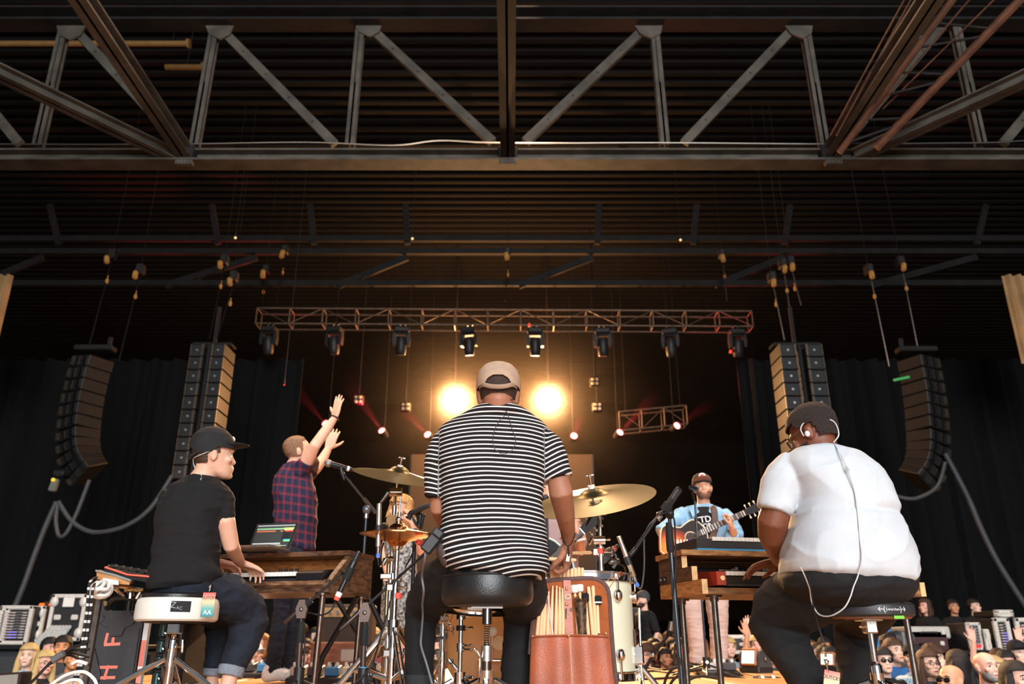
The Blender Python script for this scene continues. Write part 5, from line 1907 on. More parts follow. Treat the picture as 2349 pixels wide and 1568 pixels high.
for i in range(9):
 q = 4 * i
 fa += [(q + 1, q + 5, q + 7, q + 3), (q, q + 2, q + 6, q + 4), (q, q + 4, q + 5, q + 1), (q + 2, q + 3, q + 7, q + 6)]
tp = obj('name_tape', MB().add(va, fa), mat('black_cloth_tape', (30, 30, 32), .8), t)
a = math.radians(-69)
Mt = Matrix.Translation((c.x + math.cos(a) * (R0 + .0035), c.y + math.sin(a) * (R0 + .0035), zb_ + .061)) @ Matrix.Rotation(a + PI / 2, 4, 'Z') @ Matrix.Rotation(math.radians(6), 4, 'Y') @ F0
GINK = mat('silver_ink', (150, 150, 152), .5)
lettering('lettering', 'Z', .038, Mt @ Matrix.Translation((-.02, .003, 0)), GINK, tp, .0004)
lettering('lettering', 'AC', .02, Mt @ Matrix.Translation((.008, -.006, 0)), GINK, tp, .0004)
obj('seat_plate', MB().lathe([(.001, zb_ - .006), (R0 * .8, zb_ - .006), (R0 * .82, zb_ + .002), (.001, zb_ + .002)], Matrix.Translation((c.x, c.y, 0)), 40), mat('black_plate', (34, 28, 26)), t)
mb = MB().box((c.x, c.y, zb_ - .03), (.06, .06, .05), bev=.006)
obj('seat_mount', mb, CHROME, t)
zc = at(400, 1478, 4.0).z
obj('threaded_post', thread(V((c.x, c.y, zc)), V((c.x, c.y, zb_ - .05)), .0125), CHROME, t)
cl = obj('height_collar', MB().lathe([(.02, zc - .05), (.022, zc - .045), (.022, zc + .02), (.019, zc + .026), (.013, zc + .028)], Matrix.Translation((c.x, c.y, 0)), 18), CHROME, t)
obj('wing_bolt', MB().limb([(c.x + .02, c.y - .01, zc - .01), (c.x + .055, c.y - .02, zc - .005)], [.005, .006], 8).limb([(c.x + .05, c.y - .02, zc + .02), (c.x + .055, c.y - .02, zc - .03)], [.005, .006], 8), CHROME, cl)
obj('pole', MB().cyl((c.x, c.y, .05), (c.x, c.y, zc), .019, n=18), CHROME, t)
tripod(t, V((c.x, c.y, 0)), None, .02, 3, -.35, .36, .20)

# round black stool with the hand-lettered name
c = at(1990, 1392, WD + .02)
t = thing('keyboard_stool', 'round black stool with a white hand-lettered name under the man in white', 'stool', V((c.x, c.y, 0)))
zt_, zb_ = at(1990, 1378, WD - .15).z, at(1990, 1413, WD - .15).z
R0 = .178
obj('seat', MB().lathe([(.001, zb_), (R0 * .93, zb_), (R0 * .99, zb_ + .008), (R0, zb_ + .02), (R0, zt_ - .016), (R0 * .96, zt_ - .002), (R0 * .85, zt_ + .006), (.001, zt_ + .008)], Matrix.Translation((c.x, c.y, 0)), 56), mat('scuffed_black_vinyl', (46, 46, 50), .5, 0, .25, 12, .1, 120), t)
obj('piping', MB().tube([(c.x + math.cos(a) * (R0 * .985), c.y + math.sin(a) * R0 * .985, zt_ - .01) for a in [2 * PI * i / 56 for i in range(56)]], .003, 6, closed=True), BLACKP, t)
se = t.children_recursive[0]
for txt, da, sz in (('\u2190(', -21.5, .028), ('Jonathan', -8.0, .0150), (')\u2192', 5.5, .028)):
 a = math.radians(-84 + da + 10)
 for k_, ch in enumerate(txt):
  w = sz * .50 / R0
  aa = a + (k_ - (len(txt) - 1) / 2) * w
  Mt = Matrix.Translation((c.x + math.cos(aa) * (R0 + .0012), c.y + math.sin(aa) * (R0 + .0012), (zt_ + zb_) / 2 - .002)) @ Matrix.Rotation(aa + PI / 2, 4, 'Z') @ F0
  lettering('lettering', ch, sz, Mt, WHINK, se, .0004)
obj('green_tape', MB().box((c.x + .05, c.y - R0 * .9, zb_ - .003), (.04, .012, .012)), mat('green_tape', (110, 190, 50), .6), t)
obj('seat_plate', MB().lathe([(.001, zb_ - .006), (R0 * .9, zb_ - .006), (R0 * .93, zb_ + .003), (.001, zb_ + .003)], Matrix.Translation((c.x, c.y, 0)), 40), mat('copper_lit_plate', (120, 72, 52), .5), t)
c2 = V((c.x - .003, c.y, 0))
mb = MB().box((c2.x, c2.y, zb_ - .035), (.05, .05, .055), bev=.006)
mb.box((c2.x, c2.y, zb_ - .008), (.085, .085, .012), bev=.003)
sm = obj('seat_mount', mb, ALU, t)
obj('wing_bolt', MB().limb([(c2.x - .02, c2.y - .02, zb_ - .035), (c2.x - .05, c2.y - .03, zb_ - .035)], [.005, .007], 8), CHROME, sm)
obj('post', MB().cyl((c2.x, c2.y, .2), (c2.x, c2.y, zb_ - .05), .0125, n=18), CHROME, t)
zc = at(2020, 1540, WD).z
obj('height_collar', MB().lathe([(.022, zc - .05), (.024, zc - .04), (.024, zc + .02), (.018, zc + .03)], Matrix.Translation((c2.x, c2.y, 0)), 18), CHROME, t)
obj('pole', MB().cyl((c2.x, c2.y, .05), (c2.x, c2.y, zc), .019, n=18), CHROME, t)
tripod(t, V((c2.x, c2.y, 0)), None, .02, 3, .5, .33, zc - .04)


# ================================================================ left keyboard, its wooden cabinet and the laptop
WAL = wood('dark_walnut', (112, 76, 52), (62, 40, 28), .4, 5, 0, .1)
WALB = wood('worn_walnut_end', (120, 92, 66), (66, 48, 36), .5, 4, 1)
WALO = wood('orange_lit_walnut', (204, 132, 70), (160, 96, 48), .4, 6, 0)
B0 = at(752, 1357, 4.45)
s_ = V((.27, .963, 0)).normalized()
l_ = V((-s_.y, s_.x, 0))
up = V((0, 0, 1))
zb = B0.z
zt_ = at(855, 1279, 4.97).z
Hc = zt_ - zb
Wc, Dc = 1.02, .53
cab = thing('keyboard_cabinet', 'walnut keyboard cabinet on pipe legs holding a laptop, in front of the plaid singer', 'keyboard stand', V((B0.x, B0.y, 0)))


def kx(a, b, z):
 return B0 + l_ * a + s_ * b + up * z


def slab(a0, a1, b0, b1, z0, z1):
 return MB().hexa([kx(a0, b0, z0), kx(a1, b0, z0), kx(a1, b1, z0), kx(a0, b1, z0)], [kx(a0, b0, z1), kx(a1, b0, z1), kx(a1, b1, z1), kx(a0, b1, z1)])


def sidepanel(a0, a1, poly):
 n = len(poly)
 vs = [kx(a0, b, z) for b, z in poly] + [kx(a1, b, z) for b, z in poly]
 return MB().add(vs, [tuple(range(n)), tuple(range(2 * n - 1, n - 1, -1))] + [(i, (i + 1) % n, (i + 1) % n + n, i + n) for i in range(n)])


prof_ = [(.0, .0), (Dc, 0), (Dc, Hc - .012), (.235, Hc - .012), (.03, .065), (.0, .065)]
obj('side_panel', sidepanel(0, .03, prof_), WALB, cab)
obj('side_panel', sidepanel(Wc - .03, Wc, prof_), WALB, cab)
obj('top_board', slab(-.004, Wc, .215, Dc + .01, Hc - .014, Hc + .012), WAL, cab)
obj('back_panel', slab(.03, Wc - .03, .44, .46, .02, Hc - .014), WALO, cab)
obj('bottom_shelf', slab(.03, Wc - .03, .0, Dc, .0, .04), WAL, cab)
obj('front_rail', slab(.03, Wc - .03, .0, .018, .018, .06), wood('pale_walnut_rail', (150, 108, 76), (96, 62, 42), .5, 5, 0), cab)
PIPE = mat('dull_steel_pipe', (110, 94, 86), .35, .9, .2, 20)
for (a, b) in ((.06, .06), (.03, Dc - .06), (Wc - .06, .06), (Wc - .06, Dc - .06)):
 p0 = kx(a, b, 0)
 lg = obj('leg', MB().cyl(p0, V((p0.x - .01, p0.y - .01, .01)), .017, n=14), PIPE, cab)
 obj('flange', MB().cyl(p0, p0 - V((0, 0, .012)), .04, n=16), PIPE, lg)
# the stage piano inside
pn = thing('stage_piano', 'stage piano with black cheek block set in the walnut cabinet', 'keyboard', kx(.5, .1, .06))
obj('chassis', slab(.06, Wc - .05, .012, .40, .042, .075), BLACKP, pn)
mb = sidepanel(.045, .20, [(.004, .05), (.38, .05), (.38, .13), (.18, .13), (.04, .118), (.004, .10)])
obj('cheek_block', mb, mat('black_gloss_block', (26, 26, 30), .3, coat=.2), pn)
obj('panel', slab(.05, Wc - .05, .2, .40, .075, .12), BLACKP, pn)
wk = slab(0, .0218, .0, .17, 0, .022)
ME = None
KEYW = mat('white_keys', (238, 234, 226), .3, 0, .02, 10)
for i in range(32):
 a = .206 + i * .0235
 if a + .022 > Wc - .06:
  break
 if ME is None:
  wk.v = [p - B0 for p in wk.v]
  ME = wk.mesh('white_key', [KEYW], V((0, 0, 0)), 0)
 link('white_key', ME, pn, kx(a, .02, .088) - OFF[pn.name])
MK = None
for i in range(32):
 a = .206 + i * .0235 + .016
 if a > Wc - .09:
  break
 if i % 7 in (2, 6):
  continue
 if MK is None:
  bk_ = slab(0, .012, 0, .1, 0, .014)
  bk_.v = [p - B0 for p in bk_.v]
  MK = bk_.mesh('black_key', [BLACKP], V((0, 0, 0)), 0)
 link('black_key', MK, pn, kx(a, .09, .108) - OFF[pn.name])
for i in range(4):
 p0 = kx(.31 + i * .035, .2, .122)
 obj('knob', MB().cyl(p0, p0 + V((0, -.004, .02)), .01, n=12), BLACKP, pn)
# laptop
lp = thing('laptop', 'silver laptop with dark music software on screen, on the walnut cabinet', 'laptop', at(628, 1266, 4.72))
TL, TR, BR, BL = at(590, 1201, 4.86), at(689, 1197, 4.80), at(662, 1267, 4.70), at(568, 1264, 4.76)
zt2 = zt_ + .013
BR.z = BL.z = zt2 + .008
TR = TL + (BR - BL) * 1.05
nn = (TR - TL).cross(BL - TL).normalized()
if nn.y > 0:
 nn = -nn


def q4(u0, u1, v0, v1, d):
 f = lambda u, v: TL.lerp(TR, u).lerp(BL.lerp(BR, u), v) + nn * d
 return [f(u0, v0), f(u1, v0), f(u1, v1), f(u0, v1)]


obj('lid', MB().hexa(q4(0, 1, 0, 1, 0), q4(0, 1, 0, 1, -.007)), ALU, lp)
bz = obj('bezel', MB().hexa(q4(.012, .985, .02, .985, .0016), q4(.012, .985, .02, .985, .0)), BLACKP, lp)


def scr(name, c, e=1.0):
 return mat(name, c, .4, 0, 0, 5, emit=e, ecol=c)


S_BG = scr('screen_grey', (52, 54, 54), .7)
disp = obj('display', MB().hexa(q4(.05, .94, .08, .93, .0022), q4(.05, .94, .08, .93, .0017)), S_BG, lp)
ROWS = [(.05, .94, .08, .125, (150, 156, 160)), (.05, .94, .125, .17, (60, 62, 66)), (.06, .70, .20, .225, (120, 190, 120)), (.06, .70, .232, .26, (150, 160, 150)), (.70, .94, .19, .255, (170, 200, 110)), (.72, .92, .26, .29, (240, 236, 150)), (.76, .94, .30, .345, (226, 60, 48)), (.07, .52, .30, .335, (224, 110, 60)), (.64, .69, .30, .335, (220, 130, 50)), (.72, .92, .37, .62, (30, 32, 34)), (.78, .94, .63, .665, (60, 196, 200)), (.79, .94, .675, .71, (130, 214, 120)), (.06, .73, .755, .785, (190, 194, 190)), (.06, .75, .80, .825, (150, 154, 150)), (.52, .90, .845, .87, (150, 154, 150)), (.30, .58, .93, .96, (232, 110, 40))]
for i in range(6):
 ROWS.append((.08, .7, .38 + i * .055, .385 + i * .055, (74, 76, 76)))
for i in range(13):
 ROWS.append((.09 + i * .055, .105 + i * .055, .862, .90, (214, 196, 60)))
for (u0, u1, v0, v1, c) in ROWS:
 obj('interface_bar', MB().hexa(q4(u0, u1, v0, v1, .0028), q4(u0, u1, v0, v1, .0022)), scr('screen_%d_%d_%d' % c, c, .8), disp)
dn = -nn
dn.z = 0
dn.normalize()
kb = [BL, BR, BR - dn * .22, BL - dn * .22]
obj('keyboard_deck', MB().hexa([V((p.x, p.y, zt2 + .012)) for p in kb], [V((p.x, p.y, zt2)) for p in kb]), ALU, lp)

# ================================================================ right keyboard desk of reclaimed wood
PINE = wood('honey_pine', (196, 142, 82), (150, 98, 52), .55, 4, 1)
PINEX = wood('honey_pine_long', (182, 130, 76), (120, 76, 40), .55, 4, 0)
PINED = wood('dark_stained_plank', (104, 68, 40), (66, 42, 26), .55, 5, 1)
PEND = mat('pale_end_grain', (222, 180, 128), .6, 0, .15, 30)
B0 = at(1612, 1361, 4.2)
s_ = V((-.205, .98, 0)).normalized()
l_ = V((s_.y, -s_.x, 0))
zt_ = at(1560, 1262, 4.45).z
Hc = zt_ - B0.z
Wc, Dc = 1.27, .56
dk = thing('keyboard_desk', 'rustic stepped pine keyboard desk on pipe legs at the right', 'keyboard stand', V((B0.x, B0.y, 0)))
PHm = (at(1612, 1327, 4.2).z - B0.z)
for a0, inn in ((-.0, 1), (Wc - .03, -1)):
 for z0, z1, b0, m_ in ((0, PHm, 0, PINE), (PHm + .002, PHm * 2, .11, PINED), (PHm * 2 + .002, Hc - .03, .23, PINED)):
  pk_ = obj('plank', slab(a0, a0 + .03, b0 + .003, Dc, z0, z1), m_, dk)
  obj('end_grain', slab(a0, a0 + .03, b0, b0 + .003, z0, z1), PEND, pk_)
obj('top_board', slab(-.01, Wc + .01, .20, Dc + .02, Hc - .028, Hc), PINEX, dk)
for z0, nm in ((0, 'bottom_board'),):
 obj(nm, slab(.03, Wc - .03, .0, Dc, 0.0, .03), wood('worn_pine_board', (150, 104, 64), (74, 52, 38), .6, 3, 0), dk)
obj('back_board', slab(.03, Wc - .03, Dc - .02, Dc, .03, Hc - .03), PINED, dk)
# corner bracket
bkt = obj('corner_bracket', slab(-.004, .0, Dc - .12, Dc + .004, PHm * 1.15, PHm * 1.6), BLACKM, dk)
for b in (.09, .035):
 p0 = kx(-.005, Dc - b, PHm * 1.38)
 obj('bolt', MB().ball(p0, .007, nu=10, nv=6), STEEL, bkt)
for (a, b) in ((.12, .13), (.10, Dc - .06), (Wc - .07, .10), (Wc - .10, Dc - .08)):
 p0 = kx(a, b, 0)
 lg = obj('leg', MB().cyl(p0, V((p0.x, p0.y, .01)), .0165, n=14), mat('grey_steel_pipe', (112, 108, 104), .3, .9, .2, 20), dk)
 obj('flange', MB().cyl(p0, p0 - V((0, 0, .01)), .042, n=16).cyl(p0, p0 - V((0, 0, .03)), .022, n=16), STEEL, lg)
# red stage keyboard in the desk
rk = thing('red_keyboard', 'red-cheeked keyboard with a black control panel inside the pine desk', 'keyboard', kx(.6, .1, .03))
REDP = mat('red_lacquer', (178, 62, 44), .3, 0, .05, 8, coat=.2)
ck = obj('cheek', sidepanel(.10, .15, [(.035, .045), (.40, .045), (.40, .13), (.22, .125), (.10, .115), (.035, .112)]), REDP, rk)
p0 = kx(.13, .034, .08)
obj('jack', MB().lathe([(.006, 0), (.012, 0), (.012, .004), (.006, .004)], frame(-s_, l_, p0), 18), CHROME, rk)
obj('chassis', slab(.15, Wc - .08, .035, .40, .04, .088), mat('black_keyboard_chassis', (20, 18, 18), .35), rk)
obj('front_trim', slab(.16, Wc - .1, .033, .035, .045, .048), STEEL, rk)
mb = MB().hexa([kx(.12, .18, .10), kx(Wc - .08, .18, .10), kx(Wc - .08, .40, .10), kx(.12, .40, .10)], [kx(.12, .185, .106), kx(Wc - .08, .185, .106), kx(Wc - .08, .38, .16), kx(.12, .38, .16)])
pan = obj('control_panel', mb, BLACKP, rk)
wk = slab(0, .0225, 0, .14, 0, .02)
wk.v = [p - B0 for p in wk.v]
ME = wk.mesh('white_key', [KEYW], V((0, 0, 0)), 0)
bk_ = slab(0, .012, 0, .09, 0, .012)
bk_.v = [p - B0 for p in bk_.v]
MK = bk_.mesh('black_key', [BLACKP], V((0, 0, 0)), 0)
i = 0
while .155 + i * .0242 < Wc - .11:
 link('white_key', ME, rk, kx(.155 + i * .0242, .04, .094) - OFF[rk.name])
 if i % 7 not in (2, 6):
  link('black_key', MK, rk, kx(.155 + i * .0242 + .018, .09, .113) - OFF[rk.name])
 i += 1
pn_ = (kx(0, .38, .16) - kx(0, .185, .106)).normalized()
Mp = Matrix((l_, pn_, l_.cross(pn_))).transposed().to_4x4()
Mp.translation = kx(.19, .235, .122) + l_.cross(pn_) * .001
lettering('lettering', 'DYA', .042, Mp, WHINK, pan, .0006, .8)
for i in range(14):
 p0 = kx(.30 + i * .045, .25 + (i % 2) * .05, .127 + (i % 2) * .013)
 obj('knob', MB().cyl(p0, p0 + V((0, -.01, .015)), .009, n=10), mat('grey_knob', (110, 106, 104), .4), pan)
obj('screen_window', MB().hexa([kx(.25, .26, .127), kx(.34, .26, .127), kx(.34, .32, .144), kx(.25, .32, .144)], [kx(.25, .258, .129), kx(.34, .258, .129), kx(.34, .318, .146), kx(.25, .318, .146)]), scr('pale_lcd', (150, 120, 116), .4), pan)
# small black synth on top with blue tape
sy = thing('small_synth', 'small black synth on blue tape on top of the pine desk', 'keyboard', kx(.4, .3, Hc))
obj('blue_tape', slab(.10, .95, .24, .55, Hc + .001, Hc + .014), mat('blue_case_edge', (64, 146, 190), .5), sy)
ch = obj('chassis', slab(.10, .95, .245, .54, Hc + .015, Hc + .066), mat('dark_synth_shell', (38, 34, 34), .5), sy)
for i in range(18):
 link('white_key', ME, sy, kx(.19 + i * .0242, .236, Hc + .055) - OFF[sy.name])
for i in range(3):
 p0 = kx(.16 + i * .06, .46, Hc + .066)
 obj('knob', MB().cyl(p0, p0 + V((0, 0, .02)), .013, n=14), mat('blue_knob', (44, 58, 130), .4), ch)
for i in range(4):
 p0 = kx(.10 + i * .02, .5, Hc + .066)
 obj('switch', MB().box(p0 + V((0, 0, .012)), (.006, .006, .024)), ALU, ch)

# ================================================================ left rack with the plastic lid, pad controller and cables
RD = 4.25
c0, c1 = at(262, 1384, RD), at(232, 1600, RD)
rt = thing('rack_case', 'upright black rack case with coral stick-on letters F and H on its lid', 'case', V((c0.x, RD, 0)))
ABS = mat('moulded_black_plastic', (50, 51, 54), .55, 0, .08, 30, .12, 350)
wr_ = 57 * mpp(1450, RD)
ztop = at(262, 1378, RD).z
xc = at(266, 1450, RD).x
Ml = Matrix.Translation((xc, RD, 0))
lidp = [(-wr_, .01), (wr_, .01), (wr_, ztop), (wr_ - .035, ztop), (wr_ - .05, ztop - .045), (-wr_ + .05, ztop - .045), (-wr_ + .035, ztop), (-wr_, ztop)]
mb = MB().prism(lidp, 0, .07, Ml)
lid = obj('lid', mb, ABS, rt)
# raised mouldings
z0 = ztop
mb = MB().prism([(-.05, z0 - .05), (.06, z0 - .05), (.085, z0 - .11), (.045, z0 - .125), (.032, z0 - .165), (-.022, z0 - .165), (-.035, z0 - .125), (-.08, z0 - .11)], -.012, .0, Ml)
obj('moulding', mb, ABS, lid)
for sgn in (-1, 1):
 pts = [(sgn * wr_ * .96, z0 - .13), (sgn * wr_ * .78, z0 - .135), (sgn * wr_ * .80, z0 - .2), (sgn * wr_ * .30, z0 - .34), (sgn * wr_ * .34, z0 - .37), (sgn * wr_ * .86, z0 - .50), (sgn * wr_ * .96, z0 - .52)]
 obj('moulding', MB().prism(pts if sgn > 0 else pts[::-1], -.012, .0, Ml), ABS, lid)
 obj('peg_boss', MB().cyl((xc + sgn * wr_ * .66, RD - .004, z0 - .085), (xc + sgn * wr_ * .66, RD - .016, z0 - .085), .018, n=16), ABS, lid)
obj('handle', MB().tube(smoothline([(xc - wr_ + .05, RD + .03, ztop - .01), (xc - .03, RD - .005, ztop + .012), (xc + wr_ - .05, RD - .005, ztop + .012), (xc + wr_ + .01, RD + .03, ztop + .01)]), .011, 8), ABS, lid)
# letters, turned a quarter
Rq = Matrix.Rotation(PI / 2, 4, 'Z')


def strips(segs, name):
 for k_, (x0, zz0, x1, zz1) in enumerate(segs):
  d = V((x1 - x0, 0, zz1 - zz0))
  R = frame(d, (0, 1, 0)).to_3x3()
  obj(name, MB().box((xc + (x0 + x1) / 2, RD - .0015 - .0009 * k_, (zz0 + zz1) / 2), (.002, .014, d.length), R), PKINK, lid)


def LZ(py):
 return at(262, py, RD).z


def LX(px, py):
 return at(px, py, RD).x - xc


strips([(LX(239, 1477), LZ(1478), LX(276, 1477), LZ(1476)), (LX(242, 1474), LZ(1476), LX(248, 1450), LZ(1451)), (LX(259, 1474), LZ(1475), LX(261, 1461), LZ(1461))], 'letter_strip')
strips([(LX(225, 1530), LZ(1530), LX(270, 1529), LZ(1529)), (LX(219, 1554), LZ(1554), LX(265, 1553), LZ(1553)), (LX(240, 1554), LZ(1558), LX(249, 1530), LZ(1525))], 'letter_strip')
# rack body behind, open front at its right with gear and patch leads
bx0 = xc + wr_ + .004
obj('corner_post', MB().box((bx0 + .012, RD + .03, ztop / 2 - .01), (.024, .03, ztop - .04)), WHITEP, rt)
for i in range(2):
 obj('label_tape', MB().box((bx0 + .012, RD + .0135, ztop * (.52 - .28 * i) - .02), (.022, .002, .12)), PKINK if i == 0 else mat('coral_faded_tape', (236, 150, 132), .6), rt)
bw = .15
obj('shell', MB().box((bx0 + .024 + bw / 2, RD + .42, ztop / 2 - .02), (bw, .55, ztop - .06), bev=.01), BLACKP, rt)
for i in range(5):
 z = ztop - .14 - i * .075
 u = obj('rack_unit', MB().box((bx0 + .03 + bw * .35, RD + .13, z), (bw * .62, .04, .06), bev=.004), mat('dark_rack_unit', (34, 40, 42), .4, .3), rt)
 obj('face_strip', MB().box((bx0 + .065, RD + .105, z), (.008, .008, .05)), mat('teal_strip', (84, 140, 132), .4), u)
 for k_ in range(3):
  q = V((bx0 + .075 + k_ * .03, RD + .10, z + random.uniform(-.01, .01)))
  e = V((bx0 + .19 + random.uniform(-.02, .02), RD - .02 + random.uniform(-.03, .03), z - .16 - random.uniform(0, .1)))
  obj('patch_lead', MB().tube(smoothline([q, q + V((.03, -.05, 0)), q.lerp(e, .6) + V((.03, -.04, .02)), e]), .0035, 6), CABLE, u)
  obj('plug', MB().cyl(q + V((0, .01, 0)), q + V((.012, -.02, 0)), .006, n=8), CHROME, u)
for k_ in range(2):
 obj('rear_post', MB().box((bx0 + .11 + k_ * .06, RD + .07, ztop / 2 - .05), (.018, .02, ztop - .1)), STEEL if k_ else PIPE, rt)

# stand with pad controller and pedals above the rack
ps = thing('pad_controller', 'black pad controller with a glowing red edge at the far left of the band', 'controller', at(290, 1312, 4.1))
KD2 = 4.1
a, b, c_, d_ = at(240, 1301, KD2 - .1), at(345, 1321, KD2 - .15), at(345, 1310, KD2 + .35), at(250, 1294, KD2 + .3)
th = V((0, 0, .03))
obj('body', MB().hexa([a, b, c_, d_], [a - th, b - th, c_ - th, d_ - th]), BLACKP, ps)
REDG = mat('red_glow_edge', (255, 90, 70), .4, emit=1.5, ecol=(255, 80, 60))
obj('glow_edge', MB().tube([at(241, 1300, KD2 - .11), at(292, 1317, KD2 - .13), at(345, 1322, KD2 - .16)], .004, 6), REDG, ps)
for i in range(5):
 for j in range(3):
  q = a.lerp(b, .15 + i * .17).lerp(d_.lerp(c_, .15 + i * .17), .2 + j * .28)
  obj('pad', MB().box(q + V((0, 0, .004)), (.03, .03, .01), bev=.003), RUBBER, ps)
pb = thing('wooden_wedge', 'tan wooden wedge with a grey lip holding a white box, below the pad controller', 'stand', at(260, 1340, 3.95))
WD2 = 3.95
mb = MB().hexa([at(221, 1309, WD2), at(300, 1331, WD2 - .05), at(296, 1341, WD2 - .05), at(223, 1334, WD2)], [at(229, 1306, WD2 + .25), at(308, 1328, WD2 + .2), at(304, 1338, WD2 + .2), at(231, 1331, WD2 + .25)])
obj('wedge', mb, mat('tan_mdf', (196, 140, 88), .6, 0, .08, 20), pb)
obj('lip', MB().tube([at(220, 1308, WD2 - .01), at(262, 1318, WD2 - .03), at(300, 1331, WD2 - .06)], .005, 6), mat('grey_lip', (140, 150, 146), .5), pb)
obj('white_box', MB().hexa([at(236, 1325, WD2 - .07), at(272, 1331, WD2 - .08), at(272, 1341, WD2 - .08), at(233, 1338, WD2 - .07)], [at(238, 1323, WD2 + .02), at(274, 1329, WD2 + .01), at(274, 1339, WD2 + .01), at(235, 1336, WD2 + .02)]), WHITEP, pb)
st = thing('controller_stand', 'fold-up metal stand with brass fittings carrying the pad controller', 'stand', V((at(290, 1400, 4.0).x, 4.0, 0)))
BRASS = mat('warm_brass', (206, 164, 108), .25, 1, .1, 20)
for (p0, p1) in (((255, 1342), (330, 1352)), ((265, 1350), (285, 1368)), ((300, 1350), (298, 1372)), ((325, 1352), (312, 1372))):
 obj('arm', MB().tube([at(p0[0], p0[1], 3.98), at(p1[0], p1[1], 3.98)], .009, 8), CHROME, st)
for x in (292, 304, 316, 326):
 obj('fitting', MB().box(at(x, 1353, 3.95), (.022, .03, .016), rot('Y', random.uniform(-20, 20)), bev=.003), BRASS, st)
obj('column', MB().tube([at(300, 1356, 4.05), at(300, 1364, 4.62), V((at(300, 1364, 4.62).x, 4.62, .02))], .018, n=12), BLACKM, st)
obj('foot', MB().box((at(300, 1364, 4.62).x, 4.62, .015), (.3, .2, .03), bev=.01), BLACKM, st)
# coiled white bundle on the left of the rack
cb = thing('white_cable_coil', 'knotted coil of white cable hung on a post beside the rack', 'cable', at(232, 1352, 3.85))
for k_ in range(5):
 cc = at(232, 1352, 3.85)
 R = rot('Z', k_ * 31) @ rot('X', 60 + k_ * 23)
 obj('loop', MB().tube([cc + R @ V((math.cos(a) * (.04 + .004 * k_), math.sin(a) * .034, .008 * math.sin(3 * a))) for a in [2 * PI * i / 24 for i in range(24)]], .0085, 8, closed=True), WHITEP, cb)
obj('post', MB().box((at(219, 1400, 3.9).x, 3.92, .26), (.022, .022, .52)), STEEL, cb)
# chequered cable pair hanging down
BRD = mat('black_white_braid', (28, 28, 30), .7, 0, 0, 1)
nt = BRD.node_tree
at_ = nt.nodes.new('ShaderNodeTexCoord')
wv = nt.nodes.new('ShaderNodeTexWave')
wv.bands_direction = 'Z'
wv.inputs['Scale'].default_value = 9
wv.inputs['Distortion'].default_value = 0
rp = nt.nodes.new('ShaderNodeValToRGB')
rp.color_ramp.elements[0].position, rp.color_ramp.elements[0].color = .72, lin((26, 26, 28))
rp.color_ramp.elements[1].position, rp.color_ramp.elements[1].color = .78, lin((220, 220, 216))
nt.links.new(at_.outputs['Object'], wv.inputs['Vector'])
nt.links.new(wv.outputs['Fac'], rp.inputs[0])
nt.links.new(rp.outputs[0], nt.nodes['Principled BSDF'].inputs['Base Color'])
tag(obj('braided_cable', MB().tube(smoothline(pl([(222, 1323, 3.9), (208, 1332, 3.8), (203, 1350, 3.75), (200, 1395, 3.72), (192, 1450, 3.7), (186, 1495, 3.7), (176, 1540, 3.66), (160, 1575, 3.6)])), .006, 8), BRD), 'outer black and white braided cable falling left of the rack', 'cable')
tag(obj('braided_cable', MB().tube(smoothline(pl([(226, 1330, 3.88), (214, 1345, 3.78), (210, 1380, 3.74), (203, 1430, 3.72), (195, 1480, 3.7), (184, 1535, 3.66), (170, 1575, 3.6)])), .006, 8), BRD), 'inner black and white braided cable falling left of the rack', 'cable')
for k_, pts in enumerate(([(110, 1575), (150, 1548), (190, 1540), (215, 1556), (225, 1580)], [(120, 1580), (160, 1560), (185, 1562), (190, 1582)], [(165, 1522), (178, 1516), (200, 1522)])):
 tag(obj('white_cable', MB().tube(smoothline(pl(pts, 3.3)), .006, 8), WHITEP), ['large white cable loop at the bottom left before the rack', 'small white cable loop inside the large one at the bottom left', 'short end of white cable beside the rack lid'][k_], 'cable')
lm = thing('black_cable_loom', 'taped black cable loom rising across the lower left to the rack', 'cable', at(60, 1568, 3.4))
for k_ in range(4):
 o_ = k_ * 3
 pts = [(30 + o_, 1590), (70 + o_, 1566 - o_), (100 + o_, 1535 - o_), (130, 1505 + o_), (160, 1488 + o_ * 1.5), (205, 1470 + o_ * 6)]
 obj('lead', MB().tube(smoothline(pl(pts, 3.4 + k_ * .02)), .0055, 8), CABLE, lm)
obj('tape_wrap', MB().tube(pl([(120, 1514, 3.38), (147, 1497, 3.38)]), .013, 10), mat('grey_tape', (96, 98, 100), .4), lm)
# ================================================================ drum kit
BRZ = mat('cymbal_bronze', (104, 97, 70), .4, 1, .12, 4, .03, 90, stretch=(1, 1, 1))
BRZ2 = mat('copper_toned_bronze', (196, 134, 76), .22, 1, .12, 4, .03, 90)
CREAM = mat('cream_lacquer', (226, 224, 196), .3, 0, .03, 4, coat=.3)


def cymbal_prof(r, bell=.22, h=.035, flip=1):
 p = [(.006, h + .02), (r * bell * .5, h + .017), (r * bell * .85, h + .006), (r * bell, h - .004)]
 for i in range(1, 9):
  t = i / 8
  p.append((r * (bell + (1 - bell) * t), (h - .004) * (1 - t) ** 1.0 * (1 - .25 * t)))
 q = [(a, b - .0016) for a, b in reversed(p)]
 return [(a, b * flip) for a, b in p + q]


def cymbal(name, label, c, r, normal, material, parts=True):
 M = frame(normal, (1, 0, 0), c)
 t = thing(name, label, 'cymbal', c)
 b = obj('bronze', MB().lathe(cymbal_prof(r), M, 64), material, t, smooth=50)
 return t, M


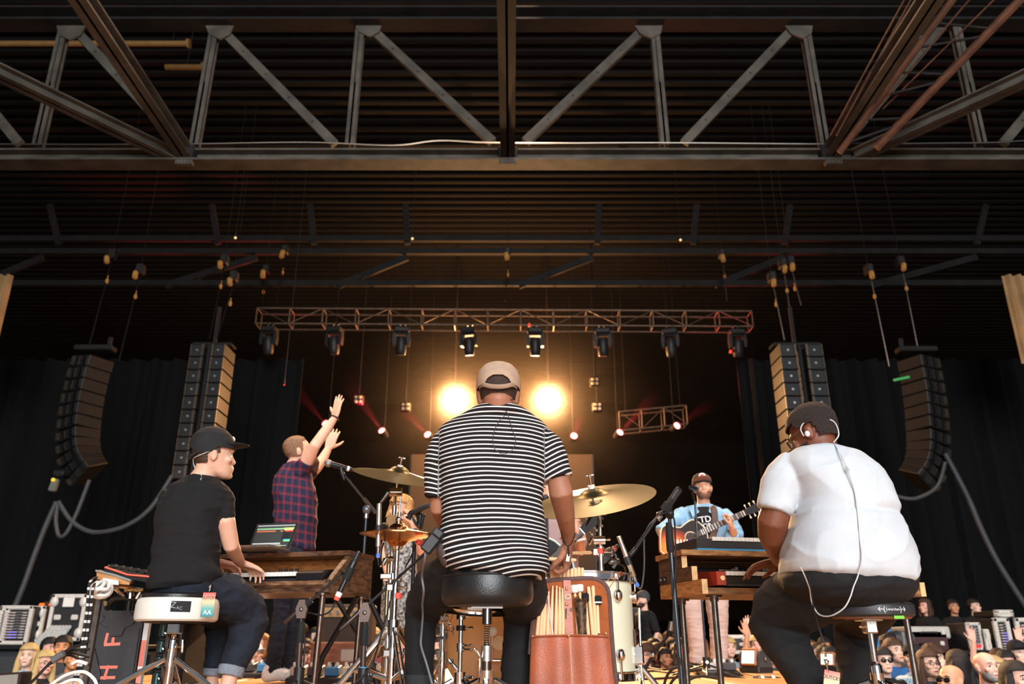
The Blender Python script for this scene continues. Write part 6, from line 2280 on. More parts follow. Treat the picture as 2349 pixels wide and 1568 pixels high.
# ride on the right
rc = at(1362, 1147, 3.72)
t, M = cymbal('ride_cymbal', 'large ride cymbal tilted towards us to the right of the drummer', rc, .288, V((-.19, -.40, 1)), BRZ)
obj('felt', MB().lathe([(.016, .056), (.017, .07), (.006, .07)], M, 16), WHITEP, t)
mb = MB().lathe([(.005, .05), (.005, .105), (.009, .106), (.009, .12), (.004, .122)], M, 14)
mb.T = M
mb.limb([(-.018, 0, .116), (.018, 0, .116)], [.004, .004], 8)
obj('wing_nut', mb, CHROME, t)
mb = MB()
mb.T = M @ Matrix.Translation((.0, -.13, .0235)) @ Matrix.Rotation(math.radians(6.5), 4, 'X')
for a, b in (((-.03, .012), (.03, .012)), ((.03, .012), (0, -.02)), ((0, -.02), (-.03, .012))):
 mb.tube([(a[0], a[1], 0), (b[0], b[1], 0)], [(.003, .0008)] * 2, 6)
obj('maker_mark', mb, DKINK, t)
# crash on the left
cc = at(913, 1094, 3.95)
t, M = cymbal('crash_cymbal', 'thin crash cymbal seen edge-on to the left of the drummer', cc, .225, V((.2, -.30, 1)), BRZ)
obj('felt', MB().lathe([(.014, .05), (.014, .06), (.005, .06)], M, 16), WHITEP, t)
mb = MB().lathe([(.005, -.02), (.005, .085), (.009, .087), (.009, .1), (.004, .102)], M, 14)
mb.T = M
mb.limb([(-.016, 0, .096), (.016, 0, .096)], [.004, .004], 8)
obj('wing_nut', mb, CHROME, t)
# hi-hats
HD = 3.72
hc = at(913, 1226, HD)
t = thing('hi_hat', 'pair of copper-coloured hi-hat cymbals left of the drummer', 'cymbal', hc)
M = frame(V((.02, -.02, 1)), (1, 0, 0), hc)
obj('top_cymbal', MB().lathe(cymbal_prof(.172, .26, .03), Matrix.Translation((0, 0, .002)) @ M if False else M @ Matrix.Translation((0, 0, .003)), 56), BRZ2, t, smooth=50)
obj('bottom_cymbal', MB().lathe(cymbal_prof(.172, .26, .036, -1), M @ Matrix.Translation((0, 0, -.001)), 56), BRZ2, t, smooth=50)
mb = MB().lathe([(.012, .05), (.016, .056), (.016, .072), (.009, .08), (.009, .1), (.004, .102), (.004, .17)], M, 18)
cl = obj('clutch', mb, CHROME, t)
mb = MB()
mb.T = M
mb.limb([(.01, 0, .088), (.035, 0, .09)], [.004, .006], 8)
obj('wing_bolt', mb, CHROME, cl)


def stand(name, label, top, x_b, legs_ang, r=(.0095, .0125, .0155), joints=(.62, .32), h=.33, spread=.3):
 """three-section chrome stand standing on the deck below its top"""
 t = thing(name, label, 'stand', V((top.x, top.y, 0)))
 z = top.z
 zz = [z, z * joints[0], z * joints[1], .04]
 for i in range(3):
  obj('tube', MB().cyl((top.x, top.y, zz[i]), (top.x, top.y, zz[i + 1]), r[i], n=16), CHROME, t)
  if i < 2:
   q = V((top.x, top.y, zz[i + 1]))
   mb = MB().cyl(q - V((0, 0, .022)), q + V((0, 0, .022)), r[i + 1] + .007, n=16)
   cl = obj('height_clamp', mb, CHROME, t)
   mb = MB().limb([q + V((.015, -.012, 0)), q + V((.05, -.02, 0))], [.005, .005], 8)
   mb.limb([q + V((.05, -.02, -.018)), q + V((.05, -.02, .018))], [.004, .004], 8)
   obj('wing_bolt', mb, CHROME, cl)
   mb = MB().box(q + V((-.022, -.012, 0)), (.03, .016, .03), bev=.004)
   obj('hinge_block', mb, CHROME, cl)
 tripod(t, V((top.x, top.y, 0)), None, 0, 3, legs_ang, spread, h)
 return t


REDT = mat('red_marking_tape', (226, 86, 66), .6)
s1 = stand('hi_hat_stand', 'chrome hi-hat stand with a band of red tape', hc - V((0, 0, .035)), 0, .9, (.0105, .0125, .016), (.72, .33))
obj('marking_tape', MB().cyl(at(913, 1366, HD) - V((0, 0, .012)), at(913, 1366, HD) + V((0, 0, .012)), .0175, n=16), REDT, s1)
obj('seat_cup', MB().lathe([(.012, -.07), (.022, -.066), (.026, -.05), (.012, -.044)], Matrix.Translation(hc), 18), CHROME, s1)
# pedal with its linkage
pp = V((hc.x, HD - .02, .03))
pd = obj('footboard', MB().box(pp + V((0, -.16, .02)), (.09, .28, .012), rot('X', 14), bev=.003), CHROME, s1)
# crash stand with boom top
ct = V((at(905, 1160, 4.0).x, 4.0, at(905, 1160, 4.0).z))
s2 = stand('crash_stand', 'tall chrome stand carrying the thin crash cymbal', ct, 0, 2.2, (.0105, .013, .016), (.62, .3))
tilt = at(908, 1128, 3.97)
mb = MB().tube([ct, tilt], .009, 10)
mb.tube([tilt, cc], .006, 10)
obj('boom_tube', mb, CHROME, s2)
mb = MB().cyl(tilt + V((-.03, 0, 0)), tilt + V((.03, 0, 0)), .022, n=18)
obj('tilter', mb, CHROME, s2)
mb = MB().limb([tilt + V((-.035, -.02, 0)), at(890, 1130, 3.93), at(873, 1152, 3.93)], [.01, .011, .009], 10)
obj('tilter_handle', mb, STEEL, s2)
mb = MB().cyl(at(897, 1197, 3.93) + V((-.004, 0, 0)), at(897, 1197, 3.93) + V((.012, -.03, 0)), .033, n=20)
obj('wheel_clamp', mb, CHROME, s2)
mb = MB().limb([at(884, 1284, 3.95), at(898, 1280, 3.97)], [.014, .012], 10)
mb.limb([at(880, 1292, 3.93), at(888, 1278, 3.93)], [.012, .008], 10)
obj('wing_bolt', mb, CHROME, s2)
mb = MB().box(at(890, 1321, 3.96), (.075, .02, .025), bev=.004)
mb.box(at(905, 1321, 3.95), (.03, .04, .04), bev=.006)
obj('memory_lock', mb, CHROME, s2)
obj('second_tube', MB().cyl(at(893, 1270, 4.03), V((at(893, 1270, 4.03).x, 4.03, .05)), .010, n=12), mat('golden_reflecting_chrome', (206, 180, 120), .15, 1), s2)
# ride stand
rt_ = at(1378, 1172, 3.78)
s3 = stand('ride_stand', 'chrome stand holding the ride cymbal behind the floor tom', V((rt_.x, 3.85, rt_.z)), 0, .2, (.0105, .0125, .0155), (.79, .35))
mb = MB().cyl(rt_ + V((-.022, 0, 0)), rt_ + V((.022, 0, 0)), .018, n=18)
mb.tube([rt_, rc], .006, 8)
obj('tilter', mb, CHROME, s3)
obj('tilter_handle', MB().limb([rt_ + V((-.03, -.02, -.005)), at(1352, 1190, 3.78), at(1345, 1205, 3.78)], [.008, .007, .003], 8), BLACKM, s3)
obj('marking_tape', MB().cyl(at(1377, 1263, 3.83) - V((0, 0, .012)), at(1377, 1263, 3.83) + V((0, 0, .012)), .0145, n=14), REDT, s3)
mb = MB().cyl(at(1362, 1238, 3.80), at(1388, 1238, 3.80), .02, n=14)
mb.limb([at(1353, 1246, 3.78), at(1360, 1232, 3.78)], [.006, .006], 8).limb([at(1392, 1237, 3.78), at(1398, 1236, 3.78)], [.005, .007], 8)
obj('memory_clamp', mb, CHROME, s3)

# floor tom
FT = 3.92
fc = at(1340, 1400, FT)
r_ = .222
zt_, zb_ = at(1340, 1318, FT - r_).z, at(1340, 1548, FT - .06).z
zb_ = max(zb_, .12)
t = thing('floor_tom', 'tall cream floor tom with chrome hoops right of the drummer', 'drum', V((fc.x, FT, 0)))
Mt = Matrix.Translation((fc.x, FT, 0))
obj('shell', MB().lathe([(r_ - .01, zb_), (r_, zb_ + .002), (r_, zt_ - .002), (r_ - .01, zt_)], Mt, 72), CREAM, t)
for z, nm in ((zt_, 'top_hoop'), (zb_, 'bottom_hoop')):
 s = 1 if z == zt_ else -1
 obj(nm, MB().lathe([(r_ + .003, z - .022), (r_ + .012, z - .022), (r_ + .008, z - .016), (r_ + .008, z + .010), (r_ + .013, z + .014), (r_ + .013, z + .018), (r_ + .003, z + .018)], Mt, 72, True), CHROME, t)
 obj('head', MB().lathe([(.001, z + .004 * s), (r_ + .004, z + .004 * s), (r_ + .004, z + .001 * s), (.001, z + .001 * s)], Mt, 56), mat('coated_drumhead', (226, 226, 220), .6), t)
for i in range(8):
 a = -PI / 2 + .62 + i * PI / 4
 d = V((math.cos(a), math.sin(a), 0))
 for z, sg in ((zt_ - .085, 1), (zb_ + .085, -1)):
  q = V((fc.x, FT, z)) + d * (r_ + .012)
  mb = MB().ball(q, (.019, .019, .028), nu=12, nv=8)
  mb.cyl(q - d * .014, q + d * .002, .026, n=14)
  lg = obj('lug', mb, CHROME, t)
  mb = MB().cyl(q + d * .004, q + d * .004 + V((0, 0, sg * .085)), .0035, n=8)
  mb.cyl(q + d * .004 + V((0, 0, sg * .078)), q + d * .004 + V((0, 0, sg * .098)), .006, n=8)
  obj('tension_rod', mb, CHROME, lg)
for a, ly in ((-.18, .5), (2.2, .5), (4.35, .5)):
 d = V((math.cos(a), math.sin(a), 0))
 q = V((fc.x, FT, 0)) + d * (r_ + .03)
 mb = MB().tube(smoothline([q + V((0, 0, .42)), q + V((0, 0, .1)), q + d * .05 + V((0, 0, .02))]), .0065, 10)
 lg = obj('leg', mb, CHROME, t)
 bq = q + V((0, 0, .22))
 mb = MB().box(bq - d * .012, (.045, .045, .08), rot('Z', math.degrees(a)), bev=.006)
 obj('leg_bracket', mb, CHROME, lg)
 mb = MB().limb([bq + d * .02, bq + d * .05], [.006, .009], 8)
 obj('wing_bolt', mb, CHROME, lg)
 obj('rubber_foot', MB().ball(q + d * .05 + V((0, 0, .02)), (.014, .014, .02), nu=10, nv=6), RUBBER, lg)
obj('badge', MB().box((fc.x + r_ * .985, FT - .04, (zt_ + zb_) / 2 - .05), (.006, .07, .07), bev=.002), mat('dark_red_badge', (98, 52, 46), .4), t)

# the leather stick bag
SB = 3.56
bag = thing('stick_bag', 'tan leather drumstick bag hung on the cream floor tom', 'bag', V((at(1315, 1560, SB).x, SB, .05)))
LEA = mat('tan_leather', (170, 88, 58), .42, 0, .14, 8, .15, 120, coat=.1)
SUE = mat('rust_suede', (160, 82, 36), .9, 0, .18, 14, .3, 200)
ZIP = mat('brown_zip_edge', (92, 66, 62), .6, 0, .1, 40)


def bp(px, py, d=0):
 return at(px, py, SB + d)


outl = [(1246, 1338), (1262, 1331), (1310, 1328), (1352, 1326), (1372, 1330), (1388, 1342), (1396, 1362), (1399, 1400), (1402, 1450), (1407, 1510), (1414, 1575), (1300, 1580), (1214, 1580), (1216, 1500), (1222, 1430), (1232, 1370), (1238, 1350)]
mb = MB()
n = len(outl)
vs = [bp(x, y) for x, y in outl] + [bp(x, y, .02) for x, y in outl]
mb.add(vs, [tuple(range(n)), tuple(range(2 * n - 1, n - 1, -1))] + [(i, (i + 1) % n, (i + 1) % n + n, i + n) for i in range(n)])
obj('back_panel', mb, SUE, bag)
obj('zip_edge', MB().tube(smoothline([bp(x, y, .006) for x, y in outl[13:] + outl[:11]], 3), .0105, 8), ZIP, bag)
# pocket: bulging leather front
vs, fs = [], []
NX, NY = 30, 10
for j in range(NY + 1):
 v = j / NY
 y = 1457 + (1585 - 1457) * v
 xl, xr = 1219 + (1216 - 1219) * v, 1394 + (1412 - 1394) * v
 for i in range(NX + 1):
  u = i / NX
  bul = .018 + .022 * math.sin(PI * u) ** .5 + .008 * abs(math.sin(PI * u * 2)) + .004 * math.sin(u * 19 + 1)
  vs.append(bp(xl + (xr - xl) * u, y - 3 * math.sin(PI * u) * (1 - v), -bul))
m_ = len(vs)
vs += [p + V((0, .005, 0)) for p in vs]
for j in range(NY):
 for i in range(NX):
  q = j * (NX + 1) + i
  fs.append((q, q + 1, q + NX + 2, q + NX + 1))
  fs.append((q + m_, q + m_ + NX + 1, q + m_ + NX + 2, q + m_ + 1))
for i in range(NX):
 fs.append((i, i + m_, i + 1 + m_, i + 1))
pk = obj('pocket', MB().add(vs, fs), LEA, bag, smooth=60)
obj('pocket_hem', MB().tube([vs[i] + V((0, -.002, -.006)) for i in range(NX + 1)], [(.007, .003)] * (NX + 1), 8), SUE, pk)
obj('centre_seam', MB().tube([vs[j * (NX + 1) + 15] + V((0, -.0005, 0)) for j in range(NY + 1)], .0016, 6), mat('pale_thread', (224, 172, 128), .6), pk)
for (x, y) in ((1222, 1459), (1304, 1457), (1390, 1452)):
 obj('rivet', MB().ball(bp(x, y, -.03 if x != 1304 else -.052), .006, nu=10, nv=6), mat('copper_rivet', (226, 168, 124), .3, .6), pk)
mb = MB().hexa([bp(1292, 1330, -.012), bp(1309, 1330, -.012), bp(1316, 1455, -.014), bp(1297, 1455, -.014)], [bp(1292, 1330, -.006), bp(1309, 1330, -.006), bp(1316, 1455, -.006), bp(1297, 1455, -.006)])
sp_ = obj('centre_strap', mb, LEA, bag)
for y in (1349, 1385):
 obj('rivet', MB().ball(bp(1300, y, -.016), .007, nu=10, nv=6), mat('copper_rivet', (226, 168, 124)), sp_)
c = bp(1302, 1368, -.018)
obj('ring', MB().tube([c + V((math.cos(a) * .011, 0, math.sin(a) * .009)) for a in [2 * PI * i / 16 for i in range(16)]], .0018, 6, closed=True), BRASS, sp_)
obj('drum_key', MB().cyl(bp(1299, 1395, -.02), bp(1298, 1418, -.02), .003, n=8).cyl(bp(1308, 1397, -.02), bp(1314, 1397, -.02), .006, n=8), CHROME, sp_)
obj('hanging_cord', MB().tube(pl([(1374, 1345, SB - .01), (1418, 1312, FT - r_ - .02)]), .0016, 6), mat('pale_cord', (190, 120, 90), .7), bag)
obj('hanging_cord', MB().tube(pl([(1388, 1361, SB - .01), (1424, 1310, FT - r_ - .02)]), .0016, 6), mat('pale_cord', (190, 120, 90)), bag)
STK = wood('hickory', (250, 208, 164), (240, 190, 144), .5, 4, 2)


def stick(px0, py0, px1, py1, d, label, group, butt_up=False, r=.0078):
 """a drumstick from its visible top to its lower end"""
 a, b = bp(px0, py0, d), bp(px1, py1, d)
 ax = (a - b).normalized()
 L = max((a - b).length, .40)
 M = frame(ax, (1, 0, 0), a - ax * L)
 if butt_up:
  prof = [(.001, 0), (.004, .006), (.004, .012), (r * .7, .06), (r, .16), (r, L - .008), (r * .8, L - .002), (.001, L)]
 else:
  prof = [(.001, 0), (r * .8, .003), (r, .01), (r, L - .12), (r * .55, L - .016), (r * .42, L - .011), (r * .62, L - .005), (.001, L)]
 tag(obj('drumstick', MB().lathe(prof, M, 14), STK), label, 'drumstick', group)


random.seed(3)
for i, x in enumerate((1266, 1272, 1278, 1285, 1294, 1303, 1312, 1320, 1328, 1336)):
 stick(x, (1302, 1302, 1302, 1301, 1296, 1303, 1303, 1301, 1300, 1301)[i], x + random.uniform(-2, 2), 1460, .030 + .003 * (i % 3), 'hickory drumstick standing butt end up behind the top of the leather bag', 'drumsticks behind the bag', True)
for i, (x0, y0, x1) in enumerate(((1242, 1345, 1232), (1248, 1341, 1240), (1253, 1346, 1247), (1259, 1355, 1256), (1268, 1342, 1264), (1277, 1342, 1275), (1284, 1345, 1284), (1290, 1348, 1292))):
 stick(x0, y0, x1, 1456, -.012 - .004 * (i % 2), 'hickory drumstick standing tip up in the left pocket of the leather bag', 'drumsticks in the left pocket')
for (x0, y0, x1, lab) in ((1350, 1344, 1360, 'left of two thick sticks standing butt up at the right of the bag'), (1360, 1342, 1367, 'right of two thick sticks standing butt up at the right of the bag')):
 stick(x0, y0, x1, 1452, -.016, lab, 'thick sticks in the right pocket', True, .0078)
stick(1346, 1392, 1350, 1454, -.014, 'short tapered stick between the black brush and the thick sticks', None)
tag(obj('coloured_stick', MB().tube([bp(1256, 1362, -.022), bp(1268, 1456, -.022)], [.004, .0048], 10), mat('pale_pink_stick', (226, 196, 190), .5)), 'thin pale pink stick leaning across the left pocket sticks', 'drumstick')
for (x0, y0, x1, y1, hr, cm, lab) in ((1318, 1350, 1326, 1456, .0175, 'w', 'white-headed mallet nearest the centre strap of the bag'), (1330, 1348, 1334, 1456, .0165, 'w', 'white-headed mallet behind the black brush'), (1344, 1370, 1346, 1456, .0195, 'b', 'black-headed mallet left of the thick sticks'), (1370, 1376, 1373, 1452, .0195, 'b', 'black-headed mallet tied with white cord, right of the thick sticks')):
 t = thing('mallet', lab, 'mallet', bp(x1, y1, -.006))
 a, b = bp(x0, y0, -.008), bp(x1, y1, -.008)
 obj('handle', MB().cyl(b, a, .0068, .006, 12), STK, t)
 M = frame(a - b, (1, 0, 0), a)
 h = hr
 hd_ = obj('head', MB().lathe([(.001, -h), (h * .8, -h * .9), (h, -h * .6), (h, h * .6), (h * .8, h * .9), (.001, h)], M, 20), mat('white_felt', (222, 222, 212), .9, 0, .05, 40, .3, 300) if cm == 'w' else mat('black_felt', (24, 24, 26), .95, 0, .1, 40, .4, 300), t)
 if 'tied' in lab:
  obj('cord', MB().lathe([(h * 1.02, -.012), (h * 1.05, -.009), (h * 1.02, -.006)], M, 18), WHITEP, hd_)
t = thing('wire_brush', 'bundle of black bristles standing in the right pocket of the bag', 'brush', bp(1336, 1456, -.02))
random.seed(5)
mb = MB()
for i in range(120):
 a0 = bp(1326 + random.uniform(0, 20), 1456, -.02 + random.uniform(-.008, .008))
 a1 = bp(1317 + random.uniform(0, 29), 1370 + random.uniform(-3, 10), -.022 + random.uniform(-.014, .01))
 mid = a0.lerp(a1, .5) + V((random.uniform(-.003, .003), 0, 0))
 mb.tube([a0, mid, a1], .0011, 4)
o = obj('bristles', mb, mat('black_bristle', (30, 26, 24), .5, 0, 0, 60, col2=(110, 76, 44)), t, kind='stuff')
obj('core', MB().tube([bp(1336, 1458, -.016), bp(1331, 1380, -.016)], [.017, .021], 12), mat('black_bristle', (30, 26, 24)), t)

# sticks in the drummer's right hand and across the floor tom
for (x0, y0, D0, x1, y1, D1, lab) in ((1222, 1280, 3.46, 1322, 1284, 3.56, 'drumstick held in the drummer\'s right hand, pointing left'), (1306, 1268, 3.62, 1356, 1267, 3.86, 'drumstick lying across the drummer\'s fingers, pointing right')):
 a, b = at(x0, y0, D0), at(x1, y1, D1)
 ax = (a - b).normalized()
 M = frame(ax, (0, 0, 1), b)
 L = (a - b).length
 tag(obj('drumstick', MB().lathe([(.001, 0), (.006, .003), (.0073, .01), (.0073, L * .75), (.004, L - .012), (.005, L - .006), (.001, L)], M, 14), STK), lab, 'drumstick')

# bass drum
BD = 4.45
bc = at(1143, 1482, BD)
bc.z = .29
t = thing('bass_drum', 'bass drum with an amber head behind the throne', 'drum', V((bc.x, BD, 0)))
Mb = Matrix.Translation((bc.x, BD, bc.z)) @ Matrix.Rotation(-PI / 2, 4, 'X')
obj('shell', MB().lathe([(.27, .02), (.275, .02), (.275, .42), (.27, .42)], Mb, 64), CREAM, t)
obj('batter_head', MB().lathe([(.001, .0), (.27, .0), (.272, .012), (.001, .012)], Mb, 64), mat('amber_drumhead', (214, 156, 88), .4, 0, .12, 3, .1, 30, spec=.4), t)
obj('hoop', MB().lathe([(.268, -.016), (.290, -.016), (.294, -.01), (.294, .026), (.29, .03), (.276, .03), (.268, -.006)], Mb, 72, True), wood('maple_hoop', (210, 158, 96), (170, 118, 66), .35, 6, 2, .3), t)
for i in range(10):
 a = i * PI / 5 + .3
 d = V((math.cos(a), 0, math.sin(a)))
 q = V((bc.x, BD + .0, bc.z)) + d * .298
 obj('claw', MB().box(q, (.03, .05, .02), rot('Y', -math.degrees(a) + 90), bev=.004), CHROME, t)
for s in (-1, 1):
 q = V((bc.x + s * .27, BD + .3, .2))
 obj('spur', MB().tube([q, V((q.x + s * .14, q.y + .02, .01))], .009, 8), CHROME, t)
mb = MB()
mb.T = Matrix.Translation((bc.x + .005, BD - .004, bc.z - .02))
mb.lathe([(.001, 0), (.035, 0), (.035, .002)], Matrix.Rotation(PI / 2, 4, 'X'), 20)
obj('beater_patch', mb, mat('pale_patch', (224, 200, 160), .5), t)
# pedal in front of it
pc = V((bc.x - .03, BD - .12, 0))
t = thing('bass_pedal', 'chrome bass drum pedal under the snare', 'pedal', pc)
for s in (-1, 1):
 obj('post', MB().cyl(pc + V((s * .06, 0, .01)), pc + V((s * .06, 0, .2)), .009, n=10), CHROME, t)
obj('axle', MB().cyl(pc + V((-.07, 0, .19)), pc + V((.07, 0, .19)), .007, n=10), CHROME, t)
obj('beater', MB().cyl(pc + V((0, 0, .19)), pc + V((.0, .07, .31)), .004, n=8).ball(pc + V((0, .078, .325)), (.026, .022, .026), nu=12, nv=8), WHITEP, t)
obj('footboard', MB().box(pc + V((0, -.14, .06)), (.085, .3, .01), rot('X', 16), bev=.003), CHROME, t)

# snare on its stand
SN = 3.72
sc = at(1085, 1372, SN)
t = thing('snare_drum', 'snare drum on a low chrome stand under the throne seat', 'drum', V((sc.x, SN, 0)))
zs = at(1085, 1392, SN - .16).z
Ms = Matrix.Translation((sc.x, SN, zs)) @ rot('X', 8).to_4x4() @ rot('Y', 4).to_4x4()
obj('shell', MB().lathe([(.165, .0), (.168, .0), (.168, .14), (.165, .14)], Ms, 56), mat('dark_chrome_shell', (120, 112, 104), .18, 1), t)
for z in (.0, .14):
 obj('hoop', MB().lathe([(.168, z - .012), (.181, z - .010), (.177, z), (.179, z + .012), (.168, z + .012)], Ms, 56, True), CHROME, t)
obj('bottom_head', MB().lathe([(.001, -.004), (.168, -.004), (.168, -.001), (.001, -.001)], Ms, 48), mat('clear_drumhead', (206, 200, 186), .25), t)
obj('top_head', MB().lathe([(.001, .142), (.168, .142), (.168, .145), (.001, .145)], Ms, 48), mat('coated_drumhead', (226, 226, 220)), t)
for i in range(8):
 a = i * PI / 4
 mb = MB()
 mb.T = Ms
 q = V((math.cos(a) * .176, math.sin(a) * .176, .07))
 mb.cyl(q - V((0, 0, .05)), q + V((0, 0, .05)), .006, n=8)
 mb.ball(q, (.011, .011, .022), nu=10, nv=6)
 obj('lug', mb, CHROME, t)
mb = MB()
mb.T = Ms
mb.box((.03, -.182, .03), (.1, .022, .04), bev=.005)
obj('throw_off', mb, ALU, t)
mb = MB()
mb.T = Ms
mb.box((0, 0, -.008), (.05, .30, .004))
obj('snare_wires', mb, STEEL, t)
q0 = V((at(1058, 1430, SN).x, SN - .02, 0))
s4 = thing('snare_stand', 'low chrome snare stand with black joints left of the throne post', 'stand', q0)
zz = at(1058, 1410, SN).z
for i in range(3):
 a = i * 2 * PI / 3 + .5
 e = Ms @ V((math.cos(a) * .17, math.sin(a) * .17, -.01))
 obj('basket_arm', MB().tube([V((q0.x, q0.y, zz)), e, e + V((0, 0, .035))], [(.010, .004)] * 3, 8, flat=(0, 0, 1)), mat('dark_basket_arm', (70, 64, 58), .3, .8), s4)
obj('tube', MB().cyl((q0.x, q0.y, .04), (q0.x, q0.y, zz), .010, n=14), CHROME, s4)
for y_, r__, h_ in ((1412, .022, .03), (1440, .02, .022), (1480, .018, .02), (1489, .016, .018), (1552, .024, .04)):
 z = at(1058, y_, SN).z
 if z < .03:
  continue
 cl = obj('clamp', MB().cyl((q0.x, q0.y, z - h_ / 2), (q0.x, q0.y, z + h_ / 2), r__, n=14), BLACKM if y_ == 1440 else CHROME, s4)
 obj('wing_bolt', MB().limb([(q0.x + r__, q0.y - .01, z), (q0.x + r__ + .03, q0.y - .015, z)], [.005, .007], 8), CHROME, cl)
tripod(s4, q0, None, 0, 3, 1.2, .22, .12)
# second chrome leg left of the bass drum
q1 = at(1016, 1430, 3.98)
s5 = stand('rack_stand', 'short chrome stand between the drummer\'s left leg and the bass drum', V((q1.x, 3.98, at(1016, 1405, 3.98).z)), 0, .2, (.012, .014, .0165), (.8, .45), .2, .2)
obj('tape_wrap', MB().cyl(at(1018, 1452, 3.98), at(1018, 1466, 3.98), .019, n=14), mat('grey_tape', (150, 148, 146), .5), s5)
mb = MB()
for k_ in range(5):
 p0 = at(1005 + k_ * 6, 1412 + (k_ % 2) * 14, 3.93)
 mb.limb([p0, p0 + V((random.uniform(-.03, .03), -.01, random.uniform(-.03, .03)))], [.009, .007], 8)
 
obj('multi_clamp', mb, CHROME, s5)
# ================================================================ microphones and their stands
MICS = mat('satin_nickel_mic', (206, 198, 182), .32, .9, .06, 40)
BLUET = mat('blue_marking_tape', (70, 116, 206), .6)
WHT = mat('white_marking_tape', (232, 228, 222), .6)
CYT = mat('cyan_marking_tape', (60, 150, 200), .6)


def pencil_mic(t, a, b, r, tape):
 """slim condenser from its head a to its cable end b"""
 d = (b - a).normalized()
 L = (b - a).length
 M = frame(d, (1, 0, 0), a)
 body = obj('mic_body', MB().lathe([(.001, 0), (r * .9, .001), (r, .006), (r, L * .12), (r * .94, L * .122), (r * .94, L * .135), (r, L * .14), (r, L * .78), (r * .85, L * .79), (.001, L * .79)], M, 20), MICS, t)
 obj('mic_clip', MB().lathe([(r * 1.05, L * .40), (r * 1.3, L * .40), (r * 1.3, L * .56), (r * 1.05, L * .56)], M, 18), BLACKP, t)
 c = obj('connector', MB().lathe([(.001, L * .785), (r * .82, L * .785), (r * .86, L * .86), (r * .78, L * .90), (r * .78, L * .985), (r * .4, L), (.001, L)], M, 18), STEEL, t)
 obj('tape_band', MB().lathe([(r * .8, L * .91), (r * .84, L * .91), (r * .84, L * .975), (r * .8, L * .975)], M, 18), tape, c)
 return body


# right boom stand
ND = 3.85
t = thing('mic_stand', 'black boom stand in front of the pine desk with a flat black microphone on top', 'mic stand', V((at(1556, 1568, ND).x, ND, 0)))
pz = at(1536, 1178, ND)
pb = V((pz.x + .004, ND, .03))
obj('upper_tube', MB().cyl(at(1538, 1262, ND), pz, .0085, n=14), BLACKM, t)
obj('lower_tube', MB().cyl(pb, at(1538.5, 1258, ND), .0125, n=16), mat('blue_black_tube', (64, 68, 74), .3, .7), t)
obj('clutch', MB().lathe([(.012, 0), (.018, .012), (.019, .05), (.017, .12), (.013, .14)], Matrix.Translation(at(1538.5, 1268, ND)), 18), RUBBER, t)
obj('swivel', MB().ball(pz, (.022, .022, .026), nu=14, nv=8).limb([pz + V((-.02, -.01, .01)), pz + V((-.055, -.02, -.005))], [.009, .012], 10), BLACKM, t)
bt, bb = at(1528, 1163, ND - .03), at(1452, 1266, ND - .0)
obj('boom', MB().tube([bt, at(1500, 1196, ND - .02), bb], .0095, 10), BLACKM, t)
obj('boom_glint', MB().tube([at(1517, 1182, ND - .04), at(1510, 1192, ND - .04)], .012, 10), STEEL, t)
a, b = at(1531, 1160, ND - .04), at(1560, 1118, ND - .06)
mc = thing('condenser_microphone', 'flat black rectangular condenser microphone on the right boom stand', 'microphone', a)
d = (b - a)
R = frame(d, (1, .3, 0)).to_3x3()
obj('mic_body', MB().box((a + b) / 2, (.034, .026, d.length), R, bev=.008), mat('dark_mic_body', (54, 52, 54), .35, .5, .1, 30), mc)
obj('grille', MB().box(a.lerp(b, .62) + V((0, -.002, 0)), (.028, .027, d.length * .62), R, bev=.006), mat('mic_mesh', (70, 70, 72)), mc)
obj('shock_clip', MB().box(a.lerp(b, -.08), (.04, .04, .05), R, bev=.008), RUBBER, mc)
obj('cable', MB().tube(smoothline(pl([(1526, 1166, ND - .05), (1512, 1180, ND - .06), (1530, 1176, ND - .05), (1546, 1190, ND - .03), (1549, 1240, ND - .02), (1550, 1300, ND - .03), (1546, 1340, ND - .04), (1545, 1400, ND - .05), (1546, 1440, ND - .06), (1556, 1500, ND - .08), (1570, 1545, ND - .1), (1576, 1580, ND - .1)])), .004, 8), CABLE, mc)
mp = thing('pencil_microphone', 'slim silver microphone with a blue tape band hanging beside the floor tom', 'microphone', at(1418, 1232, ND))
pencil_mic(mp, at(1419, 1229, ND - .02), at(1464, 1347, ND + .0), .0115, BLUET)
obj('boom_tip', MB().limb([at(1446, 1272, ND), at(1458, 1258, ND)], [.012, .011], 10), BLACKM, mp)
obj('cable', MB().tube(smoothline(pl([(1464, 1346, ND), (1470, 1349, ND), (1475, 1330, ND), (1478, 1290, ND), (1478, 1235, ND), (1488, 1205, ND - .02), (1502, 1192, ND - .03), (1520, 1176, ND - .04)])), .004, 8), mat('grey_cable', (70, 68, 66), .5), mp)
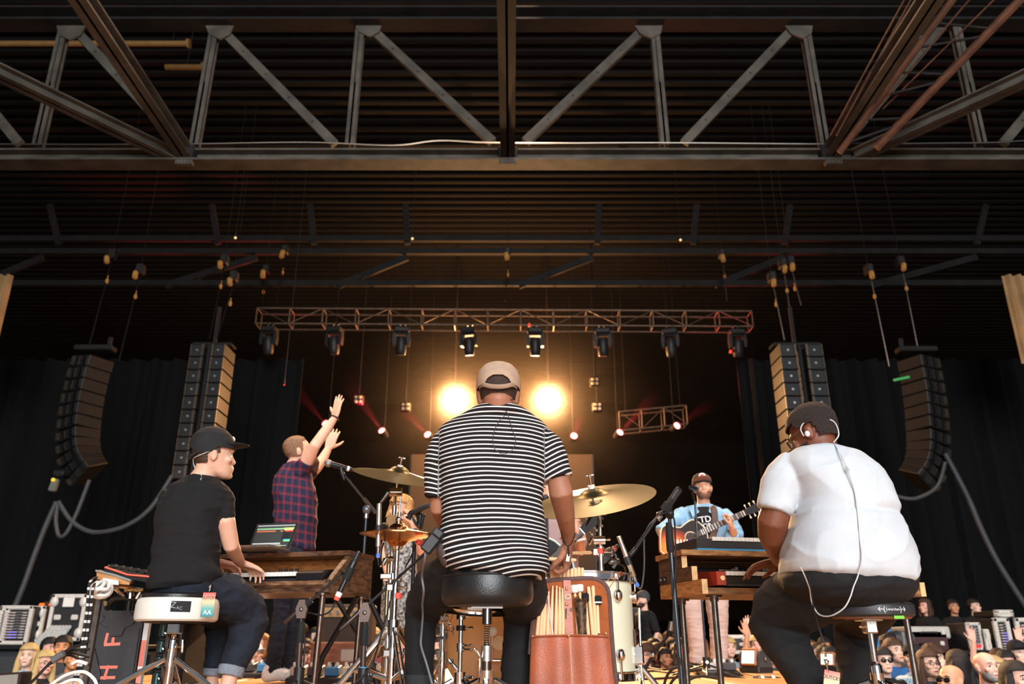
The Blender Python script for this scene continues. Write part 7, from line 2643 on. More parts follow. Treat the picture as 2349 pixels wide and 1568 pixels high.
# tom mic clipped to the floor tom rim
tm = thing('tom_microphone', 'black drum microphone with red tape clipped to the floor tom rim', 'microphone', at(1400, 1280, FT))
a, b = at(1382, 1280, FT - .02), at(1416, 1252, FT + .02)
obj('mic_body', MB().limb([a, a.lerp(b, .5)], [.026, .024], 16).limb([a.lerp(b, .45), b], [.014, .010], 12), mat('dark_rubber_mic', (58, 62, 62), .6), tm)
obj('tape_band', MB().cyl(a.lerp(b, .70), a.lerp(b, .82), .0145, n=14), REDT, tm)
obj('tape_band', MB().cyl(a.lerp(b, .58), a.lerp(b, .70), .0145, n=14), WHT, tm)
c = at(1412, 1283, FT)
obj('clip', MB().tube(smoothline([at(1398, 1282, FT), at(1402, 1270, FT), at(1412, 1272, FT), at(1414, 1290, FT), at(1406, 1302, FT)]), [(.008, .004)] * 25, 8), BLACKM, tm)
obj('clip_joint', MB().limb([at(1402, 1288, FT - .01), at(1418, 1286, FT)], [.013, .011], 12), STEEL, tm)
obj('cable', MB().tube(smoothline(pl([(1416, 1292, FT), (1428, 1296, FT + .05), (1434, 1304, FT + .12), (1436, 1330, FT + .3)])), .004, 8), CABLE, tm)


def boom(name, label, D, pole_top, pole_bot, bA, bB, split, dA=0, dB=0, tape=None):
 """pole up to a swivel; boom from its counter end bA to its far end bB"""
 P = at(pole_top[0], pole_top[1], D)
 Q = V((at(pole_bot[0], pole_bot[1], D).x, D, .03))
 t = thing(name, label, 'mic stand', V((Q.x, D, 0)))
 Pm = P.lerp(Q, .30)
 obj('upper_tube', MB().cyl(Pm, P, .0095, n=14), BLACKM, t)
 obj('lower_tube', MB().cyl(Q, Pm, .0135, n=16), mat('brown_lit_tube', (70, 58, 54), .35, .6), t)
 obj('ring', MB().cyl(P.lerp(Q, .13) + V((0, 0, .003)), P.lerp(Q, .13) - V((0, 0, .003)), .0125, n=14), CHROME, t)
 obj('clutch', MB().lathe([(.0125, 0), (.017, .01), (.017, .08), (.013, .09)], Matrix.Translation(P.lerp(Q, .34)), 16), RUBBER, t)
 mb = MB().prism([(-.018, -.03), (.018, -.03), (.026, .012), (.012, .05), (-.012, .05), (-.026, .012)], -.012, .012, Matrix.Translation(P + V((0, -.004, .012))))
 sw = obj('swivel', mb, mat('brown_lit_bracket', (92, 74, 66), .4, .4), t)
 obj('bolt', MB().ball(P + V((0, -.02, .02)), (.009, .005, .009), nu=10, nv=6), STEEL, sw)
 A, B = at(bA[0], bA[1], D + dA), at(bB[0], bB[1], D + dB)
 S = A.lerp(B, split)
 obj('boom', MB().tube([A, B], .0065, 10), BLACKM, t)
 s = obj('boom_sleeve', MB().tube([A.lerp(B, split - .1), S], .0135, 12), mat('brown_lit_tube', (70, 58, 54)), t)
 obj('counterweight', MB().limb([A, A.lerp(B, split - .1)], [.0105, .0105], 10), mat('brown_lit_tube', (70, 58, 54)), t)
 obj('maker_disc', MB().cyl(A.lerp(B, split - .05) + V((0, -.0135, 0)), A.lerp(B, split - .05) + V((0, -.0155, 0)), .006, n=12), ALU, s)
 obj('lock_collar', MB().tube([S - (B - A).normalized() * .01, S + (B - A).normalized() * .02], .017, 12), RUBBER, t)
 hub = V((Q.x, D, .12))
 for k_ in range(3):
  a = .4 + k_ * 2 * PI / 3
  obj('leg', MB().tube([hub, V((Q.x + math.cos(a) * .26, D + math.sin(a) * .26, .012))], .007, 8), BLACKM, t)
 obj('leg_hub', MB().cyl(hub - V((0, 0, .04)), hub + V((0, 0, .05)), .024, n=14), BLACKM, t)
 if tape:
  q = P.lerp(Q, tape)
  obj('tape_band', MB().cyl(q - V((0, 0, .014)), q + V((0, 0, .014)), .0155, n=14), CYT, t)
 return t


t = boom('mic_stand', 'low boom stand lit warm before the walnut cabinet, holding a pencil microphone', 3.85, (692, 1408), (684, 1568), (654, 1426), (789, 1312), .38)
mp = thing('pencil_microphone', 'black pencil microphone with white and red tape leaning by the walnut cabinet', 'microphone', at(770, 1375, 3.82))
a, b = at(824, 1264, 3.82), at(768, 1382, 3.80)
d = (b - a).normalized()
L = (b - a).length
M = frame(d, (1, 0, 0), a)
obj('mic_body', MB().lathe([(.001, 0), (.014, .002), (.0155, .01), (.0155, L * .14), (.0135, L * .15), (.0155, L * .2), (.016, L * .25), (.016, L * .55), (.013, L * .56), (.012, L * .8), (.001, L * .8)], M, 20), mat('black_mic_satin', (44, 42, 44), .32, .4, .1, 30), mp)
for i in range(4):
 obj('slot_ring', MB().lathe([(.0152, .012 + i * .011), (.0168, .014 + i * .011), (.0168, .018 + i * .011), (.0152, .02 + i * .011)], M, 18), BLACKP, mp)
obj('mic_clip', MB().lathe([(.0165, L * .33), (.0195, L * .33), (.0195, L * .56), (.0165, L * .56)], M, 18), RUBBER, mp)
obj('clip_arm', MB().limb([a.lerp(b, .45), at(788, 1314, 3.84)], [.011, .011], 10), BLACKM, mp)
obj('tape_band', MB().lathe([(.0125, L * .80), (.014, L * .80), (.014, L * .885), (.0125, L * .885)], M, 18), WHT, mp)
obj('tape_band', MB().lathe([(.0125, L * .885), (.0135, L * .885), (.012, L * .95), (.011, L * .95)], M, 18), REDT, mp)
obj('cable', MB().tube(smoothline(pl([(768, 1381, 3.80), (762, 1396, 3.8), (750, 1406, 3.8), (733, 1410, 3.81), (705, 1405, 3.86), (697, 1420, 3.88), (699, 1470, 3.88), (695, 1530, 3.86), (680, 1575, 3.84)])), .0038, 8), CABLE, mp)
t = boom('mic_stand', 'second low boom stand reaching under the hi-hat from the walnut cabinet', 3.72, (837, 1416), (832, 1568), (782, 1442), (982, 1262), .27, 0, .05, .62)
obj('boom_cable', MB().tube(smoothline(pl([(966, 1275, 3.72), (930, 1308, 3.7), (908, 1330, 3.7), (890, 1400, 3.68), (870, 1470, 3.68), (850, 1530, 3.7), (800, 1580, 3.6)])), .0038, 8), CABLE, t)
mp = thing('pencil_microphone', 'slim silver microphone with a blue tape band standing upright by the hi-hat', 'microphone', at(869, 1275, 3.62))
pencil_mic(mp, at(870, 1154, 3.62), at(867, 1281, 3.62), .0115, BLUET)
obj('cable', MB().tube(smoothline(pl([(867, 1280, 3.62), (868, 1292, 3.62), (872, 1300, 3.64), (874, 1292, 3.7), (875, 1262, 3.72), (880, 1245, 3.78)])), .0038, 8), CABLE, mp)
obj('clip_arm', MB().limb([at(870, 1210, 3.63), at(884, 1206, 3.72)], [.017, .017], 10), RUBBER, mp)
# mic assembly beyond the hi-hat
t = thing('mic_stand', 'black stand with a pivoting microphone mount behind the hi-hat', 'mic stand', V((at(952, 1300, 4.6).x, 4.6, 0)))
P = at(952, 1212, 4.6)
obj('pole', MB().cyl((P.x, 4.6, .02), P, .011, n=14), mat('blue_black_tube', (64, 68, 74)), t)
obj('pivot', MB().tube(smoothline([at(936, 1190, 4.58), at(944, 1176, 4.58), at(956, 1174, 4.58), at(963, 1186, 4.58), at(962, 1204, 4.58)]), [(.016, .01)] * 25, 10), BLACKM, t)
obj('pivot_knob', MB().limb([at(966, 1210, 4.57), at(970, 1186, 4.57)], [.008, .010], 10).ball(at(971, 1182, 4.57), .012, nu=10, nv=8), BLACKM, t)
obj('mic_body', MB().limb([at(948, 1176, 4.56), at(962, 1168, 4.54)], [.013, .014], 12).limb([at(964, 1167, 4.54), at(984, 1158, 4.52)], [.016, .014], 14), mat('dark_rubber_mic', (58, 62, 62)), t)
obj('leg_base', MB().lathe([(.14, .0), (.15, .006), (.14, .02), (.02, .03), (.001, .03)], Matrix.Translation((P.x, 4.6, 0)), 24), BLACKM, t)
sm = thing('snare_microphone', 'small microphone with red and white tape between the hi-hat and the drummer', 'microphone', at(970, 1247, 3.7))
a, b = at(984, 1254, 3.74), at(958, 1242, 3.66)
obj('mic_body', MB().limb([at(1000, 1238, 3.8), a], [.02, .014], 12), mat('dark_rubber_mic', (58, 62, 62)), sm)
obj('tape_band', MB().cyl(a, a.lerp(b, .6), .012, n=14), WHT, sm)
obj('tape_band', MB().cyl(a.lerp(b, .6), b, .012, n=14), REDT, sm)
obj('cable', MB().tube(smoothline([b, at(952, 1250, 3.68), at(946, 1270, 3.7), at(930, 1300, 3.74)]), .0038, 8), CABLE, sm)
# singer's boom
VD = 5.7
t = thing('mic_stand', 'tall boom stand holding a vocal microphone before the plaid singer', 'mic stand', V((at(838, 1400, VD).x, VD, 0)))
P = at(841, 1168, VD)
obj('pole', MB().cyl((P.x, VD, .03), P, .011, n=14), mat('blue_black_tube', (64, 68, 74)), t)
obj('swivel', MB().ball(P, (.03, .03, .032), nu=14, nv=8), mat('grey_swivel', (120, 122, 126), .4, .6), t)
obj('ring', MB().cyl(P - V((0, 0, .06)), P - V((0, 0, .03)), .017, n=14), ALU, t)
tip = at(784, 1082, VD - .05)
obj('boom', MB().tube([tip, at(836, 1146, VD)], .009, 10), BLACKM, t)
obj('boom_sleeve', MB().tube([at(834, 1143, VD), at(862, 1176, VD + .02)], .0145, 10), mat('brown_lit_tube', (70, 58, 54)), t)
obj('base', MB().lathe([(.15, .0), (.16, .006), (.15, .022), (.02, .032), (.001, .032)], Matrix.Translation((P.x, VD, 0)), 24), BLACKM, t)
vm = thing('vocal_microphone', 'silver-headed vocal microphone on the tall boom beside the raised arms', 'microphone', tip)
a, b = at(753, 1062, VD - .08), at(812, 1078, VD - .02)
obj('grille', MB().ball(a, .027, nu=18, nv=12), mat('silver_mic_mesh', (160, 160, 164), .4, .8, .15, 200, .3, 500), vm)
obj('handle', MB().tube([a.lerp(b, .06), a.lerp(b, .45), b], [.021, .019, .013], 16), mat('black_mic_satin', (44, 42, 44)), vm)
obj('tape_band', MB().cyl(a.lerp(b, .72), a.lerp(b, .82), .0185, n=14), WHT, vm)
obj('clip', MB().limb([a.lerp(b, .5) + V((0, 0, -.01)), tip, tip + V((.02, 0, -.05))], [.018, .016, .011], 12), BLACKM, vm)
# guitarist's mic
VD = 7.3
t = thing('mic_stand', 'slim straight stand holding the denim-shirted singer\'s microphone', 'mic stand', V((at(1599, 1400, VD).x, VD, 0)))
P = at(1594, 1150, VD)
Q = V((at(1603, 1300, VD).x, VD, .02))
obj('pole', MB().cyl(Q, P, .010, n=14), mat('blue_black_tube', (64, 68, 74)), t)
obj('clutch', MB().cyl(P.lerp(Q, .1), P.lerp(Q, .12), .018, n=12), BLACKM, t)
obj('boom', MB().tube([P, at(1588, 1128, VD - .02)], .008, 8), BLACKM, t)
for k_ in range(3):
 a = .3 + k_ * 2 * PI / 3
 obj('leg', MB().tube([V((Q.x, VD, .10)), V((Q.x + math.cos(a) * .34, VD + math.sin(a) * .34, .012))], .008, 8), BLACKM, t)
hubm = obj('leg_hub', MB().cyl((Q.x, VD, .07), (Q.x, VD, .16), .03, n=14), BLACKM, t)
obj('maker_disc', MB().cyl((Q.x, VD - .03, .12), (Q.x, VD - .033, .12), .014, n=12), ALU, hubm)
vm = thing('vocal_microphone', 'vocal microphone at the lips of the denim-shirted guitarist', 'microphone', at(1588, 1120, VD))
a, b = at(1597, 1121, VD + .05), at(1583, 1117, VD - .12)
obj('grille', MB().ball(a, .03, nu=16, nv=10), mat('blue_grey_mesh', (110, 130, 140), .4, .7, .15, 200, .3, 500), vm)
obj('handle', MB().tube([a.lerp(b, .15), b], [.024, .017], 14), mat('black_mic_satin', (44, 42, 44)), vm)
# bass player's mic beside the arm
vm = thing('vocal_microphone', 'dark vocal microphone just left of the drummer\'s right arm', 'microphone', at(1249, 1150, 5.5))
a = at(1250, 1142, 5.5)
obj('grille', MB().ball(a, .028, nu=14, nv=10), mat('mic_mesh', (70, 70, 72)), vm)
obj('handle', MB().tube([a, at(1254, 1162, 5.45)], [.022, .014], 12), BLACKP, vm)
e = at(1254, 1162, 5.45)
obj('pole', MB().cyl((e.x, 5.45, .02), e, .010, n=12), BLACKM, vm)
obj('base', MB().lathe([(.14, .0), (.15, .006), (.14, .022), (.02, .03), (.001, .03)], Matrix.Translation((e.x, 5.45, 0)), 20), BLACKM, vm)

# ================================================================ things lying on the deck
def floor_at(px, py):
 r = ray(px, py)
 return CAM + r * (-CAM.z / r.z)


def floor_light(label, x, y, D, yaw, s=1.0, lit=True):
 p = at(x, y, D)
 p.z = 0
 t = thing('floor_light', label, 'stage light', p)
 Rz = rot('Z', yaw)
 h = .15 * s
 mb = MB()
 for sg in (-1, 1):
  pts = [(math.cos(a) * .13 * s, .17 * s + math.sin(a) * .13 * s) for a in [PI * i / 10 for i in range(11)]] + [(-.13 * s, 0), (.13 * s, 0)]
  Mx = Matrix.Translation(p) @ Rz.to_4x4()
  mb.prism(pts, sg * .15 * s - .018, sg * .15 * s + .018, Mx)
 obj('side_cheek', mb if False else MB().prism(pts, .13 * s, .165 * s, Mx), mat('grey_black_casting', (58, 60, 64), .5), t)
 obj('side_cheek', MB().prism(pts, -.165 * s, -.13 * s, Mx), mat('grey_black_casting', (58, 60, 64)), t)
 obj('base', MB().box(p + V((0, 0, .03)), (.3 * s, .34 * s, .06), Rz, bev=.01), BLACKP, t)
 fr_ = Rz @ V((-1, 0, 0))
 c = p + V((0, 0, .2 * s)) + fr_ * .11 * s
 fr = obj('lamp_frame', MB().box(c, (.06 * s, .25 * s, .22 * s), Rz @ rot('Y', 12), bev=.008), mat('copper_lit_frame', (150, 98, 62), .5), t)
 if lit:
  LED = mat('lit_led_panel', (255, 240, 220), .4, emit=1.5, ecol=(255, 236, 214))
  obj('led_panel', MB().box(c + fr_ * .033 * s, (.006, .20 * s, .16 * s), Rz @ rot('Y', 12)), LED, fr)
  random.seed(int(x))
  Rl = Rz @ rot('Y', 12)
  for i in range(4):
   for j in range(4):
    q = c + fr_ * .037 * s + Rl @ V((0, (-.075 + i * .05) * s, (-.06 + j * .04) * s))
    k_ = (i + j) % 3
    obj('led', MB().box(q, (.004, .028 * s, .022 * s), Rl), mat('led_tint_%d' % k_, ((255, 190, 200), (200, 250, 220), (255, 236, 170))[k_], .4, emit=2.0, ecol=((255, 190, 200), (200, 250, 220), (255, 236, 170))[k_]), fr)
 for sg in (-1, 1):
  q = p + V((0, 0, .17 * s)) + Rz @ V((0, sg * .17 * s, 0))
  obj('pivot_bolt', MB().ball(q, (.02, .02, .02), nu=10, nv=6), STEEL, t)
 return t


floor_light('floor light with a glowing LED face at the stage edge beside the man in white', 1735, 1540, 8.4, 35, .72)
floor_light('floor light with a glowing LED face under the white stool', 448, 1555, 7.2, 60, .9)
floor_light('floor light glimpsed glowing just right of the cream floor tom', 1452, 1530, 9.4, 20, .45)
floor_light('floor light whose glow shows between the white-shirted man\'s legs', 1912, 1550, 8.6, 40, .6)
t = thing('floor_light', 'dark box light with coloured LEDs in the bottom left corner', 'stage light', at(20, 1565, 8.6))
c = at(18, 1560, 8.6)
bx = obj('housing', MB().box(c + V((-.02, .1, -.06)), (.3, .25, .26), rot('Y', -4), bev=.02), mat('dark_red_brown_box', (48, 30, 28), .6), t)
obj('led_face', MB().box(c + V((-.02, -.03, -.05)), (.27, .006, .2), rot('Y', -4)), mat('grey_led_face', (150, 144, 136), .7, 0, .2, 200), bx)
for i in range(6):
 obj('led', MB().box(c + V((-.12 + i * .045, -.035, -.125)), (.025, .006, .012)), mat('led_tint_%d' % (i % 3), ((255, 190, 200), (200, 250, 220), (255, 236, 170))[i % 3], .4, emit=2.0, ecol=((255, 190, 200), (200, 250, 220), (255, 236, 170))[i % 3]), bx)
obj('stand', MB().box((c.x, c.y + .1, (c.z - .2 - 1.45) / 2), (.08, .08, c.z - .2 + 1.45)), BLACKM, t)
# pedal boards
for (x, y, D, w, lab, n_) in ((765, 1552, 6.3, .62, 'pedal board with silver pedals on the deck beyond the walnut cabinet', 5), (590, 1552, 7.3, .55, 'pedal board with knobs on the deck behind the plaid singer', 4), (1650, 1556, 7.6, .3, 'small pedal board at the denim-shirted guitarist\'s feet', 2), (880, 1556, 6.0, .5, 'pedal board with blue pedals on the deck behind the hi-hat stand', 4)):
 p = at(x, y, D)
 p.z = 0
 t = thing('pedal_board', lab, 'pedal board', p)
 obj('board', MB().box(p + V((0, 0, .03)), (w, .3, .05), rot('X', 6), bev=.008), BLACKM, t)
 for i in range(n_):
  q = p + V((-w / 2 + w * (i + .5) / n_, -.02, .085))
  m_ = [mat('silver_pedal', (190, 190, 192), .35, .6), mat('dark_pedal', (60, 60, 66), .4), mat('blue_pedal', (60, 130, 180), .4), mat('cream_pedal', (220, 206, 180), .4)][(i + (2 if 'blue' in lab else 0)) % 4]
  pb_ = obj('pedal', MB().box(q, (w / n_ * .8, .14, .06), rot('X', 6), bev=.006), m_, t)
  for k_ in range(3):
   obj('knob', MB().cyl(q + V(((k_ - 1) * w / n_ * .24, -.02, .028)), q + V(((k_ - 1) * w / n_ * .24, -.02, .055)), .012, n=10), WHITEP if k_ != 1 else BLACKP, pb_)
# effects rack, lit boxes and planks beyond the cabinet
t = thing('wooden_box', 'brown wooden box with a grey speaker patch low behind the walnut cabinet', 'box', at(775, 1500, 7.6))
p = at(775, 1500, 7.6)
obj('body', MB().box((p.x, 7.6, .14), (.42, .25, .28), rot('Z', -6), bev=.01), wood('reddish_box', (120, 74, 50), (84, 48, 34), .5, 5, 0), t)
obj('speaker_patch', MB().box((p.x + .12, 7.46, .17), (.14, .02, .1), rot('Z', -6), bev=.03), mat('grey_led_face', (150, 144, 136)), t)
t = thing('keyboard_trestle', 'black X-shaped trestle seen between the legs of the walnut cabinet', 'stand', V((at(800, 1480, 5.6).x, 5.6, 0)))
for (a, b) in (((770, 1370), (850, 1500)), ((822, 1365), (740, 1505)), ((845, 1370), (905, 1500))):
 A, B = at(a[0], a[1], 5.6), at(b[0], b[1], 5.6)
 obj('strut', MB().tube([A, B, V((B.x + (B.x - A.x) * .2, 5.6, .02))], .018, 8), BLACKM, t)
t = thing('amplifier', 'small dark amplifier with chrome corners beyond the trestle', 'amplifier', V((at(795, 1430, 8.6).x, 8.6, 0)))
c = at(795, 1440, 8.6)
obj('cabinet', MB().box((c.x, 8.7, .32), (.52, .3, .64), None, .02), mat('brown_black_tolex', (56, 48, 42), .7, 0, .1, 60, .2, 300), t)
obj('grille', MB().box((c.x, 8.54, .27), (.44, .02, .46)), mat('dark_grille_cloth', (40, 34, 30), .9), t)
obj('control_strip', MB().box((c.x, 8.54, .56), (.46, .02, .09)), mat('gold_strip', (150, 122, 84), .4, .4), t)
for i in range(5):
 obj('knob', MB().cyl((c.x - .16 + i * .08, 8.53, .56), (c.x - .16 + i * .08, 8.50, .56), .018, n=10), CHROME, t)
# cables on the deck, right side
random.seed(11)
cabs = [[(1472, 1580), (1478, 1540), (1500, 1500), (1528, 1462), (1536, 1452)], [(1470, 1580), (1500, 1562), (1560, 1556), (1620, 1552), (1652, 1548)], [(1520, 1585), (1530, 1550), (1550, 1530), (1590, 1526)], [(1530, 1585), (1545, 1558), (1570, 1542), (1610, 1534)], [(1452, 1546), (1500, 1541), (1540, 1545), (1580, 1540)], [(1455, 1536), (1490, 1534), (1520, 1538), (1560, 1533)], [(1570, 1590), (1580, 1560), (1610, 1550), (1650, 1556)]]
labs = ['black cable rising from the deck to a connector left of the pine desk', 'black cable snaking along the tan deck under the pine desk', 'black cable arching over the deck, nearest the mic stand', 'black cable arching over the deck behind the nearest one', 'thin black cable lying along the stage edge', 'second thin black cable along the stage edge', 'black cable curling by the guitarist\'s boots']
for k_, pts in enumerate(cabs):
 P = []
 for i, (x, y) in enumerate(pts):
  if k_ in (0, 2, 3, 6):
   P.append(at(x, y, 5.6))
  else:
   q = floor_at(x, min(y, 1560)) if y > 1520 else at(x, y, 8)
   q.z = .012
   P.append(q)
 tag(obj('stage_cable', MB().tube(smoothline(P), .009 if k_ != 0 else .011, 8), CABLE), labs[k_], 'cable')
t = thing('cable_connector', 'silver cable connector held up left of the pine desk', 'connector', at(1540, 1440, 5.6))
obj('barrel', MB().cyl(at(1537, 1448, 5.6), at(1541, 1425, 5.6), .017, n=14), ALU, t)
obj('sleeve', MB().cyl(at(1534, 1458, 5.6), at(1537, 1446, 5.6), .02, n=14), RUBBER, t)
obj('hanging_lead', MB().tube(smoothline(pl([(1535, 1456, 5.6), (1549, 1462, 5.6), (1556, 1485, 5.6), (1560, 1520, 5.6)])), .008, 8), CABLE, t)
p = floor_at(1545, 1522)
t = thing('spare_microphone', 'small grey microphone lying on the stage edge', 'microphone', V((p.x, p.y, .03)))
obj('body', MB().limb([V((p.x - .1, p.y, .05)), V((p.x + .05, p.y, .05))], [.03, .04], 12), mat('grey_led_face', (150, 144, 136)), t)
obj('ring', MB().cyl((p.x - .02, p.y, .05), (p.x + .01, p.y, .05), .044, n=14), BLACKP, t)
tag(obj('lit_pipe', MB().tube([at(1680, 1532, 7.8), at(1700, 1545, 7.6), at(1745, 1556, 7.6)], .012, 8), mat('warm_brass', (206, 164, 108))), 'thin brass-lit pipe on the deck before the floor light', 'pipe')
tag(obj('black_bar', MB().tube([at(1650, 1543, 7.4), at(1722, 1562, 7.1)], .016, 10), mat('blue_black_tube', (64, 68, 74))), 'black metal bar lying across the deck under the pine desk', 'bar')
t = thing('jar_lamp', 'dark jar with white bands on the deck below the floor light', 'jar', at(1760, 1562, 7.2))
c = at(1762, 1562, 7.2)
obj('jar', MB().limb([c + V((-.09, 0, 0)), c + V((.09, 0, -.01))], [.045, .045], 14), mat('black_gloss_block', (26, 26, 30)), t)
for dx in (-.05, .04):
 obj('band', MB().cyl(c + V((dx - .012, 0, 0)), c + V((dx + .012, 0, 0)), .048, n=16), WHITEP, t)
# ================================================================ racks and cases in the wings
CASEM = mat('black_case_laminate', (36, 36, 38), .5, 0, .12, 20)
EDGE = mat('case_edge_aluminium', (214, 210, 202), .45, .1, .1, 30)
SUBG = mat('grey_sub_cloth', (52, 54, 57), .8, 0, .1, 30)
GZ = -1.4
for (x0, x1, y, lab) in ((-9.5, -4.9, 12.0, 'black speaker riser carrying the left racks'), (4.9, 11.5, 12.0, 'black speaker riser carrying the right racks')):
 top = at(1000, 1478 if x0 < 0 else 1490, y - .5).z
 t = thing('speaker_riser', lab, 'riser', V(((x0 + x1) / 2, y, GZ)))
 obj('deck', MB().box(((x0 + x1) / 2, y + .4, top - .03), (x1 - x0, 2.4, .06), None, .01), BLACKM, t)
 n = int((x1 - x0) / 1.15)
 for i in range(n):
  xa = x0 + (x1 - x0) * (i + .5) / n
  c = obj('subwoofer', MB().box((xa, y + .2, (top - .06 + GZ) / 2), (1.1, 1.8, top - .06 - GZ - .02), None, .02), SUBG, t)
  obj('grey_stripe', MB().box((xa - .48, y - .71, (top - .06 + GZ) / 2), (.07, .02, top - .1 - GZ)), mat('grey_case_stripe', (110, 112, 114), .6), c)
  obj('badge', MB().box((xa + .1, y - .71, top - .5), (.12, .02, .06)), ALU, c)


def amp_rack(name, label, x0, x1, y0, y1, D, n, group, lights=True, frame_w=.055, blue=3, nid='rack'):
 a, b = at(x0, y0, D), at(x1, y1, D)
 w, h = b.x - a.x, a.z - b.z
 cx_, cz_ = (a.x + b.x) / 2, (a.z + b.z) / 2
 t = thing(name, label, 'rack', V((cx_, D, b.z)), group)
 obj('shell', MB().box((cx_, D + .3, cz_), (w - .02, .56, h - .02), None, .01), CASEM, t)
 for (c, s) in (((a.x + frame_w / 2, cz_), (frame_w, h)), ((b.x - frame_w / 2, cz_), (frame_w, h)), ((cx_, a.z - frame_w / 2), (w, frame_w)), ((cx_, b.z + frame_w / 2), (w, frame_w))):
  obj('frame_edge', MB().box((c[0], D, c[1]), (s[0], .07, s[1]), None, .015), EDGE, t)
 ih = (h - 2 * frame_w - .04) / n
 for i in range(n):
  z = a.z - frame_w - .02 - ih * (i + .5)
  u = obj('amplifier', MB().box((cx_, D + .0, z), (w - 2.6 * frame_w, .06, ih * .62), None, .006), mat('silver_amp_face', (176, 170, 166), .5, .1, .2, 60), t)
  obj('vent', MB().box((cx_ + w * .12, D - .032, z), (w * .2, .006, ih * .34)), BLACKP, u)
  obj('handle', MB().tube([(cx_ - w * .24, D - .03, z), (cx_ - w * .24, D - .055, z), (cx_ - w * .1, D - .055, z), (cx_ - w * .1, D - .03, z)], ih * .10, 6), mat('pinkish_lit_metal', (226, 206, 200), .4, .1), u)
  if lights and i >= n - blue:
   obj('status_light', MB().box((cx_ + .02, D - .036, z), (w * .26, .006, ih * .22)), mat('violet_status', (130, 120, 240), .4, emit=.9, ecol=(120, 110, 240)), u)
 return t


def road_case(label, x0, x1, y0, y1, D, plate=True, group=None):
 a, b = at(x0, y0, D), at(x1, y1, D)
 w, h = b.x - a.x, a.z - b.z
 cx_, cz_ = (a.x + b.x) / 2, (a.z + b.z) / 2
 t = thing('road_case', label, 'case', V((cx_, D, b.z)), group)
 obj('shell', MB().box((cx_, D + .28, cz_), (w - .02, .55, h - .02), None, .01), CASEM, t)
 e = .05
 for (c, s) in (((a.x + e / 2, cz_), (e, h)), ((b.x - e / 2, cz_), (e, h)), ((cx_, a.z - e / 2), (w, e)), ((cx_, b.z + e / 2), (w, e))):
  obj('frame_edge', MB().box((c[0], D, c[1]), (s[0], .05, s[1]), None, .01), EDGE, t)
 for sx in (-1, 1):
  for sz in (-1, 1):
   obj('corner', MB().ball((cx_ + sx * (w / 2 - .04), D - .01, cz_ + sz * max(h * .3, h / 2 - .10)), (min(.07, w * .12), .04, min(.07, h * .15)), nu=12, nv=8), EDGE, t)
  obj('latch', MB().box((cx_ + sx * w * .24, D - .02, cz_ + h * .0), (min(.12, w * .2), .03, min(.07, h * .2)), None, .015), EDGE, t)
 if plate:
  obj('label_plate', MB().box((cx_, D - .02, cz_ + h * .32), (.15, .02, .12), None, .01), WHITEP, t)
 return t


amp_rack('amp_rack', 'amplifier rack with silver edges cut by the left edge of the picture', -40, 8, 1392, 1476, 11.4, 9, 'amplifier racks on the left riser')
amp_rack('amp_rack', 'tall amplifier rack with glowing violet meters at the far left', 3, 62, 1388, 1479, 11.4, 10, 'amplifier racks on the left riser')
road_case('dark brown road case with white stencil beside the left amplifier rack', 58, 92, 1389, 1472, 11.6, False)
road_case('tall black road case with silver edges and a white label plate at the left', 122, 184, 1362, 1470, 11.3)
t = thing('clothes_hamper', 'grey ribbed bundle lying between the left road cases', 'bundle', at(105, 1472, 11.2))
c = at(106, 1460, 11.2)
mb = MB()
for i in range(6):
 mb.limb([c + V((-.14 + i * .05, 0, -.12)), c + V((-.06 + i * .05, .02, .0)), c + V((.03 + i * .045, .05, .12))], [.03, .035, .028], 10)
obj('bundle', mb, mat('grey_ribbed_cloth', (176, 178, 174), .8, 0, .15, 30), t, kind='stuff')
t = thing('standby_lamps', 'pair of orange lamps glowing behind the left road cases', 'lamp', at(108, 1386, 12.2))
for x in (96, 118):
 obj('lamp', MB().box(at(x, 1386, 12.2), (.07, .04, .04), None, .01), mat('orange_lamp', (255, 100, 40), .4, emit=1.4, ecol=(255, 90, 30)), t)
obj('bar', MB().box(at(107, 1389, 12.25), (.3, .03, .03)), BLACKM, t)
obj('bar_post', MB().box(at(107, 1425, 12.28), (.03, .03, .75)), BLACKM, t)
RD_ = 11.6
amp_rack('amp_rack', 'amplifier rack with bright silver edges and violet meters at the far right', 2274, 2330, 1416, 1506, RD_, 10, 'amplifier racks on the right riser', True, .06, 7)
amp_rack('amp_rack', 'amplifier rack cut by the right edge of the picture', 2324, 2390, 1416, 1512, RD_, 9, 'amplifier racks on the right riser', True, .06, 8)
t = road_case('silver flight case on top of the right amplifier racks', 2278, 2326, 1398, 1415, RD_ + .1, False)
road_case('slim silver-edged case standing left of the right amplifier racks', 2258, 2276, 1442, 1516, RD_ - .1, False)
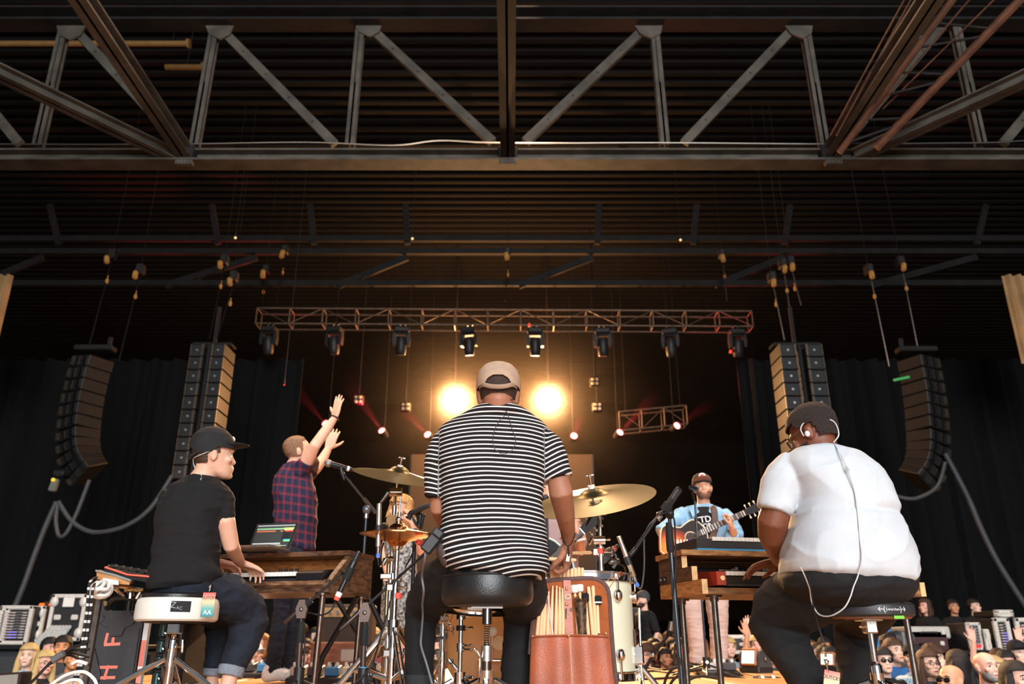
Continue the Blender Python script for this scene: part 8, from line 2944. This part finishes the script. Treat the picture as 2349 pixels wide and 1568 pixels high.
# grey pedal-power case with red lights
a, b = at(2214, 1427, RD_), at(2258, 1490, RD_)
cx_, cz_, w, h = (a.x + b.x) / 2, (a.z + b.z) / 2, b.x - a.x, a.z - b.z
t = thing('dimmer_rack', 'grey-faced rack with red lights near its foot on the right riser', 'rack', V((cx_, RD_, b.z)))
obj('shell', MB().box((cx_, RD_ + .3, cz_), (w, .55, h), None, .015), CASEM, t)
for (c, s) in (((a.x + .02, cz_), (.045, h)), ((b.x - .02, cz_), (.045, h)), ((cx_, a.z - .02), (w, .045)), ((cx_, b.z + .02), (w, .045))):
 obj('frame_edge', MB().box((c[0], RD_, c[1]), (s[0], .06, s[1]), None, .012), EDGE, t)
f = obj('face', MB().box((cx_ - .01, RD_ + .01, cz_), (w * .8, .05, h * .86)), mat('grey_face', (122, 126, 130), .5), t)
for i in range(4):
 for j in range(6):
  obj('socket', MB().box((cx_ - .01 + (i - 1.5) * w * .18, RD_ - .02, cz_ + h * .34 - j * h * .105), (w * .1, .02, h * .06)), mat('dark_socket', (70, 72, 76), .5), f)
for i in range(7):
 obj('red_light', MB().ball((cx_ - .01 + ((i % 4) - 1.5 + (.5 if i > 3 else 0)) * w * .18, RD_ - .025, cz_ - h * (.345 if i < 4 else .41)), .016, nu=8, nv=6), mat('small_red_led', (220, 50, 50), .4, emit=.5, ecol=(230, 40, 40)), f)
t = thing('monitor_stack', 'grey four-cone speaker cabinet stacked behind the right crowd', 'loudspeaker', at(2075, 1490, 11.8))
a, b = at(2048, 1447, 11.8), at(2098, 1492, 11.8)
cx_, cz_, w, h = (a.x + b.x) / 2, (a.z + b.z) / 2, b.x - a.x, a.z - b.z
obj('cabinet', MB().box((cx_, 12.05, cz_), (w, .5, h), None, .02), mat('grey_speaker', (84, 88, 92), .6), t)
for i in range(2):
 for j in range(2):
  p = V((cx_ + (i - .5) * w * .62, 11.79, cz_ + (j - .5) * h * .46))
  s = obj('cone', MB().lathe([(.001, -.03), (.02, -.01), (.075, .0), (.08, -.015)], frame((0, -1, 0), (1, 0, 0), p), 18), mat('dark_cone', (44, 46, 48), .5), t)
obj('centre_bar', MB().box((cx_, 11.79, cz_), (w * .16, .02, h * .9)), mat('grey_bar', (120, 122, 124), .5), t)
tag(obj('blue_case', MB().box(at(2030, 1462, 11.9) + V((0, .2, 0)), (.26, .3, .42), rot('Y', 4), bev=.02), mat('blue_plastic_case', (40, 116, 178), .5, 0, .08, 10)), 'blue plastic case with a white label behind the right crowd', 'case')
for (x, y, w, h, c, lab) in ((2130, 1450, .62, .16, (190, 190, 184), 'silver mixer case beside the desk operator on the right'), (2128, 1475, .6, .34, (66, 34, 38), 'dark red case below the silver mixer case')):
 p = at(x, y, 11.9)
 t = thing('mixer_case', lab, 'case', V((p.x, 11.9, p.z - h / 2)))
 obj('shell', MB().box(p + V((0, .25, 0)), (w, .5, h), None, .02), mat('case_%d' % x, c, .5, 0, .1, 20), t)
 obj('handle', MB().tube([p + V((-.12, -.02, -.02)), p + V((-.12, -.05, 0)), p + V((.1, -.05, 0)), p + V((.1, -.02, -.02))], .014, 8), BLACKP, t)
 obj('latch', MB().box(p + V((.2, -.01, 0)), (.06, .03, .06), None, .01), EDGE, t)
for (x, lab) in ((1640, 'dark road case standing behind the guitarist\'s legs'), (1715, 'low dark grey case behind the guitarist, beside the black keyboard leg')):
 road_case(lab, x + 20, x + 75, 1455, 1500, 11.2, False)
t = thing('stage_light_tower', 'dark tower with one glowing lamp behind the cream floor tom', 'stage light', at(1452, 1470, 13.4))
obj('lamp', MB().ball(at(1455, 1363, 13.4), .04, nu=12, nv=8), mat('peach_lamp', (255, 214, 196), .3, emit=5, ecol=(255, 190, 170)), t)
mb = MB().box(at(1449, 1372, 13.5), (.20, .1, .12), None, .02)
obj('head', mb, HEADM, t)
p = at(1449, 1395, 13.5)
obj('yoke', MB().tube([p + V((-.12, 0, .16)), p + V((-.12, 0, 0)), p + V((.12, 0, 0)), p + V((.12, 0, .16))], .016, 8), STEEL, t)
obj('tower', MB().box((p.x, 13.5, (p.z - 1.4) / 2), (.3, .3, p.z + 1.4)), BLACKM, t)
for j in range(5):
 obj('switch_panel', MB().box((p.x + .0, 13.33, p.z - .3 - j * .075), (.09, .02, .055)), mat('pale_switch', (196, 198, 200), .5), t)
# house barrier
t = thing('crowd_barrier', 'black crowd barrier below the front of the stage', 'barrier', V((-.275, 10.15, GZ)))
obj('panel', MB().box((-.275, 10.15, -.85), (6.05, .04, 1.05), None, .01), BLACKM, t)
obj('rail', MB().tube([(-3.3, 10.15, -.32), (2.75, 10.15, -.32)], .03, 10), STEEL, t)

# ================================================================ the crowd
random.seed(21)
SKINS = [skin('crowd_skin_rosy', (232, 178, 158)), skin('crowd_skin_pale', (238, 196, 176)), skin('crowd_skin_tan', (206, 150, 118)), skin('crowd_skin_brown', (150, 98, 70)), skin('crowd_skin_orange', (220, 152, 106))]
HAIRS = {'black': HAIR_BLACK, 'brown': HAIR_BROWN, 'blond': HAIR_BLOND, 'red': HAIR_RED, 'grey': mat('grey_hair', (150, 146, 142), .6, 0, .2, 60)}
LIPS = mat('lip_pink', (190, 106, 100))


def crowd_proto(arms, fem=False):
 """standing figure, feet at z=0, head centre at 1.60, facing -Y"""
 M = head_M(V((0, 0, 1.60)), 180, 8, 0, 1.0)
 mb = MB()
 add_head(mb, M)
 mb.limb([(0, .02, 1.54), (0, .03, 1.42)], [.054, .062], 12)
 sh = .165 if fem else .19
 mb.loft([((0, .03, z), (w, 0, 0), (0, d, 0)) for z, w, d in ((.85, .13, .09), (.98, .14, .1), (1.12, .12, .09), (1.3, .15, .1), (1.38, .14, .09), (1.43, .08, .06))], 20)
 for s in (-1, 1):
  mb.limb([(s * .085, .03, .88), (s * .09, .02, .5), (s * .09, .04, .1), (s * .09, -.06, .04)], [.085, .06, .042, .04], 12)
  up_ = arms == 'both' or (arms == 'one' and s == 1)
  if up_:
   P = [V((s * sh, .03, 1.36)), V((s * (sh + .1), -.04, 1.58)), V((s * (sh + .06), -.06, 1.82))]
   add_hand(mb, P[2], V((.05 * s, .1, 1)), V((0, -1, .1)), s, (.1, .1, .12, .15), .16, 1.05, 0)
  elif arms == 'phone' and s == 1:
   P = [V((s * sh, .03, 1.36)), V((s * (sh + .05), -.16, 1.2)), V((s * .10, -.36, 1.45))]
   add_hand(mb, P[2], V((0, .0, 1)), V((-s, -.3, 0)), -s, (.8, .8, .8, .8), .03, 1.0, .3)
  else:
   P = [V((s * sh, .03, 1.36)), V((s * (sh + .05), .05, 1.10)), V((s * (sh + .03), -.06, .88))]
   add_hand(mb, P[2], V((0, -.2, -1)), V((-s, 0, 0)), s, (.3, .3, .3, .3), .05, 1.0, .1)
  mb.limb(P, [.026, .040, .03], 12)
 me = fuse('person', mb, SKINS[0], V((0, 0, 0)), .0085, 1)
 sb = MB()
 sb.loft([((0, .03, z), (w, 0, 0), (0, d, 0)) for z, w, d in ((.84, .18, .125), (1.0, .175, .125), (1.15, .17, .12), (1.3, .195, .125), (1.38, .18, .11), (1.425, .115, .085), (1.45, .08, .07))], 24)
 for s in (-1, 1):
  up_ = arms == 'both' or (arms == 'one' and s == 1)
  if up_:
   sb.limb([(s * (sh - .04), .03, 1.34), (s * (sh + .06), -.01, 1.48)], [.08, .068], 14)
  elif arms == 'phone' and s == 1:
   sb.limb([(s * (sh - .04), .03, 1.36), (s * (sh + .04), -.10, 1.25)], [.08, .065], 14)
  else:
   sb.limb([(s * (sh - .04), .03, 1.35), (s * (sh + .04), .04, 1.17)], [.08, .066], 14)
 shirt = fuse('shirt', sb, BLKTEE, V((0, 0, 0)), .013, 2, fold(.010, 5, 4, 7, 3))
 tb = MB()
 tb.loft([((0, .03, z), (w, 0, 0), (0, d, 0)) for z, w, d in ((.78, .17, .11), (.86, .172, .12), (.92, .165, .11))], 20)
 for s in (-1, 1):
  tb.limb([(s * .085, .03, .84), (s * .09, .02, .5), (s * .09, .04, .12)], [.095, .075, .06], 14)
 tro = fuse('trousers', tb, DENIM, V((0, 0, 0)), .014, 2)
 return me, shirt, tro, M


PROTO = {k: crowd_proto(k) for k in ('down', 'one', 'both', 'phone')}
HM_ = head_M(V((0, 0, 1.60)), 180, 8, 0, 1.0)


def hair_mesh(style):
 if style == 'short':
  return hair_noise(shell(HM_, lambda x, y, z: z > .055 - .06 * (y < .02) - .12 * (y < -.03), .012, .008, .01), .003, 50)
 if style == 'curly':
  return hair_noise(shell(HM_, lambda x, y, z: z > .05 - .1 * (y < .03), .028, .02, .02), .012, 40)
 if style in ('long', 'bob'):
  h = shell(HM_, lambda x, y, z: (z > .05 or y < .015) and not (y > .03 and z < .06), .016, .01, .01)
  L = -.33 if style == 'long' else -.16
  for s in (-1, 1):
   h.T = None
   h.limb([HM_ @ V((s * .07, .015, .05)), HM_ @ V((s * .088, .005, -.05)), HM_ @ V((s * .09, .0, -.14)), HM_ @ V((s * .088, .02, L))], [.032, .034, .036, .022], 12)
  h.limb([HM_ @ V((0, -.08, .03)), HM_ @ V((0, -.1, -.08)), HM_ @ V((0, -.095, L))], [.075, .085, .07], 14)
  return h
 if style == 'cap':
  h = shell(HM_, lambda x, y, z: z > .03 - .035 * (y < 0), .012, .006, .012)
  h.T = HM_
  vs, fs = [], []
  for i in range(11):
   a = math.radians(-70 + 140 * i / 10)
   for r0, dz in ((-.008, 0), (.07, .0)):
    vs += [(math.sin(a) * .086, .012 + math.cos(a) * .092 + r0 * math.cos(a), .048 + dz), (math.sin(a) * .086, .012 + math.cos(a) * .092 + r0 * math.cos(a), .042 + dz)]
  for i in range(10):
   q = i * 4
   fs += [(q, q + 2, q + 6, q + 4), (q + 1, q + 5, q + 7, q + 3), (q + 2, q + 3, q + 7, q + 6)]
  h.add(vs, fs)
  h.T = None
  return h
 return None


HMESH = {}
for st_ in ('short', 'curly', 'long', 'bob', 'cap'):
 h = hair_mesh(st_)
 HMESH[st_] = fuse('hair', h, HAIR_BROWN, V((0, 0, 0)), .008, 2) if st_ in ('long', 'bob', 'curly') else h.mesh('hair', [HAIR_BROWN], V((0, 0, 0)), 60)


def small(fn, mt, nm):
 mb = MB()
 mb.T = HM_
 fn(mb)
 return mb.mesh(nm, [mt], V((0, 0, 0)), 60)


EYEM = [small(lambda m, s=s: m.ball((s * .031, .079, .002), (.014, .010, .0085), nu=10, nv=6), EYEW, 'eye') for s in (-1, 1)]
IRIM = [small(lambda m, s=s: m.ball((s * .031, .0865, .001), (.0075, .004, .0075), nu=8, nv=6), EYED, 'iris') for s in (-1, 1)]
BROM = [small(lambda m, s=s: m.tube([(s * .014, .1015, .025), (s * .032, .1005, .030), (s * .05, .087, .024)], [.003, .0045, .0025], 6), HAIR_BROWN, 'eyebrow') for s in (-1, 1)]
LIPM = small(lambda m: m.limb([(-.019, .0985, -.071), (0, .106, -.070), (.019, .0985, -.071)], [.004, .007, .004], 8), LIPS, 'mouth')
BEAM = hair_noise(shell(HM_, lambda x, y, z: z < -.05 and y > .0 and not (z > -.085 and abs(x) < .027 and y > .08), .005, .005), .002, 80).mesh('beard', [HAIR_BROWN], V((0, 0, 0)), 60)
GLM = small(lambda m: [m.tube([(s * .033 + math.cos(a) * .024, .108, math.sin(a) * .017) for a in [2 * PI * i / 14 for i in range(14)]], .0022, 6, closed=True) for s in (-1, 1)] + [m.tube([(s * .057, .105, .004), (s * .086, .0, .006)], .002, 6) for s in (-1, 1)] + [m.tube([(-.01, .11, .002), (.01, .11, .002)], .002, 6)], BLACKP, 'glasses')
SGM = small(lambda m: [m.ball((s * .034, .102, 0), (.028, .012, .02), nu=12, nv=8) for s in (-1, 1)] + [m.tube([(-.06, .1, .006), (0, .112, .008), (.06, .1, .006)], .004, 6)], mat('dark_lens', (20, 20, 24), .1), 'sunglasses')
SHIRTS = {}


def shirt_mat(c):
 k_ = 'crowd_shirt_%d_%d_%d' % c
 return mat(k_, c, .9, 0, .1, 12)


PLACED = []


def person_at(px, py, D, yaw, label, hair='short', hc='brown', sk=0, shirt=(30, 30, 32), arms='down', beard=False, glasses=None, group=None, base=None):
 """a member of the audience whose head centre sits at the pixel, standing on the ground or on a platform"""
 gz = GZ if base is None else base
 best = None
 for k_ in range(30 if base is None else 1):
  Dk = D + (.22 * ((k_ + 1) // 2) * (1 if k_ % 2 else -1))
  p = at(px, py, Dk)
  if base is None and ((1.3 < p.x < 3.0 and 11.7 < Dk < 13.5) or (-3.5 < p.x < 2.95 and Dk < 10.45) or (abs(p.x) > 4.7 and 10.8 < Dk < 13.9)):
   continue
  s = (p.z - gz) / 1.60
  near = min([(p.x - q[0]) ** 2 + (Dk - q[1]) ** 2 for q in PLACED] + [9]) ** .5
  sc = min(near, .46) * 4 - abs(s - 1) * 1.2 - k_ * .012 - (3 if not .82 < s < 1.2 else 0)
  if best is None or sc > best[0]:
   best = (sc, Dk)
 D = best[1] if best else D
 p = at(px, py, D)
 s = min(1.22, max(.80, (p.z - gz) / 1.60))
 PLACED.append((p.x, D))
 me, sh, tr, M = PROTO[arms]
 z0 = p.z - 1.60 * s
 o = link('person', me, None, V((p.x, D, z0)))
 OFF[o.name] = V((p.x, D, z0))
 o.rotation_euler.z = math.radians(yaw)
 o.scale = (s, s, s)
 tag(o, label, 'person', group)

 def kid(nm, m, material=None):
  c = link(nm, m, o)
  if material is not None:
   c.material_slots[0].link = 'OBJECT'
   c.material_slots[0].material = material
  return c
 o.material_slots[0].link = 'OBJECT'
 o.material_slots[0].material = SKINS[sk]
 kid('shirt', sh, shirt if not isinstance(shirt, tuple) else shirt_mat(shirt))
 kid('trousers', tr)
 if hair != 'bald':
  kid('cap' if hair == 'cap' else 'hair', HMESH[hair], HAIRS[hc] if isinstance(hc, str) else shirt_mat(hc))
 for k_ in (0, 1):
  e = kid('eye', EYEM[k_])
  i_ = link('iris', IRIM[k_], e)
  kid('eyebrow', BROM[k_], HAIRS[hc] if isinstance(hc, str) else HAIR_BROWN)
 kid('mouth', LIPM)
 if beard:
  kid('beard', BEAM, HAIRS[hc] if isinstance(hc, str) else HAIR_BROWN)
 if glasses:
  kid('glasses', GLM if glasses == 'clear' else SGM)
 if arms == 'phone':
  c = obj('phone', MB().box((.10, -.40, 1.54), (.075, .012, .15), None, .004), BLACKP, o, local=True)
 return o


# left side
person_at(64, 1505, 9.6, 15, 'blonde long-haired woman in a pale blue top at the lower left', 'long', 'blond', 1, (150, 200, 226))
person_at(102, 1522, 8.9, 50, 'blonde woman in glasses looking up to the right at the lower left', 'long', 'blond', 0, (30, 28, 30), glasses='clear')
person_at(113, 1489, 10.4, 55, 'dark-haired man looking right behind the two blonde women', 'short', 'black', 0, (40, 40, 44))
person_at(143, 1486, 10.9, 20, 'young dark-haired man facing the stage beside the left road case', 'short', 'black', 4, (60, 62, 66))
person_at(166, 1512, 9.8, 40, 'man in a grey tee nearest the black rack lid', 'short', 'black', 4, (128, 130, 134))
person_at(104, 1398, 14.4, 10, 'stagehand in a grey tee standing between the left road cases', 'short', 'brown', 0, (86, 90, 96), base=-.72)
# seen under the white stool and between legs
for (x, y, D, h, hc, sk, lab) in ((420, 1464, 12.6, 'short', 'brown', 0, 'concertgoer left of the white cap, under the white stool'), (432, 1487, 11.6, 'bob', 'black', 0, 'dark-bobbed concertgoer under the white stool, left of the floor light'), (457, 1478, 12.0, 'short', 'black', 4, 'short-haired concertgoer just above the floor light under the white stool'), (412, 1505, 11.2, 'bob', 'brown', 0, 'concertgoer low behind the stool post')):
 person_at(x, y, D, random.uniform(-20, 20), lab, h, hc, sk, (34, 34, 38))
person_at(452, 1455, 12.9, 0, 'concertgoer in a white cap with a dark badge under the white stool', 'cap', (228, 228, 224), 0, (70, 70, 74))
person_at(524, 1466, 12.4, 10, 'concertgoer glimpsed between the jeans legs, upper face', 'short', 'brown', 0, (40, 40, 44))
person_at(521, 1484, 11.4, -10, 'concertgoer glimpsed between the jeans legs, lower face', 'bob', 'red', 0, (40, 40, 44))
person_at(585, 1500, 10.9, 60, 'concertgoer in a plain white cap beside the plaid singer\'s jeans', 'cap', (232, 232, 228), 2, (60, 60, 62))
person_at(598, 1478, 12.0, -20, 'auburn-haired concertgoer above the white cap beside the jeans', 'bob', 'red', 0, (50, 44, 44))
random.seed(5)
blur = [(672, 1468), (668, 1492), (688, 1452), (700, 1486), (660, 1508), (722, 1462), (752, 1470), (757, 1488), (782, 1472), (801, 1468), (815, 1478), (857, 1462), (861, 1476), (706, 1504), (735, 1483), (725, 1500), (840, 1488)]
for i, (x, y) in enumerate(blur):
 person_at(x, y, 11.0 + (1510 - y) * .06 + random.uniform(0, .6), random.uniform(-35, 35), 'blurred concertgoer between the walnut cabinet\'s legs in the distant crowd', random.choice(['short', 'bob', 'long', 'short', 'cap']), random.choice(['brown', 'black', 'brown', 'blond', 'red']), random.choice([0, 0, 1, 2]), random.choice([(30, 30, 32), (52, 48, 50), (90, 84, 84), (120, 60, 60), (60, 66, 80)]), group='crowd behind the walnut cabinet')
for (x, y, lab) in ((1004, 1484, 'dark-haired concertgoer right of the drummer\'s left shin, upper'), (1003, 1512, 'concertgoer right of the drummer\'s left shin, lower')):
 person_at(x, y, 11.4, random.uniform(-10, 10), lab, 'short', 'black', 0, (130, 40, 40) if y < 1500 else (60, 56, 58))
# right of the floor tom
mid = [(1485, 1478, 'bob', 'brown', 'round-faced concertgoer below the bearded man in black'), (1506, 1472, 'short', 'blond', 'fair-haired concertgoer right of the bearded man in black'), (1537, 1469, 'short', 'brown', 'concertgoer looking up just left of the mic stand'), (1500, 1490, 'bob', 'black', 'dark-haired concertgoer below the fair-haired one'), (1508, 1500, 'long', 'brown', 'brown-haired woman with glasses left of the mic stand'), (1481, 1505, 'curly', 'brown', 'concertgoer seen from behind with a big dark head of hair'), (1527, 1488, 'cap', (36, 36, 40), 'concertgoer in a dark cap left of the mic stand'), (1546, 1484, 'short', 'black', 'concertgoer half hidden by the mic stand'), (1526, 1510, 'short', 'black', 'concertgoer chin-up right at the stage edge'), (1551, 1504, 'short', 'brown', 'concertgoer just behind the mic stand pole'), (1566, 1492, 'bob', 'brown', 'concertgoer between the mic stand and the guitarist\'s leg'), (1606, 1488, 'bob', 'red', 'auburn-haired concertgoer between the guitarist\'s legs, upper'), (1614, 1498, 'short', 'brown', 'concertgoer between the guitarist\'s legs, middle'), (1618, 1512, 'bob', 'black', 'concertgoer between the guitarist\'s legs, lowest'), (1557, 1514, 'long', 'brown', 'long-haired concertgoer low behind the mic stand')]
for i, (x, y, h, hc, lab) in enumerate(mid):
 person_at(x, y, 11.0 + (1512 - y) * .05, random.uniform(-30, 30), lab, h, hc, random.choice([0, 1, 0, 2]), random.choice([(34, 32, 34), (70, 60, 60), (120, 110, 108)]), glasses='clear' if 'glasses' in lab else None)
person_at(1672, 1486, 11.2, 5, 'man in a denim-blue shirt with one arm up right of the guitarist\'s leg', 'short', 'blond', 1, (140, 160, 184), 'one')
person_at(1699, 1482, 11.4, -10, 'woman in a dark hat left of the glowing floor light', 'cap', (30, 28, 32), 0, (30, 28, 30), glasses='dark')
person_at(1738, 1482, 11.2, -20, 'blond concertgoer behind the floor light', 'short', 'blond', 0, (90, 84, 80))
person_at(1765, 1500, 10.2, -10, 'concertgoer whose raised arms show right of the floor light', 'short', 'brown', 2, (60, 58, 60), 'both')
person_at(1772, 1530, 9.3, 15, 'blond-haired concertgoer low before the black jeans', 'short', 'blond', 2, (80, 76, 72))
for (x, y, h, hc, sk, arms, lab, sh) in ((1862, 1492, 'short', 'brown', 0, 'down', 'concertgoer looking up just right of the black-jeaned shin', (210, 206, 206)), (1874, 1500, 'bob', 'brown', 0, 'down', 'woman in a pink top right of the black-jeaned shin', (220, 110, 130)), (1893, 1484, 'short', 'black', 4, 'one', 'concertgoer with a raised open hand between the black jeans', (60, 58, 62)), (1906, 1512, 'bob', 'black', 4, 'down', 'woman looking up beside the dangling pass card', (60, 44, 40)), (1894, 1506, 'short', 'black', 2, 'down', 'dark-haired concertgoer behind the lanyard clip', (60, 60, 60))):
 person_at(x, y, 9.6 + (1512 - y) * .12, random.uniform(-20, 20), lab, h, hc, sk, sh, arms)
# right side
person_at(2040, 1481, 9.8, -10, 'black-haired man in a dark jacket before the blue case', 'short', 'black', 0, (62, 62, 66))
person_at(2028, 1517, 8.4, -5, 'man in dark sunglasses and a black tee right of the chrome stool post', 'short', 'black', 1, (22, 22, 24), glasses='dark')
person_at(2052, 1494, 9.2, 10, 'woman in a blue sleeve holding up a phone near the stool post', 'short', 'brown', 1, (44, 108, 180), 'phone')
CP = line_mat('crowd_plaid_shirt', (120, 170, 200), (226, 232, 238), .9, .4, 'st', 'st2')
o = person_at(2095, 1508, 8.2, -35, 'man in a black cap and blue checked shirt left of the desk leg', 'cap', (26, 26, 30), 1, CP)
for ch in o.children:
 if ch.name.startswith('shirt'):
  ch.data = ch.data.copy()
  for an, fn in (('st', lambda v: math.atan2(v.x, -v.y) * 3.5), ('st2', lambda v: v.z / .07)):
   a_ = ch.data.attributes.new(an, 'FLOAT', 'POINT')
   a_.data.foreach_set('value', [fn(v.co) for v in ch.data.vertices])
  ch.material_slots[0].link = 'OBJECT'
  ch.material_slots[0].material = CP
person_at(2131, 1524, 8.6, 5, 'woman in violet glasses right of the desk leg', 'long', 'brown', 1, (60, 60, 62), glasses='clear')
person_at(2147, 1512, 9.0, 25, 'curly-haired teenager in a slate tee behind the woman in glasses', 'curly', 'brown', 1, (84, 98, 106))
person_at(2200, 1528, 7.4, 150, 'woman seen from behind with long dark hair at the lower right', 'long', 'black', 2, (130, 170, 190))
person_at(2183, 1562, 5.8, -62, 'bald man in profile with dark sunglasses at the bottom right', 'bald', 'brown', 2, (150, 120, 110), glasses='dark')
person_at(2263, 1530, 7.0, 8, 'bald man with a grey goatee facing us at the lower right', 'bald', 'grey', 0, (52, 54, 58), beard=True)
person_at(2284, 1537, 8.2, 15, 'blonde woman behind the man with the grey goatee', 'long', 'blond', 1, (226, 214, 196))
person_at(2310, 1522, 8.6, -15, 'dark-haired concertgoer in grey raising one arm before the right racks', 'short', 'black', 0, (70, 72, 76), 'one')
person_at(2336, 1498, 9.4, 0, 'boy in a black cap and red tee by the right racks', 'cap', (26, 26, 28), 1, (214, 52, 66))
person_at(2334, 1560, 6.8, 15, 'young black-haired woman looking left in the bottom right corner', 'long', 'black', 0, (34, 32, 34))
person_at(2292, 1514, 9.0, -20, 'concertgoer in a slate top with both hands up at the right', 'short', 'brown', 0, (54, 60, 72), 'both')
# crew on the wings
person_at(2122, 1391, 14.4, -60, 'brown-bobbed crew member in a black tee behind the silver mixer case', 'bob', 'brown', 0, (20, 20, 22), 'down', base=-.7)
person_at(2188, 1392, 14.7, -10, 'crew member in a black tee, middle of three on the right wing', 'short', 'black', 2, (20, 20, 22), 'down', base=-.7)
person_at(2236, 1391, 14.5, 15, 'crew member in a black tee nearest the right racks', 'short', 'black', 1, (24, 24, 26), base=-.7)
o = person_at(1474, 1376, 12.6, -60, 'bearded man in black and a grey cap standing beyond the floor tom', 'cap', (70, 72, 76), 1, (20, 20, 22), 'down', beard=True, base=-.66)
for (x0, x1, y0, y1, z, lab) in ((-10, -6, 13.8, 15.6, -.72, 'low black platform behind the left riser'), (6, 10.5, 13.8, 15.6, -.7, 'low black platform behind the right riser'), (1.5, 2.8, 12.0, 13.2, -.66, 'low black platform under the bearded man in black')):
 tag(obj('low_platform', MB().box(((x0 + x1) / 2, (y0 + y1) / 2, (z + GZ) / 2 - .02), (x1 - x0, y1 - y0, z - GZ), None, .02), BLACKM), lab, 'platform')
